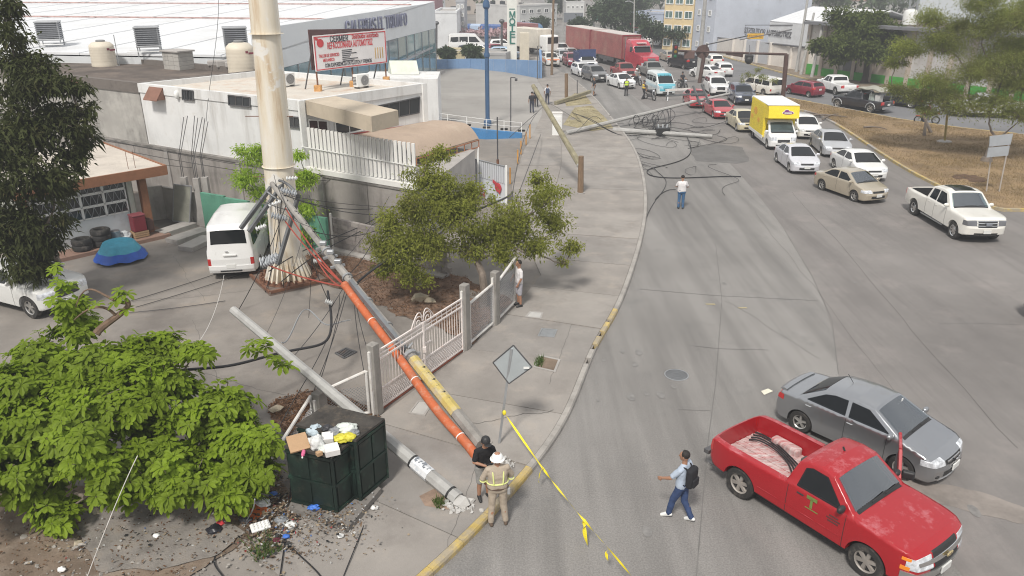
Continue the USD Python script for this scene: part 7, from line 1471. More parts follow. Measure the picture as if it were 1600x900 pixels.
def tree(name,label,base,fork,clumps,tr,leafm,barkm,nleaf,L,W_,sub_n=12,sub_r=.4,flat=.7,droop=.3,group=None,seed=1,up=.35,twig=6,split=0,rosette=0,limbs=True,extra=None,lr=.4):
 """clumps: (centre, radius); leaves gather in smaller knots inside each."""
 r=np.random.default_rng(seed);t=thing(name,label,'tree',group)
 tk=[limb(base,fork,tr,tr*.72,seed,.04),lathe([(0,0)]*1+[(tr*1.35,0),(tr*1.05,.25),(0,.25)],12)[0:0]or mv(lathe([(0,-.1),(tr*1.4,-.1),(tr*1.02,.3),(0,.3)],12),base)]
 P,D,N=[],[],[];tw=[]
 tot=sum(c[1]**2 for c in clumps)
 nodes=[V(*fork)];clumps=sorted(clumps,key=lambda q:np.linalg.norm(V(*q[0])-fork))
 for i,(c,R)in enumerate(clumps):
  c=V(*c);e_=c-V(0,0,R*.3);pa=min(nodes,key=lambda q:hyp(q-e_)+.45*hyp(q-fork));dp=min(1,hyp(pa-fork)/max(hyp(e_-fork),.1))
  if limbs:tk.append(limb(pa,e_,tr*lr*(1.5-dp),tr*.1,seed+i*7));nodes.append(e_);nodes.append((e_+pa)/2)
  for j in range(sub_n):
   d=r.normal(0,1,3);d/=np.linalg.norm(d);d[2]=d[2]*.8+.15;sc=c+d*V(1,1,flat)*R*r.uniform(.35,1.0);sr=R*sub_r*r.uniform(.6,1.25)
   if twig and j<twig:tw.append(limb(c-V(0,0,R*.2),sc,tr*.11+.006,.006,seed+i*31+j,.2,6))
   m=max(3,int(nleaf*R**2/tot/sub_n))
   if rosette:
    m=max(1,m//rosette)
    q=r.normal(0,.55,(m,3))*sr*V(1,1,flat)+sc;o=q-(c-V(0,0,R*.5));o/=np.linalg.norm(o,axis=1,keepdims=True);o+=V(0,0,.55)+r.normal(0,.25,(m,3));o/=np.linalg.norm(o,axis=1,keepdims=True)
    for k in range(m):
     s0=unit(np.cross(o[k],r.normal(0,1,3)));s1=np.cross(o[k],s0);nn=rosette+r.integers(-2,3);a=np.arange(nn)*6.283/nn+r.uniform(0,6);e=r.uniform(-.15,.75,nn)
     dd=(np.cos(a)[:,None]*s0+np.sin(a)[:,None]*s1)*np.cos(e)[:,None]+o[k]*np.sin(e)[:,None]
     P.append(np.repeat(q[k][None],nn,0)+dd*.02);D.append(dd);N.append(np.repeat(o[k][None],nn,0)+.3*dd)
     tw.append(tube([q[k]-o[k]*.22,q[k]],.008,4))if twig and k%2==0 else None
   else:
    q=r.normal(0,.55,(m,3))*sr*V(1,1,flat)+sc;dd=r.normal(0,1,(m,3))+(q-c)/R*.9+V(0,0,up);P.append(q);D.append(dd);N.append(r.normal(0,.6,(m,3))+V(0,0,1))
 P,D,N=np.vstack(P),np.vstack(D),np.vstack(N);n=len(P)
 part(t,'trunk',[x for x in tk if len(x[0])],barkm,smooth=40)
 if tw:part(t,'twigs',tw,barkm,kind='stuff')
 ln=L*r.uniform(.55,1.4,n);wd=W_*r.uniform(.75,1.2,n)
 if split:
  key=np.linalg.norm(P-V(0,0,CAMH),axis=1);ids=[];i=0;starts=[0]
  gid=np.cumsum(np.r_[0,(np.linalg.norm(np.diff(P,axis=0),axis=1)>.08)]);ng=gid[-1]+1
  gm=np.zeros(ng);np.add.at(gm,gid,key);gm/=np.bincount(gid);near=set(np.argsort(gm)[:split].tolist());mask=np.isin(gid,list(near))
  order=np.argsort(gid,kind='stable')
  for q in near:
   s=gid==q;part(t,'leaf_cluster',leafset(P[s],D[s],N[s],ln[s],wd[s],droop=droop,blunt=rosette>0),leafm)
  P,D,N,ln,wd=P[~mask],D[~mask],N[~mask],ln[~mask],wd[~mask]
 part(t,'crown',leafset(P,D,N,ln,wd,droop=droop,blunt=rosette>0),leafm,kind='stuff')
 if extra:extra(t)
 return t
BARK=mat('grey_bark',(.17,.14,.115),rough=.95,var=.3,scale=4,bump=.7,bscale=20)
LEAFA=mat('bright_leaves',(.37,.52,.04),rough=.55,var=.38,scale=1.3,island=.5,leaf=.42,spec=.2)
LEAFB=mat('dark_mango_leaves',(.075,.09,.028),rough=.65,spec=.15,var=.4,scale=1.0,island=.4,leaf=.25,dirt=((.12,.085,.035),.25,2.5))
LEAFC=mat('olive_leaves',(.36,.39,.075),rough=.7,spec=.12,var=.4,scale=.9,island=.45,leaf=.35,dirt=((.17,.13,.05),.25,1.5))
LEAFD=mat('lime_leaves',(.42,.60,.06),rough=.45,var=.25,scale=1.2,island=.35,leaf=.45)
LEAFR=mat('feathery_leaves',(.34,.38,.10),rough=.75,spec=.1,var=.35,scale=.5,island=.4,leaf=.35,dirt=((.17,.125,.07),.35,.8))
LEAFS=mat('dusty_green_leaves',(.14,.18,.045),rough=.75,spec=.1,var=.4,scale=.4,island=.4,leaf=.25)
C_=lambda px,py,Y,r:(at(px,py,Y),r)
b=g(250,792,.13)
tree('broadleaf_tree','large bright green broad-leaved tree in the near left corner',V(b[0],b[1],.1),V(b[0]-.1,b[1]+.2,1.5),[C_(70,640,14.3,.95),C_(60,740,13.6,.8),C_(90,800,13.2,.45),C_(160,570,15.6,.85),C_(150,660,14.2,.95),C_(170,730,13.6,.75),C_(255,600,15.2,.8),C_(240,690,14.2,.85),C_(325,640,15.0,.75),C_(330,735,14.0,.75),C_(400,690,14.4,.6),C_(365,690,14.6,.7),C_(200,618,14.6,.8),C_(205,560,15.6,.55),C_(130,610,14.8,.7),C_(290,740,13.8,.7),C_(100,570,15.6,.7),C_(415,740,14.0,.38),C_(20,690,13.8,.8),C_(115,515,16.4,.5),C_(105,480,16.4,.35),C_(60,555,15.6,.5),C_(250,545,16.0,.45),C_(300,550,15.8,.33),C_(-40,740,13,.9),C_(215,770,13.4,.5),C_(365,775,13.5,.45),C_(30,600,14.6,.55)],.15,LEAFA,BARK,50000,.19,.10,sub_n=14,sub_r=.36,flat=.75,droop=.35,seed=5,twig=5,split=290,rosette=9)
bt_=thing('snapped_branch','bare snapped branch with leaf sprays above the near tree','branch')
brm=mat('brown_bark',(.15,.10,.07),rough=.95,var=.3,scale=5,bump=.6)
part(bt_,'branch',tube(curve([at(150,522,15.8),at(175,500,16),at(200,478,16.1),at(196,468,16.1)],12),np.linspace(.09,.05,12),8),brm)
for q in([(200,474,16.1),(165,462,16.2),(140,452,16.3),(118,480,16.2)],[(180,492,16),(150,480,16),(125,492,16),(116,500,16)]):part(bt_,'twig',tube(curve([at(*p)for p in q],14),np.linspace(.035,.012,14),6),brm)
def spray(px,py,Y,n,sr,m_,L,W_,seed,rosette=8):
 r=np.random.default_rng(seed);P,D,N=[],[],[]
 for k in range(n):
  c=at(px,py,Y)+r.normal(0,sr,3);a=np.arange(rosette)*6.283/rosette+r.uniform(0,6);e=r.uniform(-.3,.5,rosette);dd=np.c_[np.cos(a)*np.cos(e),np.sin(a)*np.cos(e),np.sin(e)]
  P.append(np.repeat(c[None],rosette,0));D.append(dd);N.append(np.repeat(V(0,0,1)[None],rosette,0)+.3*dd)
 P=np.vstack(P);return leafset(P,np.vstack(D),np.vstack(N),L*r.uniform(.7,1.2,len(P)),W_*r.uniform(.8,1.2,len(P)),droop=.35,blunt=True)
for px,py,Y,n,sr,s in((190,465,16.1,6,.16,1),(100,440,16.5,6,.17,2),(95,465,16.4,5,.15,3),(420,550,16.4,6,.16,4),(398,540,16.5,4,.12,5),(440,562,16.3,3,.1,6)):part(bt_,'leaf_spray',spray(px,py,Y,n,sr,LEAFA,.24,.1,s),LEAFA)
b=g(40,470,.1)
tree('mango_tree','dark leafy tree with drooping leaves at the left edge',V(b[0]+.6,b[1]+1.5,.05),V(b[0]+.4,b[1]+1.5,2.3),[C_(20,130,26,1.0),C_(75,130,26,.75),C_(50,190,25.5,1.2),C_(105,190,26,.75),C_(110,235,26,.7),C_(40,270,25,1.2),C_(80,295,25.5,.65),C_(60,350,24.8,1.0),C_(75,378,25,.6),C_(20,380,24.5,1.0),C_(-20,230,25.5,1.4),C_(-15,330,24.5,1.2),C_(70,415,25,.45),C_(5,30,27,.5),C_(20,60,26.5,.6),C_(10,5,27,.5),C_(40,420,24.3,.7),C_(130,175,26.2,.5),C_(112,135,26.2,.5),C_(60,105,26.4,.6),C_(128,215,26.2,.5),C_(30,95,26.5,.6)],.24,LEAFB,BARK,22000,.25,.08,sub_n=14,sub_r=.42,flat=.8,droop=.42,seed=9,up=-.05,twig=4)
b=g(757,478,.12)
tree('middle_tree','sparse olive-green tree with visible twigs behind the white gate',V(b[0],b[1],.05),V(b[0]-.25,b[1]+.3,1.7),[C_(660,275,27.5,.7),C_(690,240,28,.42),C_(700,300,27,.85),C_(645,320,26.6,.8),C_(612,350,26.2,.62),C_(625,400,25.6,.75),C_(670,380,25.6,.8),C_(650,435,25.0,.62),C_(600,420,25.4,.45),C_(720,345,26,.8),C_(735,390,25.6,.65),C_(765,365,26,.75),C_(810,340,26.4,.8),C_(855,310,27.2,.7),C_(870,350,26.6,.7),C_(835,385,26,.6),C_(890,385,26.2,.4),C_(845,280,27.8,.38),C_(785,400,25.6,.5),C_(880,410,25.9,.22),C_(740,310,27,.7),C_(680,330,26.5,.9),C_(640,375,26,.9),C_(790,370,26,.8),C_(600,385,25.8,.6)],.17,LEAFC,BARK,44000,.12,.055,sub_n=16,sub_r=.48,flat=.85,droop=.3,seed=13,up=.1,twig=12,lr=.28)
b=V(-9.6,32.2,.1)
tree('lime_tree','small bright lime-green tree right behind the tall column',b,b+V(0,0,1.6),[C_(390,240,32.3,.55),C_(385,280,32,.55),C_(405,300,32,.5),C_(420,250,32.5,.5),C_(470,285,32,.6),C_(485,275,32.2,.4),C_(475,330,31.6,.55),C_(480,365,31.2,.4),C_(440,340,32,.7),C_(470,240,32.4,.3)],.1,LEAFD,BARK,9000,.16,.06,sub_n=10,sub_r=.6,droop=.35,seed=17,up=0)
b=g(1541,252,.13)
tree('median_tree','wide feathery thin-leaved tree on the right median',V(b[0],b[1],.1),V(b[0]+.3,b[1],1.6),[C_(1450,30,50,1.0),C_(1475,70,50,1.4),C_(1420,80,50.5,1.0),C_(1500,40,50,.9),C_(1540,40,49,1.4),C_(1590,30,48.5,1.5),C_(1570,90,48.5,1.8),C_(1520,110,49,1.5),C_(1600,130,48.5,1.6),C_(1470,130,50,1.3),C_(1440,150,50.5,1.1),C_(1405,140,51,.7),C_(1500,160,49.5,1.4),C_(1550,165,48.5,1.3),C_(1595,180,48,1.0),C_(1640,80,48.5,2.0),C_(1640,160,48,1.5),C_(1450,175,50,.6),C_(1400,100,51,.6),C_(1530,5,49,1.2),C_(1620,10,48.5,1.4)],.28,LEAFR,BARK,115000,.15,.045,sub_n=16,sub_r=.58,flat=.62,droop=.2,seed=21,up=.2,twig=14,lr=.22)
b=g(1350,129,.08)
tree('shade_tree','dense dark green umbrella tree in front of the green-based wall',V(b[0],b[1],0),V(b[0]-.1,b[1],3.0),[C_(1300,70,86,2.0),C_(1340,50,87,2.6),C_(1335,80,85.5,2.2),C_(1380,55,87,2.3),C_(1395,80,86,1.8),C_(1285,72,86,1.2),C_(1320,30,88,1.8),C_(1360,30,88,1.7),C_(1410,60,87,1.2),C_(1360,85,85,1.6),C_(1310,92,85,1.1),C_(1415,90,86,1.3)],.38,LEAFS,mat('dark_bark',(.06,.05,.045),rough=1,var=.3),22000,.45,.2,sub_n=18,sub_r=.38,flat=.6,droop=.25,seed=25,twig=3)
for px,py,top,lab,s in((1182,154,108,'thin nearly bare sapling on the median before the white people carrier',31),):
 b=g(px,py,.13);tree('sapling',lab,V(b[0],b[1],.1),at(px-1,135,b[1]),[C_(1195,122,b[1],.55),C_(1170,118,b[1],.5),C_(1210,128,b[1],.4),C_(1185,108,b[1],.4),C_(1160,126,b[1],.3)],.05,LEAFR,BARK,900,.2,.06,sub_n=8,sub_r=.4,seed=s,twig=8)
for pts,lab in(([(1476,221),(1480,180)],'slim yellow-painted stake standing on the median'),):
 p=g(*pts[0],.13);q=at(*pts[1],p[1]);t=thing('stake',lab,'stake');part(t,'shaft',tube([p,q],.075,8),mat('stake_yellow',(.30,.23,.08),rough=.9,var=.3,scale=3));part(t,'foot',mv(lathe([(0,-.02),(.55,-.02),(.4,.06),(0,.08)],14),p),CONC)
for k,(a,bb_)in enumerate((((1455,207),(1441,178)),((1444,212),(1447,186)))):p=g(*a,.13);q=at(*bb_,p[1]+.3);solo('dead_branch',tube([p,q],[.12,.08],7),BARK,('leaning dead stem by the red motorbike','thin upright dead stem by the red motorbike')[k],'branch')
sgn=thing('median_sign','grey back of a two-panel road sign on two thin legs on the median','sign')
Ys=g(1545,300,.13)[1]-.4
for(x0,y0,x1,y1)in((1541,300,1553,212),(1561,300,1579,210)):p=g(x0,y0,.13);part(sgn,'leg',tube([p,at(x1,y1,p[1])],.035,6),mat('leg_grey',(.4,.36,.33),rough=.8))
GB=mat('sign_back_grey',(.36,.38,.40),rough=.5,metal=.2,var=.08)
for c4_ in(((1547,213),(1583,209),(1579,226),(1546,229)),((1545,231),(1578,228),(1575,243),(1542,246))):
 q=[at(x,y,Ys)for x,y in c4_];part(sgn,'panel',hexa([a for a in q],[a+V(0,.05,0)for a in q]),GB)
FAR=mat('far_green_leaves',(.05,.085,.028),rough=.7,var=.4,scale=.3,island=.35,leaf=.2)
def far_tree(px,py,top,w,lab,seed,m_=None,name='street_tree',dens=1.0,Y=None,L=.55):
 b=g(px,py,0);ztop=zat(top,b);pm=pxm(b);R=w/pm/2;h=max(ztop,2.2);r=np.random.default_rng(seed)
 cl=[(V(b[0]+r.uniform(-.65,.65)*R,b[1]+r.uniform(-.6,.6)*R,h*r.uniform(.42,.88)),R*r.uniform(.4,.62))for _ in range(9)]
 tree(name,lab,V(b[0],b[1],0),V(b[0],b[1],h*.35),cl,.05*h**.7,m_ or FAR,BARK,int(2600*dens),L,L*.45,sub_n=10,sub_r=.45,flat=.75,seed=seed,twig=0)
far_tree(1020,76,38,46,'round green street tree left of the pair by the yellow building',41)
far_tree(1062,78,44,44,'round green street tree right of the pair by the yellow building',42)
far_tree(960,62,2,92,'tall hazy green tree behind the red lorry trailers',43,L=.8,dens=1.4)
far_tree(985,45,-12,60,'big green tree rising left of the yellow building',44,L=.9)
far_tree(905,62,28,34,'grey-green thin tree behind the second trailer',45)
far_tree(845,52,28,24,'small green tree right of the motel tower',46)
far_tree(735,103,88,32,'bush hanging over the far blue wall',47,name='wall_bush')
far_tree(700,103,92,24,'low bush at the left end of the far blue wall',48,name='wall_bush')
far_tree(1178,45,-10,50,'dark green tree behind the grey gabled shop',49,L=.8)
far_tree(1150,40,-14,40,'dark tree beside the pale blue-grey block',50,L=.8)
far_tree(880,30,-8,50,'faint far tree beyond the trailers',51,L=1.0)
far_tree(1290,40,-30,90,'faint tree behind the pale warehouse corner',52,L=1.0)
# buildings and street furniture beyond the crossing
def block(name,label,a,b,top,depth,col,rows=0,cols=0,wh=.5,ww=.6,rough=.8,roofm=None,cat='building',group=None,z0=0.0,glass=GLASS2,parapet=.3,door=False,base=None):
 """Flat-roofed block: front foot from pixel a to pixel b, top the pixel row of the roof line above a."""
 p,q=g(*a,0),g(*b,0);h=zat(top,p)if not isinstance(top,float)else top
 u=unit(q-p);L=hyp(q-p);n=V(-u[1],u[0],0);n=n if n[1]>0 else-n
 t=thing(name,label,cat,group);m_=col if not isinstance(col,tuple)else mat('wall_%02d%02d%02d'%tuple(int(c*99)for c in col),col,rough=rough,var=.08,scale=.4,dirt=((col[0]*.55,col[1]*.53,col[2]*.5),.22,.5))
 f=Polygon([tuple(x[:2])for x in(p,q,q+n*depth,p+n*depth)])
 part(t,'wall',prism(f,0,h-parapet),m_);part(t,'parapet',prism(f.buffer(.06,join_style=2).difference(f.buffer(-.25,join_style=2)),h-parapet-.02,h),m_)
 part(t,'roof',sheet(f.buffer(-.2),h-parapet+.02),roofm or CONC)
 for r_ in range(rows):
  for c in range(cols):
   x0=L*(c+.5-ww/2)/cols;x1=L*(c+.5+ww/2)/cols;zr=(h-.4)/rows;zc=zr*(r_+.55)
   P=lambda x,z:p+u*x-n*.015+V(0,0,z)
   win3(t,[P(x0,zc+zr*wh/2),P(x1,zc+zr*wh/2),P(x1,zc-zr*wh/2),P(x0,zc-zr*wh/2)],'window',glass,WHITEP,.12,2,1,depth=.12)
 return t,p,q,u,n,h
block('yellow_building','cream-yellow three-storey building with rows of green-tinted windows',(1034,77),(1079,80),-14,14,(.62,.49,.28),4,3,.5,.75,glass=mat('tinted_glass',(.10,.16,.15),rough=.15,var=.3))
block('blue_grey_building','pale blue-grey block right of the cream-yellow building',(1080,80),(1112,86),-22,16,(.47,.50,.56),4,2,.3,.22)
block('brick_house','brick-red narrow house with a white window frame beside the blue-grey block',(1111,70),(1131,72),16,9,(.30,.13,.085),2,1,.5,.5)
block('dark_house','dark grey house with a shaded front behind the brick-red one',(1118,66),(1152,70),4,9,(.13,.135,.14),2,2,.4,.4)
t,p,q,u,n,h=block('tan_building','tan windowless block rising behind the gabled shop roof',(1181,62),(1204,64),-4,8,(.42,.33,.24))
SH=mat('shop_grey_white',(.58,.59,.60),rough=.7,var=.06,dirt=((.4,.39,.38),.25,.4))
ps,qs=g(1150,92),g(1259,110);us=unit(qs-ps);ns=V(-us[1],us[0],0);ns=ns if ns[1]>0 else-ns;ps,qs=ps+ns*5,qs+ns*5
shp=thing('gabled_shop','grey-white gabled workshop with dark lettering across its front','building')
z1,z2=zat(33,ps),zat(46,qs);zr=zat(22,ps+us*7)
part(shp,'wall',hexa([ps,qs,qs+ns*14,ps+ns*14],[ps+V(0,0,z1),qs+V(0,0,z1*.98),qs+ns*14+V(0,0,z1),ps+ns*14+V(0,0,z1)]),SH)
for s0,s1,k in((0,7,0),(7,14,1)):
 za,zb=(z1,zr+.6)if k==0 else(zr+.6,z1)
 for j in range(12):
  f0,f1=j/12,(j+.97)/12;a_,b_=ps+(qs-ps)*f0,ps+(qs-ps)*f1
  part(shp,'roof_sheet',hexa([a_+ns*s0+V(0,0,za-.1),b_+ns*s0+V(0,0,za-.1),b_+ns*s1+V(0,0,zb-.1),a_+ns*s1+V(0,0,zb-.1)],[a_+ns*s0+V(0,0,za+.05),b_+ns*s0+V(0,0,za+.05),b_+ns*s1+V(0,0,zb+.05),a_+ns*s1+V(0,0,zb+.05)]),MET)
lo=vp(1157,50,ps,qs,.06);le=vp(1237,50.5,ps,qs,.06)
part(shp,'lettering',text('DISTRIBUIDOR AUTOMOTRIZ',.72,lo,us,V(0,0,1),.06,True,hyp((le-lo)[:2])),mat('shop_letters',(.13,.13,.14),rough=.7))
part(shp,'lettering_strip',beam(lo+V(0,0,.95)-us*.3,le+V(0,0,.95),.05,.08),STEEL)
cwl=thing('compound_wall','long white wall with grey sliding gates in front of the gabled shop','wall')
WW=mat('warm_white_wall',(.62,.58,.53),rough=.85,var=.08,scale=.5,dirt=((.42,.36,.3),.25,.8));GG=mat('gate_grey',(.42,.43,.45),rough=.6,var=.08)
pts=[(1119,86,61),(1143,92,60),(1161,95,62),(1181,98.5,64),(1201,102,67),(1233,107.5,72),(1258,113,76)]
for k in range(6):
 a,b=g(*pts[k][:2]),g(*pts[k+1][:2]);h0,h1=zat(pts[k][2],a),zat(pts[k+1][2],b);o=V(.1,.3,0)
 part(cwl,'gate' if k in(2,3)else 'panel',hexa([a,b-(b-a)*.01,b-(b-a)*.01+o,a+o],[a+V(0,0,h0),b-(b-a)*.01+V(0,0,h1),b-(b-a)*.01+o+V(0,0,h1),a+o+V(0,0,h0)]),GG if k in(2,3)else WW)
 part(cwl,'pilaster',bx((b[0],b[1]-.05,h1/2),(.4,.5,h1+.1)),WW)
part(cwl,'roof_edge',tube([g(1119,86)+V(0,0,zat(59,g(1119,86))),g(1258,113)+V(0,0,zat(74.5,g(1258,113)))],.12,6),STEEL)
ra_,rb_=g(1257,116),g(1700,172);ur=unit(rb_-ra_);nr=V(-ur[1],ur[0],0);nr=nr if nr[1]>0 else-nr;Lr=hyp(rb_-ra_)
hh=zat(37,ra_);gb=thing('long_warehouse','long beige warehouse wall with green painted base and dark eaves','building')
BEI=[mat(f'beige_wall_{k}',c,rough=.88,var=.1,scale=.35,dirt=[((.3,.26,.22),.35,.4),((.2,.18,.16),.2,.6,(1,1,.25))])for k,c in enumerate([(.43,.37,.31),(.40,.345,.29),(.36,.335,.31),(.46,.45,.44)])]
GB_=mat('green_base_paint',(.06,.30,.045),rough=.8,var=.12,scale=.6)
ng=14
for k in range(ng):
 a,b=ra_+ur*Lr*k/ng,ra_+ur*Lr*(k+.995)/ng
 part(gb,'panel',hexa([a,b,b+nr*.4,a+nr*.4],[a+V(0,0,hh),b+V(0,0,hh),b+nr*.4+V(0,0,hh),a+nr*.4+V(0,0,hh)]),WW if k==0 else BEI[3 if k in(6,7,9)else k%3])
 part(gb,'green_base',beam(a-nr*.06+V(0,0,.45),b-nr*.06+V(0,0,.45),.14,.95 if k else 1.6),GB_)
 part(gb,'pilaster',bx((*(a-nr*.05)[:2],hh/2),(.45,.3,hh),math.atan2(ur[1],ur[0])),BEI[k%2])
part(gb,'eaves',beam(ra_+V(0,0,hh+.15)-nr*.6,rb_+V(0,0,hh+.15)-nr*.6,1.6,.3),mat('dark_eaves',(.15,.15,.16),rough=.8,var=.15))
part(gb,'roof',prism(Polygon([tuple(x[:2])for x in(ra_+nr*.4,rb_+nr*.4,rb_+nr*12,ra_+nr*12)]),hh-.2,hh+.2),ROOFD)
part(gb,'upper_wall',beam(ra_+nr*3+ur*34+V(0,0,hh+.6),rb_+nr*3+V(0,0,hh+.6),.3,1.0),BEI[3])
c_=ra_+ur*5.2+nr*.0;part(gb,'door',hexa([c_-nr*.08,c_+ur*1.6-nr*.08,c_+ur*1.6,c_],[c_-nr*.08+V(0,0,3.2),c_+ur*1.6-nr*.08+V(0,0,3.2),c_+ur*1.6+V(0,0,3.2),c_+V(0,0,3.2)]),STEEL)
solo('round_sign',mv(lathe([(0,0),(.45,0),(.45,.06),(0,.06)],20),g(1281,116)+V(0,-.4,2.6),M=[[1,0,0],[0,0,-1],[0,1,0]]),REDP,'round red plate on the white end of the long warehouse','sign')
pw=ra_+nr*14+ur*4
pm_=thing('pale_warehouse','huge pale metal warehouse rising behind the long beige wall','building');PM=mat('pale_metal',(.55,.58,.60),rough=.6,var=.04,scale=.2)
for k in range(22):
 a,b=pw+ur*2.5*k,pw+ur*2.5*(k+.97);part(pm_,'wall_sheet',hexa([a,b,b+nr*.3,a+nr*.3],[x+V(0,0,14.5)for x in(a,b,b+nr*.3,a+nr*.3)]),PM)
part(pm_,'roof',prism(Polygon([tuple(x[:2])for x in(pw+nr*.3,pw+ur*55+nr*.3,pw+ur*55+nr*20,pw+nr*20)]),14.0,14.45),PM)
part(pm_,'corner_frame',[beam(pw-ur*1.2+V(0,0,0),pw-ur*1.2+V(0,0,15),.2,.2),beam(pw-ur*.2,pw-ur*.2+V(0,0,15),.2,.2)]+[beam(pw-ur*1.2+V(0,0,z),pw-ur*.2+V(0,0,z+1.2),.12,.12)for z in np.arange(1,14,1.2)],GALV,kind='stuff')
tk_=ra_+ur*9+nr*5;t=thing('water_tank','white water tank on the roof of the long warehouse','water tank',loc=V(tk_[0],tk_[1],hh+.2));part(t,'body',lathe([(0,0),(.75,0),(.75,1.2),(.6,1.5),(.25,1.6),(0,1.6)],28),WHITEP,smooth=35);part(t,'lid',lathe([(0,1.6),(.28,1.6),(.25,1.7),(0,1.7)],16),GALV)
for k,(a,tp)in enumerate((((1244,113),(1268,-40)),((1251,117),(1272,20)),((1268,121),(1291,12)))):
 p=g(*a);q=at(*tp,p[1]+1);t=thing('utility_pole',('tallest leaning pole by the green wall base, leftmost','shorter leaning pole, middle of the three by the green wall base','leaning pole in front of the green wall base end')[k],'utility pole');part(t,'shaft',tube([p,q],[.2,.13],8),POLE)
 if k==2:s_=at(1271,79,p[1]-.2);part(t,'meter_box',rbx(s_,(.5,.35,.6),.05),BLACKP)
 if k==0:part(t,'crossarm',beam(at(1258,32,p[1]),at(1268,33,p[1]),.12,.12),STEEL)
for k,(a,tp,r_,lab)in enumerate((((862,119),(866,-45),.16,'dark wooden utility pole on the far pavement beyond the blue wall'),((949+101,64),(1053,-40),.16,'grey utility pole in front of the cream-yellow building'),((1040,66),(1039,-20),.12,'slim pole left of the cream-yellow building front'),((990,70),(992,-40),.13,'grey street light pole by the red shop sign'),((1096,128-2),(1112,-40),.0,''),((880,34+30),(880,-20),.11,'thin pole behind the red trailers'))):
 if r_==0:continue
 p=g(*a);q=at(*tp,p[1]);t=thing('utility_pole',lab,'utility pole');part(t,'shaft',tube([p,q],[r_,r_*.7],8),mat('brown_wood',())if k==0 else POLE);part(t,'crossarm',beam(V(q[0]-1,q[1],q[2]-1),V(q[0]+1,q[1],q[2]-1),.14,.14),STEEL)
 if k==3:part(t,'lamp_arm',tube(curve([at(991,6,p[1]),at(984,2,p[1]),at(977,3,p[1])],8),.09,5),GALV)
p=g(1093,125);q=at(1106,-45,p[1]+.5);t=thing('utility_pole','tall pale pole standing right behind the traffic light post','utility pole');part(t,'shaft',tube([p+V(0,.8,0),q],[.26,.18],10),POLE);part(t,'collar',tube([p+V(0,.8,0),p+V(0,.8,.3)],.34,10),CONC)
def hoarding(name,label,c4_,Y,m_,legs=None,extra=None):
 q=[at(x,y,Y)for x,y in c4_];t=thing(name,label,'sign');part(t,'panel',hexa([a for a in q][::-1],[a+V(0,.3,0)for a in q][::-1]),m_)
 for lx,ly,py in(legs or[]):p=g(lx,py);p[1]=Y+.5;part(t,'leg',tube([V(at(lx,py,Y)[0],Y+.4,0),at(lx,ly,Y)+V(0,.4,0)],.18,6),STEEL)
 return t,q
t,q=hoarding('red_shop_sign','red box sign in front of the blue shop past the lorry',((979,36),(997,36),(997,44),(979,44)),150,mat('shop_red',(.45,.03,.06),rough=.5),[(988,44,62)])
t,q=hoarding('shop_sign','red curly shop sign on a pale blue front',((996,22),(1012,22),(1012,31),(996,31)),165,mat('pale_sign',(.5,.55,.62),rough=.6),[(1004,31,56)]);part(t,'red_emblem',ell((q[0]+q[2])/2+V(0,-.2,0),(1.0,.15,.55)),mat('shop_red',()),smooth=True)
hoarding('hoarding','dark grey back of a hoarding over the distant street',((879,20),(911,20),(911,35),(879,35)),190,mat('hoarding_grey',(.14,.15,.17),rough=.7),[(888,35,54),(904,35,54)])
hoarding('road_sign','wide green road sign over the distant street, left half',((926,23),(940,23),(940,31),(926,31)),180,mat('road_sign_green',(.03,.17,.10),rough=.6),[(928,31,58)])
hoarding('road_sign','wide green road sign over the distant street, right half',((944,23),(957,23),(957,31),(944,31)),180,mat('road_sign_green',()),[(955,31,58)])
block('blue_shop','pale blue shop front under the red curly sign',(985,60),(1034,62),18,10,(.40,.45,.56),1,3,.4,.6)
t,p,q,u,n,h=block('white_shed','plain white shed beside the glass corner of the hall',(679,78),(715,78),17,14,(.62,.63,.64))
block('grey_tower','narrow grey tower block behind the white shed',(714,70),(727,70),0,8,(.34,.35,.37),5,2,.4,.5)
bc=thing('blue_canopy','long blue canopy sign over the car lot behind the blue wall','canopy');BCY=150.
q=[at(x,y,BCY)for x,y in((686,39),(782,41),(782,48),(686,48))]
for k in range(6):
 l_=lambda a,b,f:a+(b-a)*f
 part(bc,'panel',hexa([l_(q[3],q[2],k/6),l_(q[3],q[2],(k+.98)/6),l_(q[3],q[2],(k+.98)/6)+V(0,6,0),l_(q[3],q[2],k/6)+V(0,6,0)],[l_(q[0],q[1],k/6),l_(q[0],q[1],(k+.98)/6),l_(q[0],q[1],(k+.98)/6)+V(0,6,0),l_(q[0],q[1],k/6)+V(0,6,0)]),mat('canopy_blue',(.06,.12,.32),rough=.6)if k%3 else mat('canopy_pale',(.4,.5,.65),rough=.6))
for k in range(5):a=l_(q[3],q[2],k/4*.98+.01);part(bc,'post',tube([V(a[0],a[1]+.5,0),a+V(0,.5,0)],.15,6),GALV)
bun=thing('bunting','pink and white bunting strung over the car lot','bunting',kind='stuff');vs=[]
r=np.random.default_rng(4);n_=900;xx=r.uniform(680,800,n_);yy=52+r.normal(0,2.4,n_)-(xx-680)*.03
P=np.array([at(a,b,138+r.uniform(-6,6))for a,b in zip(xx,yy)]);D=r.normal(0,1,(n_,3));N=r.normal(0,1,(n_,3))
part(bun,'flags',leafset(P,D,N,np.full(n_,.55),np.full(n_,.4)),mat('bunting_pink',(.62,.42,.44),rough=.8,var=.35,scale=.8,island=.4))
t,p,q,u,n,h=block('low_hut','low yellowish hut with flat concrete roof behind the blue wall',(686,99),(748,100),79,5,(.52,.46,.30),1,2,.3,.3)
block('low_hut','low grey hut with a wide flat roof right of the yellowish hut',(745,99),(790,100),82,6,(.35,.35,.35),0,0)
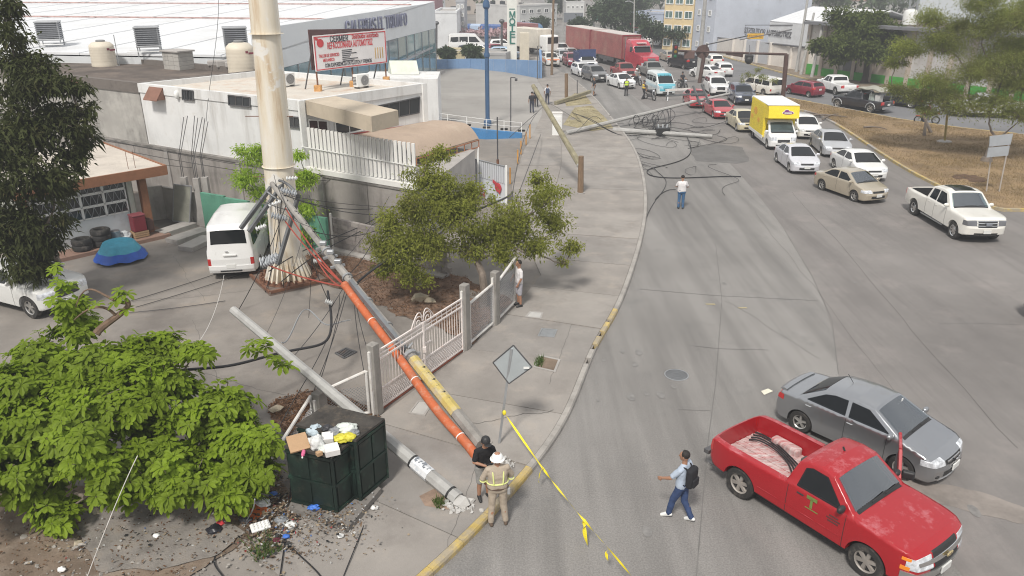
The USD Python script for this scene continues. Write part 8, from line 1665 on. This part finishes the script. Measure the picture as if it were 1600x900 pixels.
for k,(x,y,lab,cl)in enumerate(((752,88,'white car in the lot left of the blue lamp post',WHT),(776,84,'dark red car in the lot right of the blue lamp post',DRED),(790,92,'pale blue car in the lot beside the motel tower',('pale_blue_car',(.3,.42,.55),.3,.5)),(735,86,'dark blue car in the lot behind the huts',DBL),(786,78,'white car farther back beside the motel tower',WHT))):
 vehicle('hatch' if k%2 else 'suv','lot_car',lab,cl,pos=g(x,y),az=r.uniform(-.6,.6),fine=.25,plate=False)
vehicle('van','white_lorry','white box van parked in the lot left of the blue lamp post',WHT,pos=g(731,84),az=.1,fine=.3,plate=False,cat='van',S=dict(L=6.0,H=3.0,W=2.2))
for k,(x,y)in enumerate(((682,56),(784,62))):p=g(x,y+26);t=thing('lot_post',('dark post at the left end of the bunting','dark post with a lamp at the right end of the bunting')[k],'post');part(t,'shaft',tube([p,at(x,36-3*k,p[1])],.18,6),STEEL);part(t,'lamp',ell(at(x,36-3*k,p[1]),(.4,.4,.3)),STEEL)
block('green_building','green building peeking over the hall roof edge',(540,46),(592,46),-6,20,(.10,.30,.13),1,3,.3,.3)
block('maroon_building','dull maroon building behind the far end of the hall',(593,46),(681,46),-8,20,(.27,.12,.14),1,5,.3,.4)
block('far_white_building','pale building over the distant street left of the tree',(884,34),(912,34),2,14,(.55,.55,.54),2,4,.3,.5)
block('far_white_building','wide pale building right behind the motel tower',(812,44),(870,40),8,14,(.5,.5,.49),2,5,.35,.5)
r=np.random.default_rng(77);k=0
cols=[((.50,.48,.45),'pale flat-roofed house in the hazy distant town'),((.36,.31,.27),'brownish flat-roofed house in the hazy distant town'),((.42,.44,.47),'grey flat-roofed house in the hazy distant town')]
spots=[]
while len(spots)<46:
 x,Y=r.uniform(560,1280),r.uniform(175,400);c=at(x,450,Y)
 if 880<x<985 and Y<280:continue
 X=(x-800)/FOC*Y
 if abs(X-(4+.02*Y))<9:continue
 if all(abs(X-a)+abs(Y-b)>15 for a,b in spots):spots.append((X,Y))
for X,Y in spots:
 ci=int(r.integers(0,3));w,d,h=r.uniform(7,14),r.uniform(7,12),r.uniform(3,9.5);t=thing('town_house',cols[ci][1],'house',['pale houses of the distant town','brown houses of the distant town','grey houses of the distant town'][ci])
 m_=mat(f'town_{ci}',cols[ci][0],rough=.85,var=.1,scale=.1)
 part(t,'wall',bx((X,Y,h/2),(w,d,h)),m_);part(t,'roof',bx((X,Y,h+.1),(w+.4,d+.4,.22)),CONC if ci else mat('town_roof',(.4,.25,.2),rough=.9))
 for fl in range(max(1,int(h/3))):
  for c in range(3):part(t,'window',bx((X+w*(c-1)*.3,Y-d/2-.02,1.7+3*fl),(w*.16,.06,1.2)),GLASS2)
ft=thing('far_trees','hazy mass of green trees around and behind the distant town','trees',kind='stuff')
P,D,N=[],[],[]
for _ in range(230):
 Y=r.uniform(150,430);x=r.uniform(-150,1750);X=(x-800)/FOC*Y
 if abs(X-(4+.02*Y))<7 or(X<-8 and Y<200)or(X>15 and Y<135+X*.3):continue
 if 10<X<34 and Y<175:continue
 R=r.uniform(2.5,5.5);h=r.uniform(4,9);m=130
 q=r.normal(0,.5,(m,3))*R*V(1,1,.6)+V(X,Y,h*.65);P.append(q);D.append(r.normal(0,1,(m,3)));N.append(r.normal(0,.6,(m,3))+V(0,0,1))
P,D,N=np.vstack(P),np.vstack(D),np.vstack(N);n=len(P);part(ft,'foliage',leafset(P,D,N,r.uniform(.9,1.8,n),r.uniform(.5,.9,n)),mat('hazy_leaves',(.06,.09,.035),rough=.8,var=.4,scale=.15,island=.35))
for k in range(10):
 Y=135+k*13;X=6+.02*Y+(-3 if k%2 else .5)+r.uniform(-.5,.5)
 if k>1:vehicle('suv' if k%3 else 'hatch','distant_car','tiny car far up the street',[WHT,SILV,DRED,BLK][k%4],pos=(X-6,Y,0),az=-1.65 if k%2 else 1.5,fine=.5,plate=False,group='tiny cars far up the street')
 # dark cabinets with rubbish, signs, small things
sz=.30
sl=[g(546,831,.16),g(596,771,.16),g(500,700,.16),g(452,800,.16)]
SLM=mat('dirty_slab',(.2,.185,.17),rough=.95,var=.3,scale=2.5,bump=.6,dirt=((.05,.045,.04),.45,2.5))
slab=thing('concrete_slab','stained concrete plinth under the two dark cabinets','slab');part(slab,'plinth',hexa([V(q[0],q[1],.0)for q in sl],[V(q[0],q[1],sz)for q in sl]),SLM)
r=np.random.default_rng(5)
DG=mat('dark_green_steel',(.008,.018,.014),rough=.5,var=.5,scale=1.5,dirt=[((.005,.006,.006),.5,1.2,(1,1,.4)),((.05,.14,.09),.22,2.2),((.09,.07,.05),.18,4)])
def cabinet(label,A_,B_,C_2,ztop,name='steel_cabinet'):
 """Front foot from A_ to B_, right side foot from B_ to C_2."""
 t=thing(name,label,'cabinet');D_=A_+(C_2-B_);b4=[A_,B_,C_2,D_];up=V(0,0,ztop-A_[2])
 part(t,'body',hexa(b4,[q+up for q in b4]),DG)
 c=sum(b4)/4;ov=[c+(q-c)*1.04 for q in b4];part(t,'lid',hexa([q+up for q in ov],[q+up+V(0,0,.06)for q in ov]),mat('lid_grime',(.045,.04,.035),rough=.9,var=.5,scale=3,dirt=((.14,.11,.08),.4,4)))
 for p,q in((A_,B_),(B_,C_2)):
  u=unit(q-p);n=V(u[1],-u[0],0);L=hyp(q-p);h=up[2]
  for f0,f1 in((.06,.48),(.53,.95)):
   for z0,z1 in((.08,.45),(.52,.92)):part(t,'panel',hexa([p+u*L*f0+n*.0+V(0,0,h*z0),p+u*L*f1+V(0,0,h*z0),p+u*L*f1+n*.022+V(0,0,h*z0),p+u*L*f0+n*.022+V(0,0,h*z0)][::-1],[p+u*L*f0+V(0,0,h*z1),p+u*L*f1+V(0,0,h*z1),p+u*L*f1+n*.022+V(0,0,h*z1),p+u*L*f0+n*.022+V(0,0,h*z1)][::-1]),DG)
  for z in(.03,.485,.965):part(t,'rib',beam(p+n*.02+V(0,0,h*z),q+n*.02+V(0,0,h*z),.05,.06),DG)
  part(t,'corner_post',beam(q+n*.01+V(0,0,0),q+n*.01+up,.06,.06),DG)
 return t,[q+up+V(0,0,.06)for q in b4]
Ac,Bc=g(457,783,sz),g(527,800,sz);Cc=Bc+unit(V(*(g(560,772,sz)-Bc)[:2],0))*.95
ztn=zat(716,Bc);_,topn=cabinet('nearer dark green steel cabinet under the rubbish bags',Ac,Bc,Cc,ztn)
Bf=g(564,781,sz);Cf=Bf+unit(V(*(g(585,763,sz)-Bf)[:2],0))*.95;Af=Bf+(Ac-Bc)*1.35+unit(Cc-Bc)*.1
cabinet('farther dark green steel cabinet, slightly taller, behind the first',Af+V(0,0,.003),Bf+V(0,0,.003),Cf+V(0,0,.003),zat(690,Bf))
def crumple(c,s,seed,amp=.18,n=3):
 m=trimesh.creation.icosphere(n,1.0);v=np.array(m.vertices);q=(meshkit.fbm(v*2.3+seed*7,4,seed)-.5)*2*amp*2.2;v=v*(1+q[:,None]);v[:,2]=np.maximum(v[:,2],-.55);return v*np.asarray(s,float)+np.asarray(c,float),np.asarray(m.faces)
ZN=topn[0][2];ZF=zat(690,Bf)+.06
plastic=lambda name,col:mat('plastic_'+name,col,rough=.4,var=.18,scale=9,bump=.7,bscale=35,spec=.5)
def bag(px,py,z,s,lab,m_,seed,cat='bag',name='rubbish_bag',amp=.2):c=g(px,py,z);t=thing(name,lab,cat);part(t,'sack',crumple(c+V(0,0,s[2]*.5),s,seed,amp),m_,smooth=50);part(t,'knot',crumple(c+V(s[0]*.2,0,s[2]*1.35),np.asarray(s)*.25,seed+5,.3,2),m_,smooth=60);return t
bag(497,700,ZN,(.16,.14,.22),'tall white printed plastic bag with red spots on the nearer cabinet',plastic('white',(.62,.63,.62)),3)
bag(541,674,ZF-.02,(.24,.18,.13),'translucent white bag at the back of the farther cabinet',plastic('clear',(.58,.62,.58)),8)
bag(494,682,ZF-.25,(.2,.16,.2),'pale blue and white bag behind the printed one',plastic('pale_blue',(.42,.5,.55)),11)
bag(533,688,ZF-.06,(.17,.12,.10),'yellow plastic bag, left half of the tied pair',plastic('yellow',(.55,.50,.04)),14);bag(546,686,ZF-.06,(.15,.13,.10),'yellow plastic bag, right half of the tied pair',plastic('yellow',()),15)
for k,(x,y,z,s,lab,m_)in enumerate(((487,694,ZN,(.13,.11,.1),'small white bag left of the tall printed one',plastic('white',())),(506,705,ZN,(.1,.1,.08),'little pale bag in front of the printed one',plastic('clear',())),(524,678,ZF,(.14,.12,.1),'grey bag behind the white carton',plastic('grey',(.2,.21,.22))),(553,678,ZF,(.12,.1,.07),'crumpled grey foil on the farther cabinet',plastic('grey',())),(512,672,ZF,(.12,.1,.08),'dark bag at the back of the farther cabinet',plastic('dark',(.03,.03,.035))),(412,790,.17,(.16,.13,.1),'white bag lying in the litter by the fence post',plastic('white',())),(440,815,.17,(.14,.11,.08),'grey bag lying in the litter left of the plinth',plastic('grey',())),(385,815,.17,(.13,.1,.07),'dark bag in the litter beside the orange tray',plastic('dark',())))):bag(x,y,z,s,lab,m_,50+k)
CARD=mat('cardboard',(.40,.26,.15),rough=.9,var=.1,scale=3)
def flatbox(px,py,z,s,rz,lab,m_,tilt=0.,cat='box',name='cardboard_box',flap=True):
 c=g(px,py,z);M=np.array([[1,0,0],[0,math.cos(tilt),-math.sin(tilt)],[0,math.sin(tilt),math.cos(tilt)]]);t=thing(name,lab,cat,loc=c,rz=rz);part(t,'box',bx((0,0,s[2]/2+abs(math.sin(tilt))*s[1]/2),s,M=M),m_)
 if flap:part(t,'flap',bx((0,s[1]*.4,s[2]+abs(math.sin(tilt))*s[1]*.9),(s[0]*.98,s[1]*.3,.01),M=M),m_)
 return t
flatbox(467,700,ZN,(.42,.36,.05),.5,'flattened brown cardboard lying on the nearer cabinet',CARD,.5)
flatbox(519,708,ZN,(.30,.26,.13),.4,'white box with brown sides at the cabinet corner',mat('white_box',(.66,.64,.62),rough=.7),.08)
flatbox(513,694,ZN,(.24,.2,.2),.2,'crumpled white carton between the bags',mat('white_box',()),.2)
flatbox(499,711,ZN,(.12,.1,.08),.7,'little brown carton at the cabinet edge',CARD,0,flap=False)
def bottle(px,py,z,lab,m_,s=1.):c=g(px,py,z);t=thing('bottle',lab,'bottle',loc=c+V(0,0,.04),rz=r.uniform(0,6));part(t,'body',mv(lathe([(0,0),(.035,0),(.04,.02),(.04,.15),(.015,.2),(.015,.23),(0,.23)],12),M=np.array([[0,0,1],[0,1,0],[-1,0,0]])*s),m_,smooth=40);part(t,'cap',mv(lathe([(0,.23),(.018,.23),(.018,.25),(0,.25)],8),M=np.array([[0,0,1],[0,1,0],[-1,0,0]])*s),WHITEP)
bottle(475,707,ZN,'small pink bottle lying on the flattened cardboard',plastic('pink',(.6,.12,.25)))
bag(491,795,sz,(.13,.09,.06),'crushed blue bag lying in front of the nearer cabinet',plastic('blue',(.05,.16,.55)),21)
flatbox(398,803,.17,(.52,.40,.04),.9,'orange red plastic tray on the litter heap',plastic('orange',(.55,.13,.03)),.12,'tray','plastic_tray',False)
ec=thing('egg_carton','white egg carton lying on the litter heap','carton',loc=g(407,824,.2),rz=.5);part(ec,'tray',rbx((0,0,.03),(.4,.28,.05),.02),WHITEP)
for i in range(5):
 for j in range(3):part(ec,'cup',ell((-.15+i*.075,-.08+j*.08,.06),(.03,.03,.03),1),WHITEP)
lt=thing('litter','loose scraps of paper, plastic and leaves scattered around the dark cabinets','litter',kind='stuff')
def scraps(n,cx,cy,sx,sy,z,s,seed):
 q=np.random.default_rng(seed);P=np.array([g(a,b,z)for a,b in zip(q.normal(cx,sx,n),q.normal(cy,sy,n))])+np.c_[np.zeros(n),np.zeros(n),q.uniform(0,.05,n)]
 return leafset(P,q.normal(0,1,(n,3))*V(1,1,.3),q.normal(0,.35,(n,3))+V(0,0,1),s*q.uniform(.4,1.6,n),s*q.uniform(.4,1.2,n),.2,.0)
for nm,col,n,s in(('white',(.62,.62,.6),230,.075),('brown',(.2,.13,.08),700,.08),('blue',(.08,.18,.45),22,.07),('red',(.4,.05,.06),26,.06),('tan',(.42,.33,.22),300,.08),('black',(.03,.03,.03),130,.11)):
 part(lt,'scraps',scraps(n,420,800,24,34,.17,s,50+n),mat('scrap_'+nm,col,rough=.7,var=.3,island=.4))
 part(lt,'scraps',scraps(n//4,520,805,34,16,sz+.005,s*.7,90+n),mat('scrap_'+nm,()))
 part(lt,'scraps',scraps(n//3,460,840,60,20,.16,s*.6,130+n),mat('scrap_'+nm,()))
 part(lt,'scraps',scraps(n//4,200,830,130,40,.19,s*.7,170+n),mat('scrap_'+nm,()))
for k,(x,y,s,lab,m_)in enumerate(((432,845,.1,'dark wine-red rag on the litter heap',mat('wine_cloth',(.10,.015,.03),rough=.9)),(447,838,.08,'bright blue cup lying by the wire on the pavement',plastic('blue',())),(427,772,.09,'blue crumpled wrapper under the fence post',plastic('blue',())),(415,760,.08,'orange wrapper beside the fence post foot',plastic('orange',())),(455,820,.12,'white plastic bag at the corner of the plinth',plastic('white',())),(335,828,.16,'black plastic bag on the bare ground left of the litter',mat('black_bag',(.015,.015,.02),rough=.35)),(344,818,.09,'red and white wrapper beside the black bag',mat('print_red',(.55,.05,.06),rough=.5)),(262,785,.1,'white crumpled paper on the bare ground',WHITEP),(96,890,.08,'white scrap near the bottom left corner',WHITEP),(244,837,.07,'white scrap in the middle of the bare ground',WHITEP),(532,837,.07,'white scrap on the pavement past the plinth corner',WHITEP),(585,793,.08,'white wrapper right of the plinth',WHITEP))):
 solo('wrapper',crumple(g(x,y,.19),(s,s*.8,s*.6),31+k,.3,2),m_,lab,'litter',smooth=60)
for k,(x,y,s,lab)in enumerate(((518,645,.34,'pale stone block behind the farther cabinet'),(534,640,.25,'smaller pale stone beside the first'),(603,699,.14,'yellowish stone on the pavement beside the grey pole'),(432,640,.25,'pale stone under the sagging white rail'),(655,466,.45,'large pale rock in the bed behind the gate'),(672,470,.3,'smaller rock in the bed behind the gate'),(120,850,.16,'broken concrete lump on the bare ground'),(150,800,.22,'grey rubble lump under the near tree'))):
 solo('stone',chunk(g(x,y,.12+s*.25),(s,s*.75,s*.5),60+k),mat('pale_stone',(.42,.36,.27),rough=.9,var=.25,scale=4,bump=.6),lab,'stone')
rub=thing('ground_rubble','broken concrete crust and gravel over the bare ground at the bottom left','rubble',kind='stuff');q=np.random.default_rng(8);ms=[]
for k in range(420):
 s=q.uniform(.012,.055)*(2.2 if q.random()<.06 else 1);ms.append(chunk(g(q.uniform(-20,420),q.uniform(770,930),.15+s*.3),(s,s*q.uniform(.6,1),s*.6),int(k%9)))
part(rub,'stones',ms,mat('grit_stone',(.27,.25,.225),rough=.95,var=.3,scale=6))
crust=ragged(Polygon(P2([(110,830),(150,780),(210,762),(300,780),(390,830),(330,870),(240,900),(150,880)],.2)),.2,.12,8);part(rub,'crust',sheet(crust,LANDZ+.075,.12,.035,12,2.2),mat('grey_crust',(.215,.195,.175),rough=.95,var=.3,scale=2,bump=.9,dirt=((.19,.15,.11),.4,2)),smooth=True)
def fallen_leaves(name,lab,n,poly,z,seed,col=(.20,.095,.04),s=.09):
 q=np.random.default_rng(seed);x0,y0,x1,y1=poly.bounds;import shapely;P=np.c_[q.uniform(x0,x1,n*3),q.uniform(y0,y1,n*3)];P=P[shapely.contains_xy(poly,P[:,0],P[:,1])];P=np.c_[P,z+q.uniform(0,.04,len(P))];k=len(P)
 solo(name,leafset(P,q.normal(0,1,(k,3))*V(1,1,.25),q.normal(0,.4,(k,3))+V(0,0,1),s*q.uniform(.6,1.3,k),s*.5*q.uniform(.6,1.3,k),.3,0),mat('dead_leaves',col,rough=.85,var=.35,scale=2,island=.5),lab,'leaves',kind='stuff')
fallen_leaves('fallen_leaves','brown fallen leaves in the bed behind the white gate',3000,bed_poly,LANDZ+.05,4)
fallen_leaves('fallen_leaves','brown fallen leaves around the broken fence post',1400,soil_poly,LANDZ+.04,5)
fallen_leaves('fallen_leaves','dead leaves on the bare ground under the near tree',900,dirt_poly,LANDZ+.07,6,s=.07)
weeds=[blades(Polygon(P2(pts,.15)),n,.16,.012,sd_,.15)for pts,n,sd_ in(([(675,782),(690,778),(700,790),(682,797)],120,3),([(838,560),(850,558),(846,574),(834,573)],160,4),([(380,850),(420,830),(440,860),(400,880)],300,5))]
solo('weeds',weeds,mat('weed_green',(.08,.14,.02),rough=.7,var=.3,island=.3),'small green weeds in the cracks and the open pit','weeds',kind='stuff')
p=g(780,692,.14);pt2=at(794,600,p[1]+.1);cs=at(799,572,p[1]+.2)
ds=thing('diamond_sign','grey back of a diamond road sign on a bent steel post','sign');part(ds,'post',beam(p,at(799,545,p[1]+.25),.06,.04),GALV)
c4_=[at(x,y,yy)for x,y,yy in((802,540,p[1]+.25),(831,574,p[1]+.12),(795,600,p[1]+.1),(770,567,p[1]+.28))];nn=unit(np.cross(c4_[1]-c4_[0],c4_[3]-c4_[0]));nn=nn if nn[1]<0 else-nn
part(ds,'plate',hexa([q-nn*.03 for q in c4_],[q-nn*.022 for q in c4_]),mat('aluminium_back',(.40,.43,.44),rough=.4,metal=.4,var=.1));part(ds,'rim',[beam(c4_[i]-nn*.025,c4_[(i+1)%4]-nn*.025,.02,.03)for i in range(4)],STEEL,kind='stuff')
part(ds,'sticker',hexa([at(x,y,p[1]+.09)for x,y in((818,573),(827,573),(827,576.5),(818,576.5))],[at(x,y,p[1]+.085)for x,y in((818,573),(827,573),(827,576.5),(818,576.5))]),WHITEP)
tp=thing('barrier_tape','yellow barrier tape tied to the diamond sign post and stretched over the road','tape');TY=mat('tape_yellow',(.75,.62,.03),rough=.35,var=.12,scale=8)
def ribbon(pts,w,twist,n=60):
 c=curve(pts,n);T=np.gradient(c,axis=0);T/=np.linalg.norm(T,axis=1,keepdims=True);s0=np.cross(T,[0,0,1.]);s0/=np.linalg.norm(s0,axis=1,keepdims=True);u0=np.cross(s0,T);a=twist(np.linspace(0,1,n))
 d=(np.cos(a)[:,None]*u0+np.sin(a)[:,None]*s0)*w/2;v=np.vstack([c-d,c+d]);i=np.arange(n-1);f=np.vstack([np.c_[i,i+1,n+i+1],np.c_[i,n+i+1,n+i]]);return v,f
T0,T1,T2=at(788,645,p[1]+.05),at(858,745,14.6),at(985,898,11.3);T3=at(1050,985,10.2)
part(tp,'band',ribbon([T0,T1,at(912,812,12.9),T2,T3],.05,lambda t:.4+1.1*np.sin(t*23)+t*9,160),TY)
part(tp,'knot',ell(T0,(.05,.05,.07),2),TY)
for q0_,q1_,w in(((848,730,14.8),(842,754,14.7),.07),((913,812,12.9),(918,852,12.8),.085),((949,858,12.05),(950,876,12.0),.06)):part(tp,'streamer',ribbon([at(*q0_),at((q0_[0]+q1_[0])/2-2,(q0_[1]+q1_[1])/2,q0_[2]),at(*q1_)],w,lambda t:1+2.5*t,16),TY)
solo('paper_sheet',hexa([g(x,y,.01)for x,y in((1189,611),(1200,607),(1208,611),(1194,617))],[g(x,y,.02)for x,y in((1189,611),(1200,607),(1208,611),(1194,617))]),mat('cream_paper',(.66,.63,.52),rough=.8),'pale sheet of paper on the road behind the grey sedan','paper')
solo('rubble_pile',[chunk(g(790+rnd.gauss(0,7),726+rnd.gauss(0,5),.17),np.full(3,rnd.uniform(.02,.06)),70+k)for k in range(60)],CONCL,'small heap of broken concrete behind the two men','rubble',kind='stuff')
def tyre_at(c,R=.36,w=.24):return mv(lathe([(R*.62,-w/2),(R*.9,-w/2),(R,-w*.3),(R,w*.3),(R*.9,w/2),(R*.62,w/2),(R*.55,0),(R*.62,-w/2)],24),c)
for px,py,n,labs in((-3.05,-.5,2,('bottom tyre of the low stack by the house step','top tyre of the low stack by the house step')),(-2.25,-.48,3,('bottom tyre of the tall stack by the house front','middle tyre of the tall stack by the house front','top tyre of the tall stack by the house front'))):
 c=hp(px,py,.28)
 for k in range(n):solo('tyre',tyre_at(c+V(rnd.uniform(-.03,.03),0,.13+.245*k),.40),RUBBER,labs[k],'tyre',smooth=40)
tb=thing('tarp_cover','blue tarpaulin draped over a round table in the yard','tarpaulin');c=g(190,404,.12);n1,n2=14,48;vs=[]
for i in range(n1):
 for j in range(n2):
  a=j*2*math.pi/n2;s=i/(n1-1)
  if s<.4:rr,z=.62*s/.4,.74
  else:w=(s-.4)/.6;sq=1/max(abs(math.cos(a-.5)),abs(math.sin(a-.5)));rr=.62+w*(.32*sq+.08)*1.0*(1+.07*math.sin(7*a));z=.74-.62*w**.85+.03*math.sin(9*a)*w
  vs.append(c+V(rr*math.cos(a),rr*math.sin(a),z))
vs=np.array(vs);f=[]
for i in range(n1-1):
 for j in range(n2):a,b=i*n2+j,i*n2+(j+1)%n2;f+=[[a,b,b+n2],[a,b+n2,a+n2]]
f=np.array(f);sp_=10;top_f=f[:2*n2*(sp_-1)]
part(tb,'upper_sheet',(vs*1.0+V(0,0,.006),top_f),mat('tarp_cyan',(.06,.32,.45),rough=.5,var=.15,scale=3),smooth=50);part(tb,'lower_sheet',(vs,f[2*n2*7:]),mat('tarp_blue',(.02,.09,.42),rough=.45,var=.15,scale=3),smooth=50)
tbt=thing('round_table','round table hidden under the blue tarpaulin','table',loc=c);part(tbt,'top',mv(lathe([(0,.68),(.58,.68),(.58,.72),(0,.72)],24)),STEEL)
for k in range(4):part(tbt,'leg',tube([(.4*math.cos(k*1.57),.4*math.sin(k*1.57),0),(.4*math.cos(k*1.57),.4*math.sin(k*1.57),.7)],.03,5),STEEL)
c=hp(-.62,-.42,.28);t=thing('red_cooler','dark red cool box on a wooden crate by the orange pillar','cool box',loc=c,rz=hr);part(t,'body',rbx((0,0,.62),(.55,.5,.68),.04),mat('cooler_red',(.17,.02,.03),rough=.5));part(t,'lid',rbx((0,0,1.0),(.58,.53,.08),.03),mat('lid_red',(.2,.05,.06),rough=.5));part(t,'side_shelf',rbx((.45,.05,.45),(.3,.45,.5),.03),mat('dark_chair',(.06,.03,.025),rough=.7))
t=thing('wooden_crate','small wooden crate under the red cool box','crate',loc=c,rz=hr)
for s_ in(-1,1):
 for z in(.06,.15,.24):part(t,'slat',bx((0,s_*.26,z),(.62,.02,.07)),mat('crate_wood',(.36,.24,.14),rough=.9));part(t,'slat',bx((s_*.3,0,z),(.02,.5,.07)),mat('crate_wood',()))
c=hp(-1.62,-.4,.28);t=thing('grey_drum','small blue-grey drum by the house front','drum',loc=c);part(t,'body',lathe([(0,0),(.2,0),(.2,.2),(.21,.22),(.2,.24),(.2,.44),(.21,.46),(.21,.48),(0,.48)],20),mat('drum_blue_grey',(.17,.23,.27),rough=.5),smooth=30);part(t,'lid',lathe([(0,.48),(.19,.48),(.17,.5),(0,.5)],16),STEEL)
_g=g;g=lambda*a:hp(-1.22,-.35,.28)
bag(200,368,.28,(.25,.22,.24),'white sack between the drum and the red cool box',mat('sack_white',(.45,.47,.48),rough=.8),41,name='sack')
g=_g
for k,(a,b)in enumerate((((1260,175),(1300,187)),((1268,180),(1324,183)),((1285,186),(1310,178)),((1350,199),(1386,202)))):
 p,q=g(*a,.2),g(*b,.2);solo('dead_branch',tube(curve([p,(p+q)/2+V(.1,.3,.06),q],10),np.linspace(.09,.03,10),5),BARK,('dead branch on the median by the white car, upper','long dead branch on the median behind the white car','short dead branch crossing the long one on the median','dark dead branch alone on the median grass')[k],'branch')
solo('ant_heap',sheet(Point(*g(1515,279,.13)[:2]).buffer(.9),.16,.15,.08,6,3),mat('dark_heap',(.10,.06,.04),rough=1,var=.3,bump=.8),kind='structure',smooth=True)
# haze
hz_m=usdkit.material(stage,'/World/Looks/haze',{'v':('principled_volume',{'color':(.93,.95,.98),'density':.0012,'anisotropy':.2})},[],volume='v.volume')
solo('haze',bx((0,300,8.3),(960,760,18.9)),hz_m,kind='stuff')
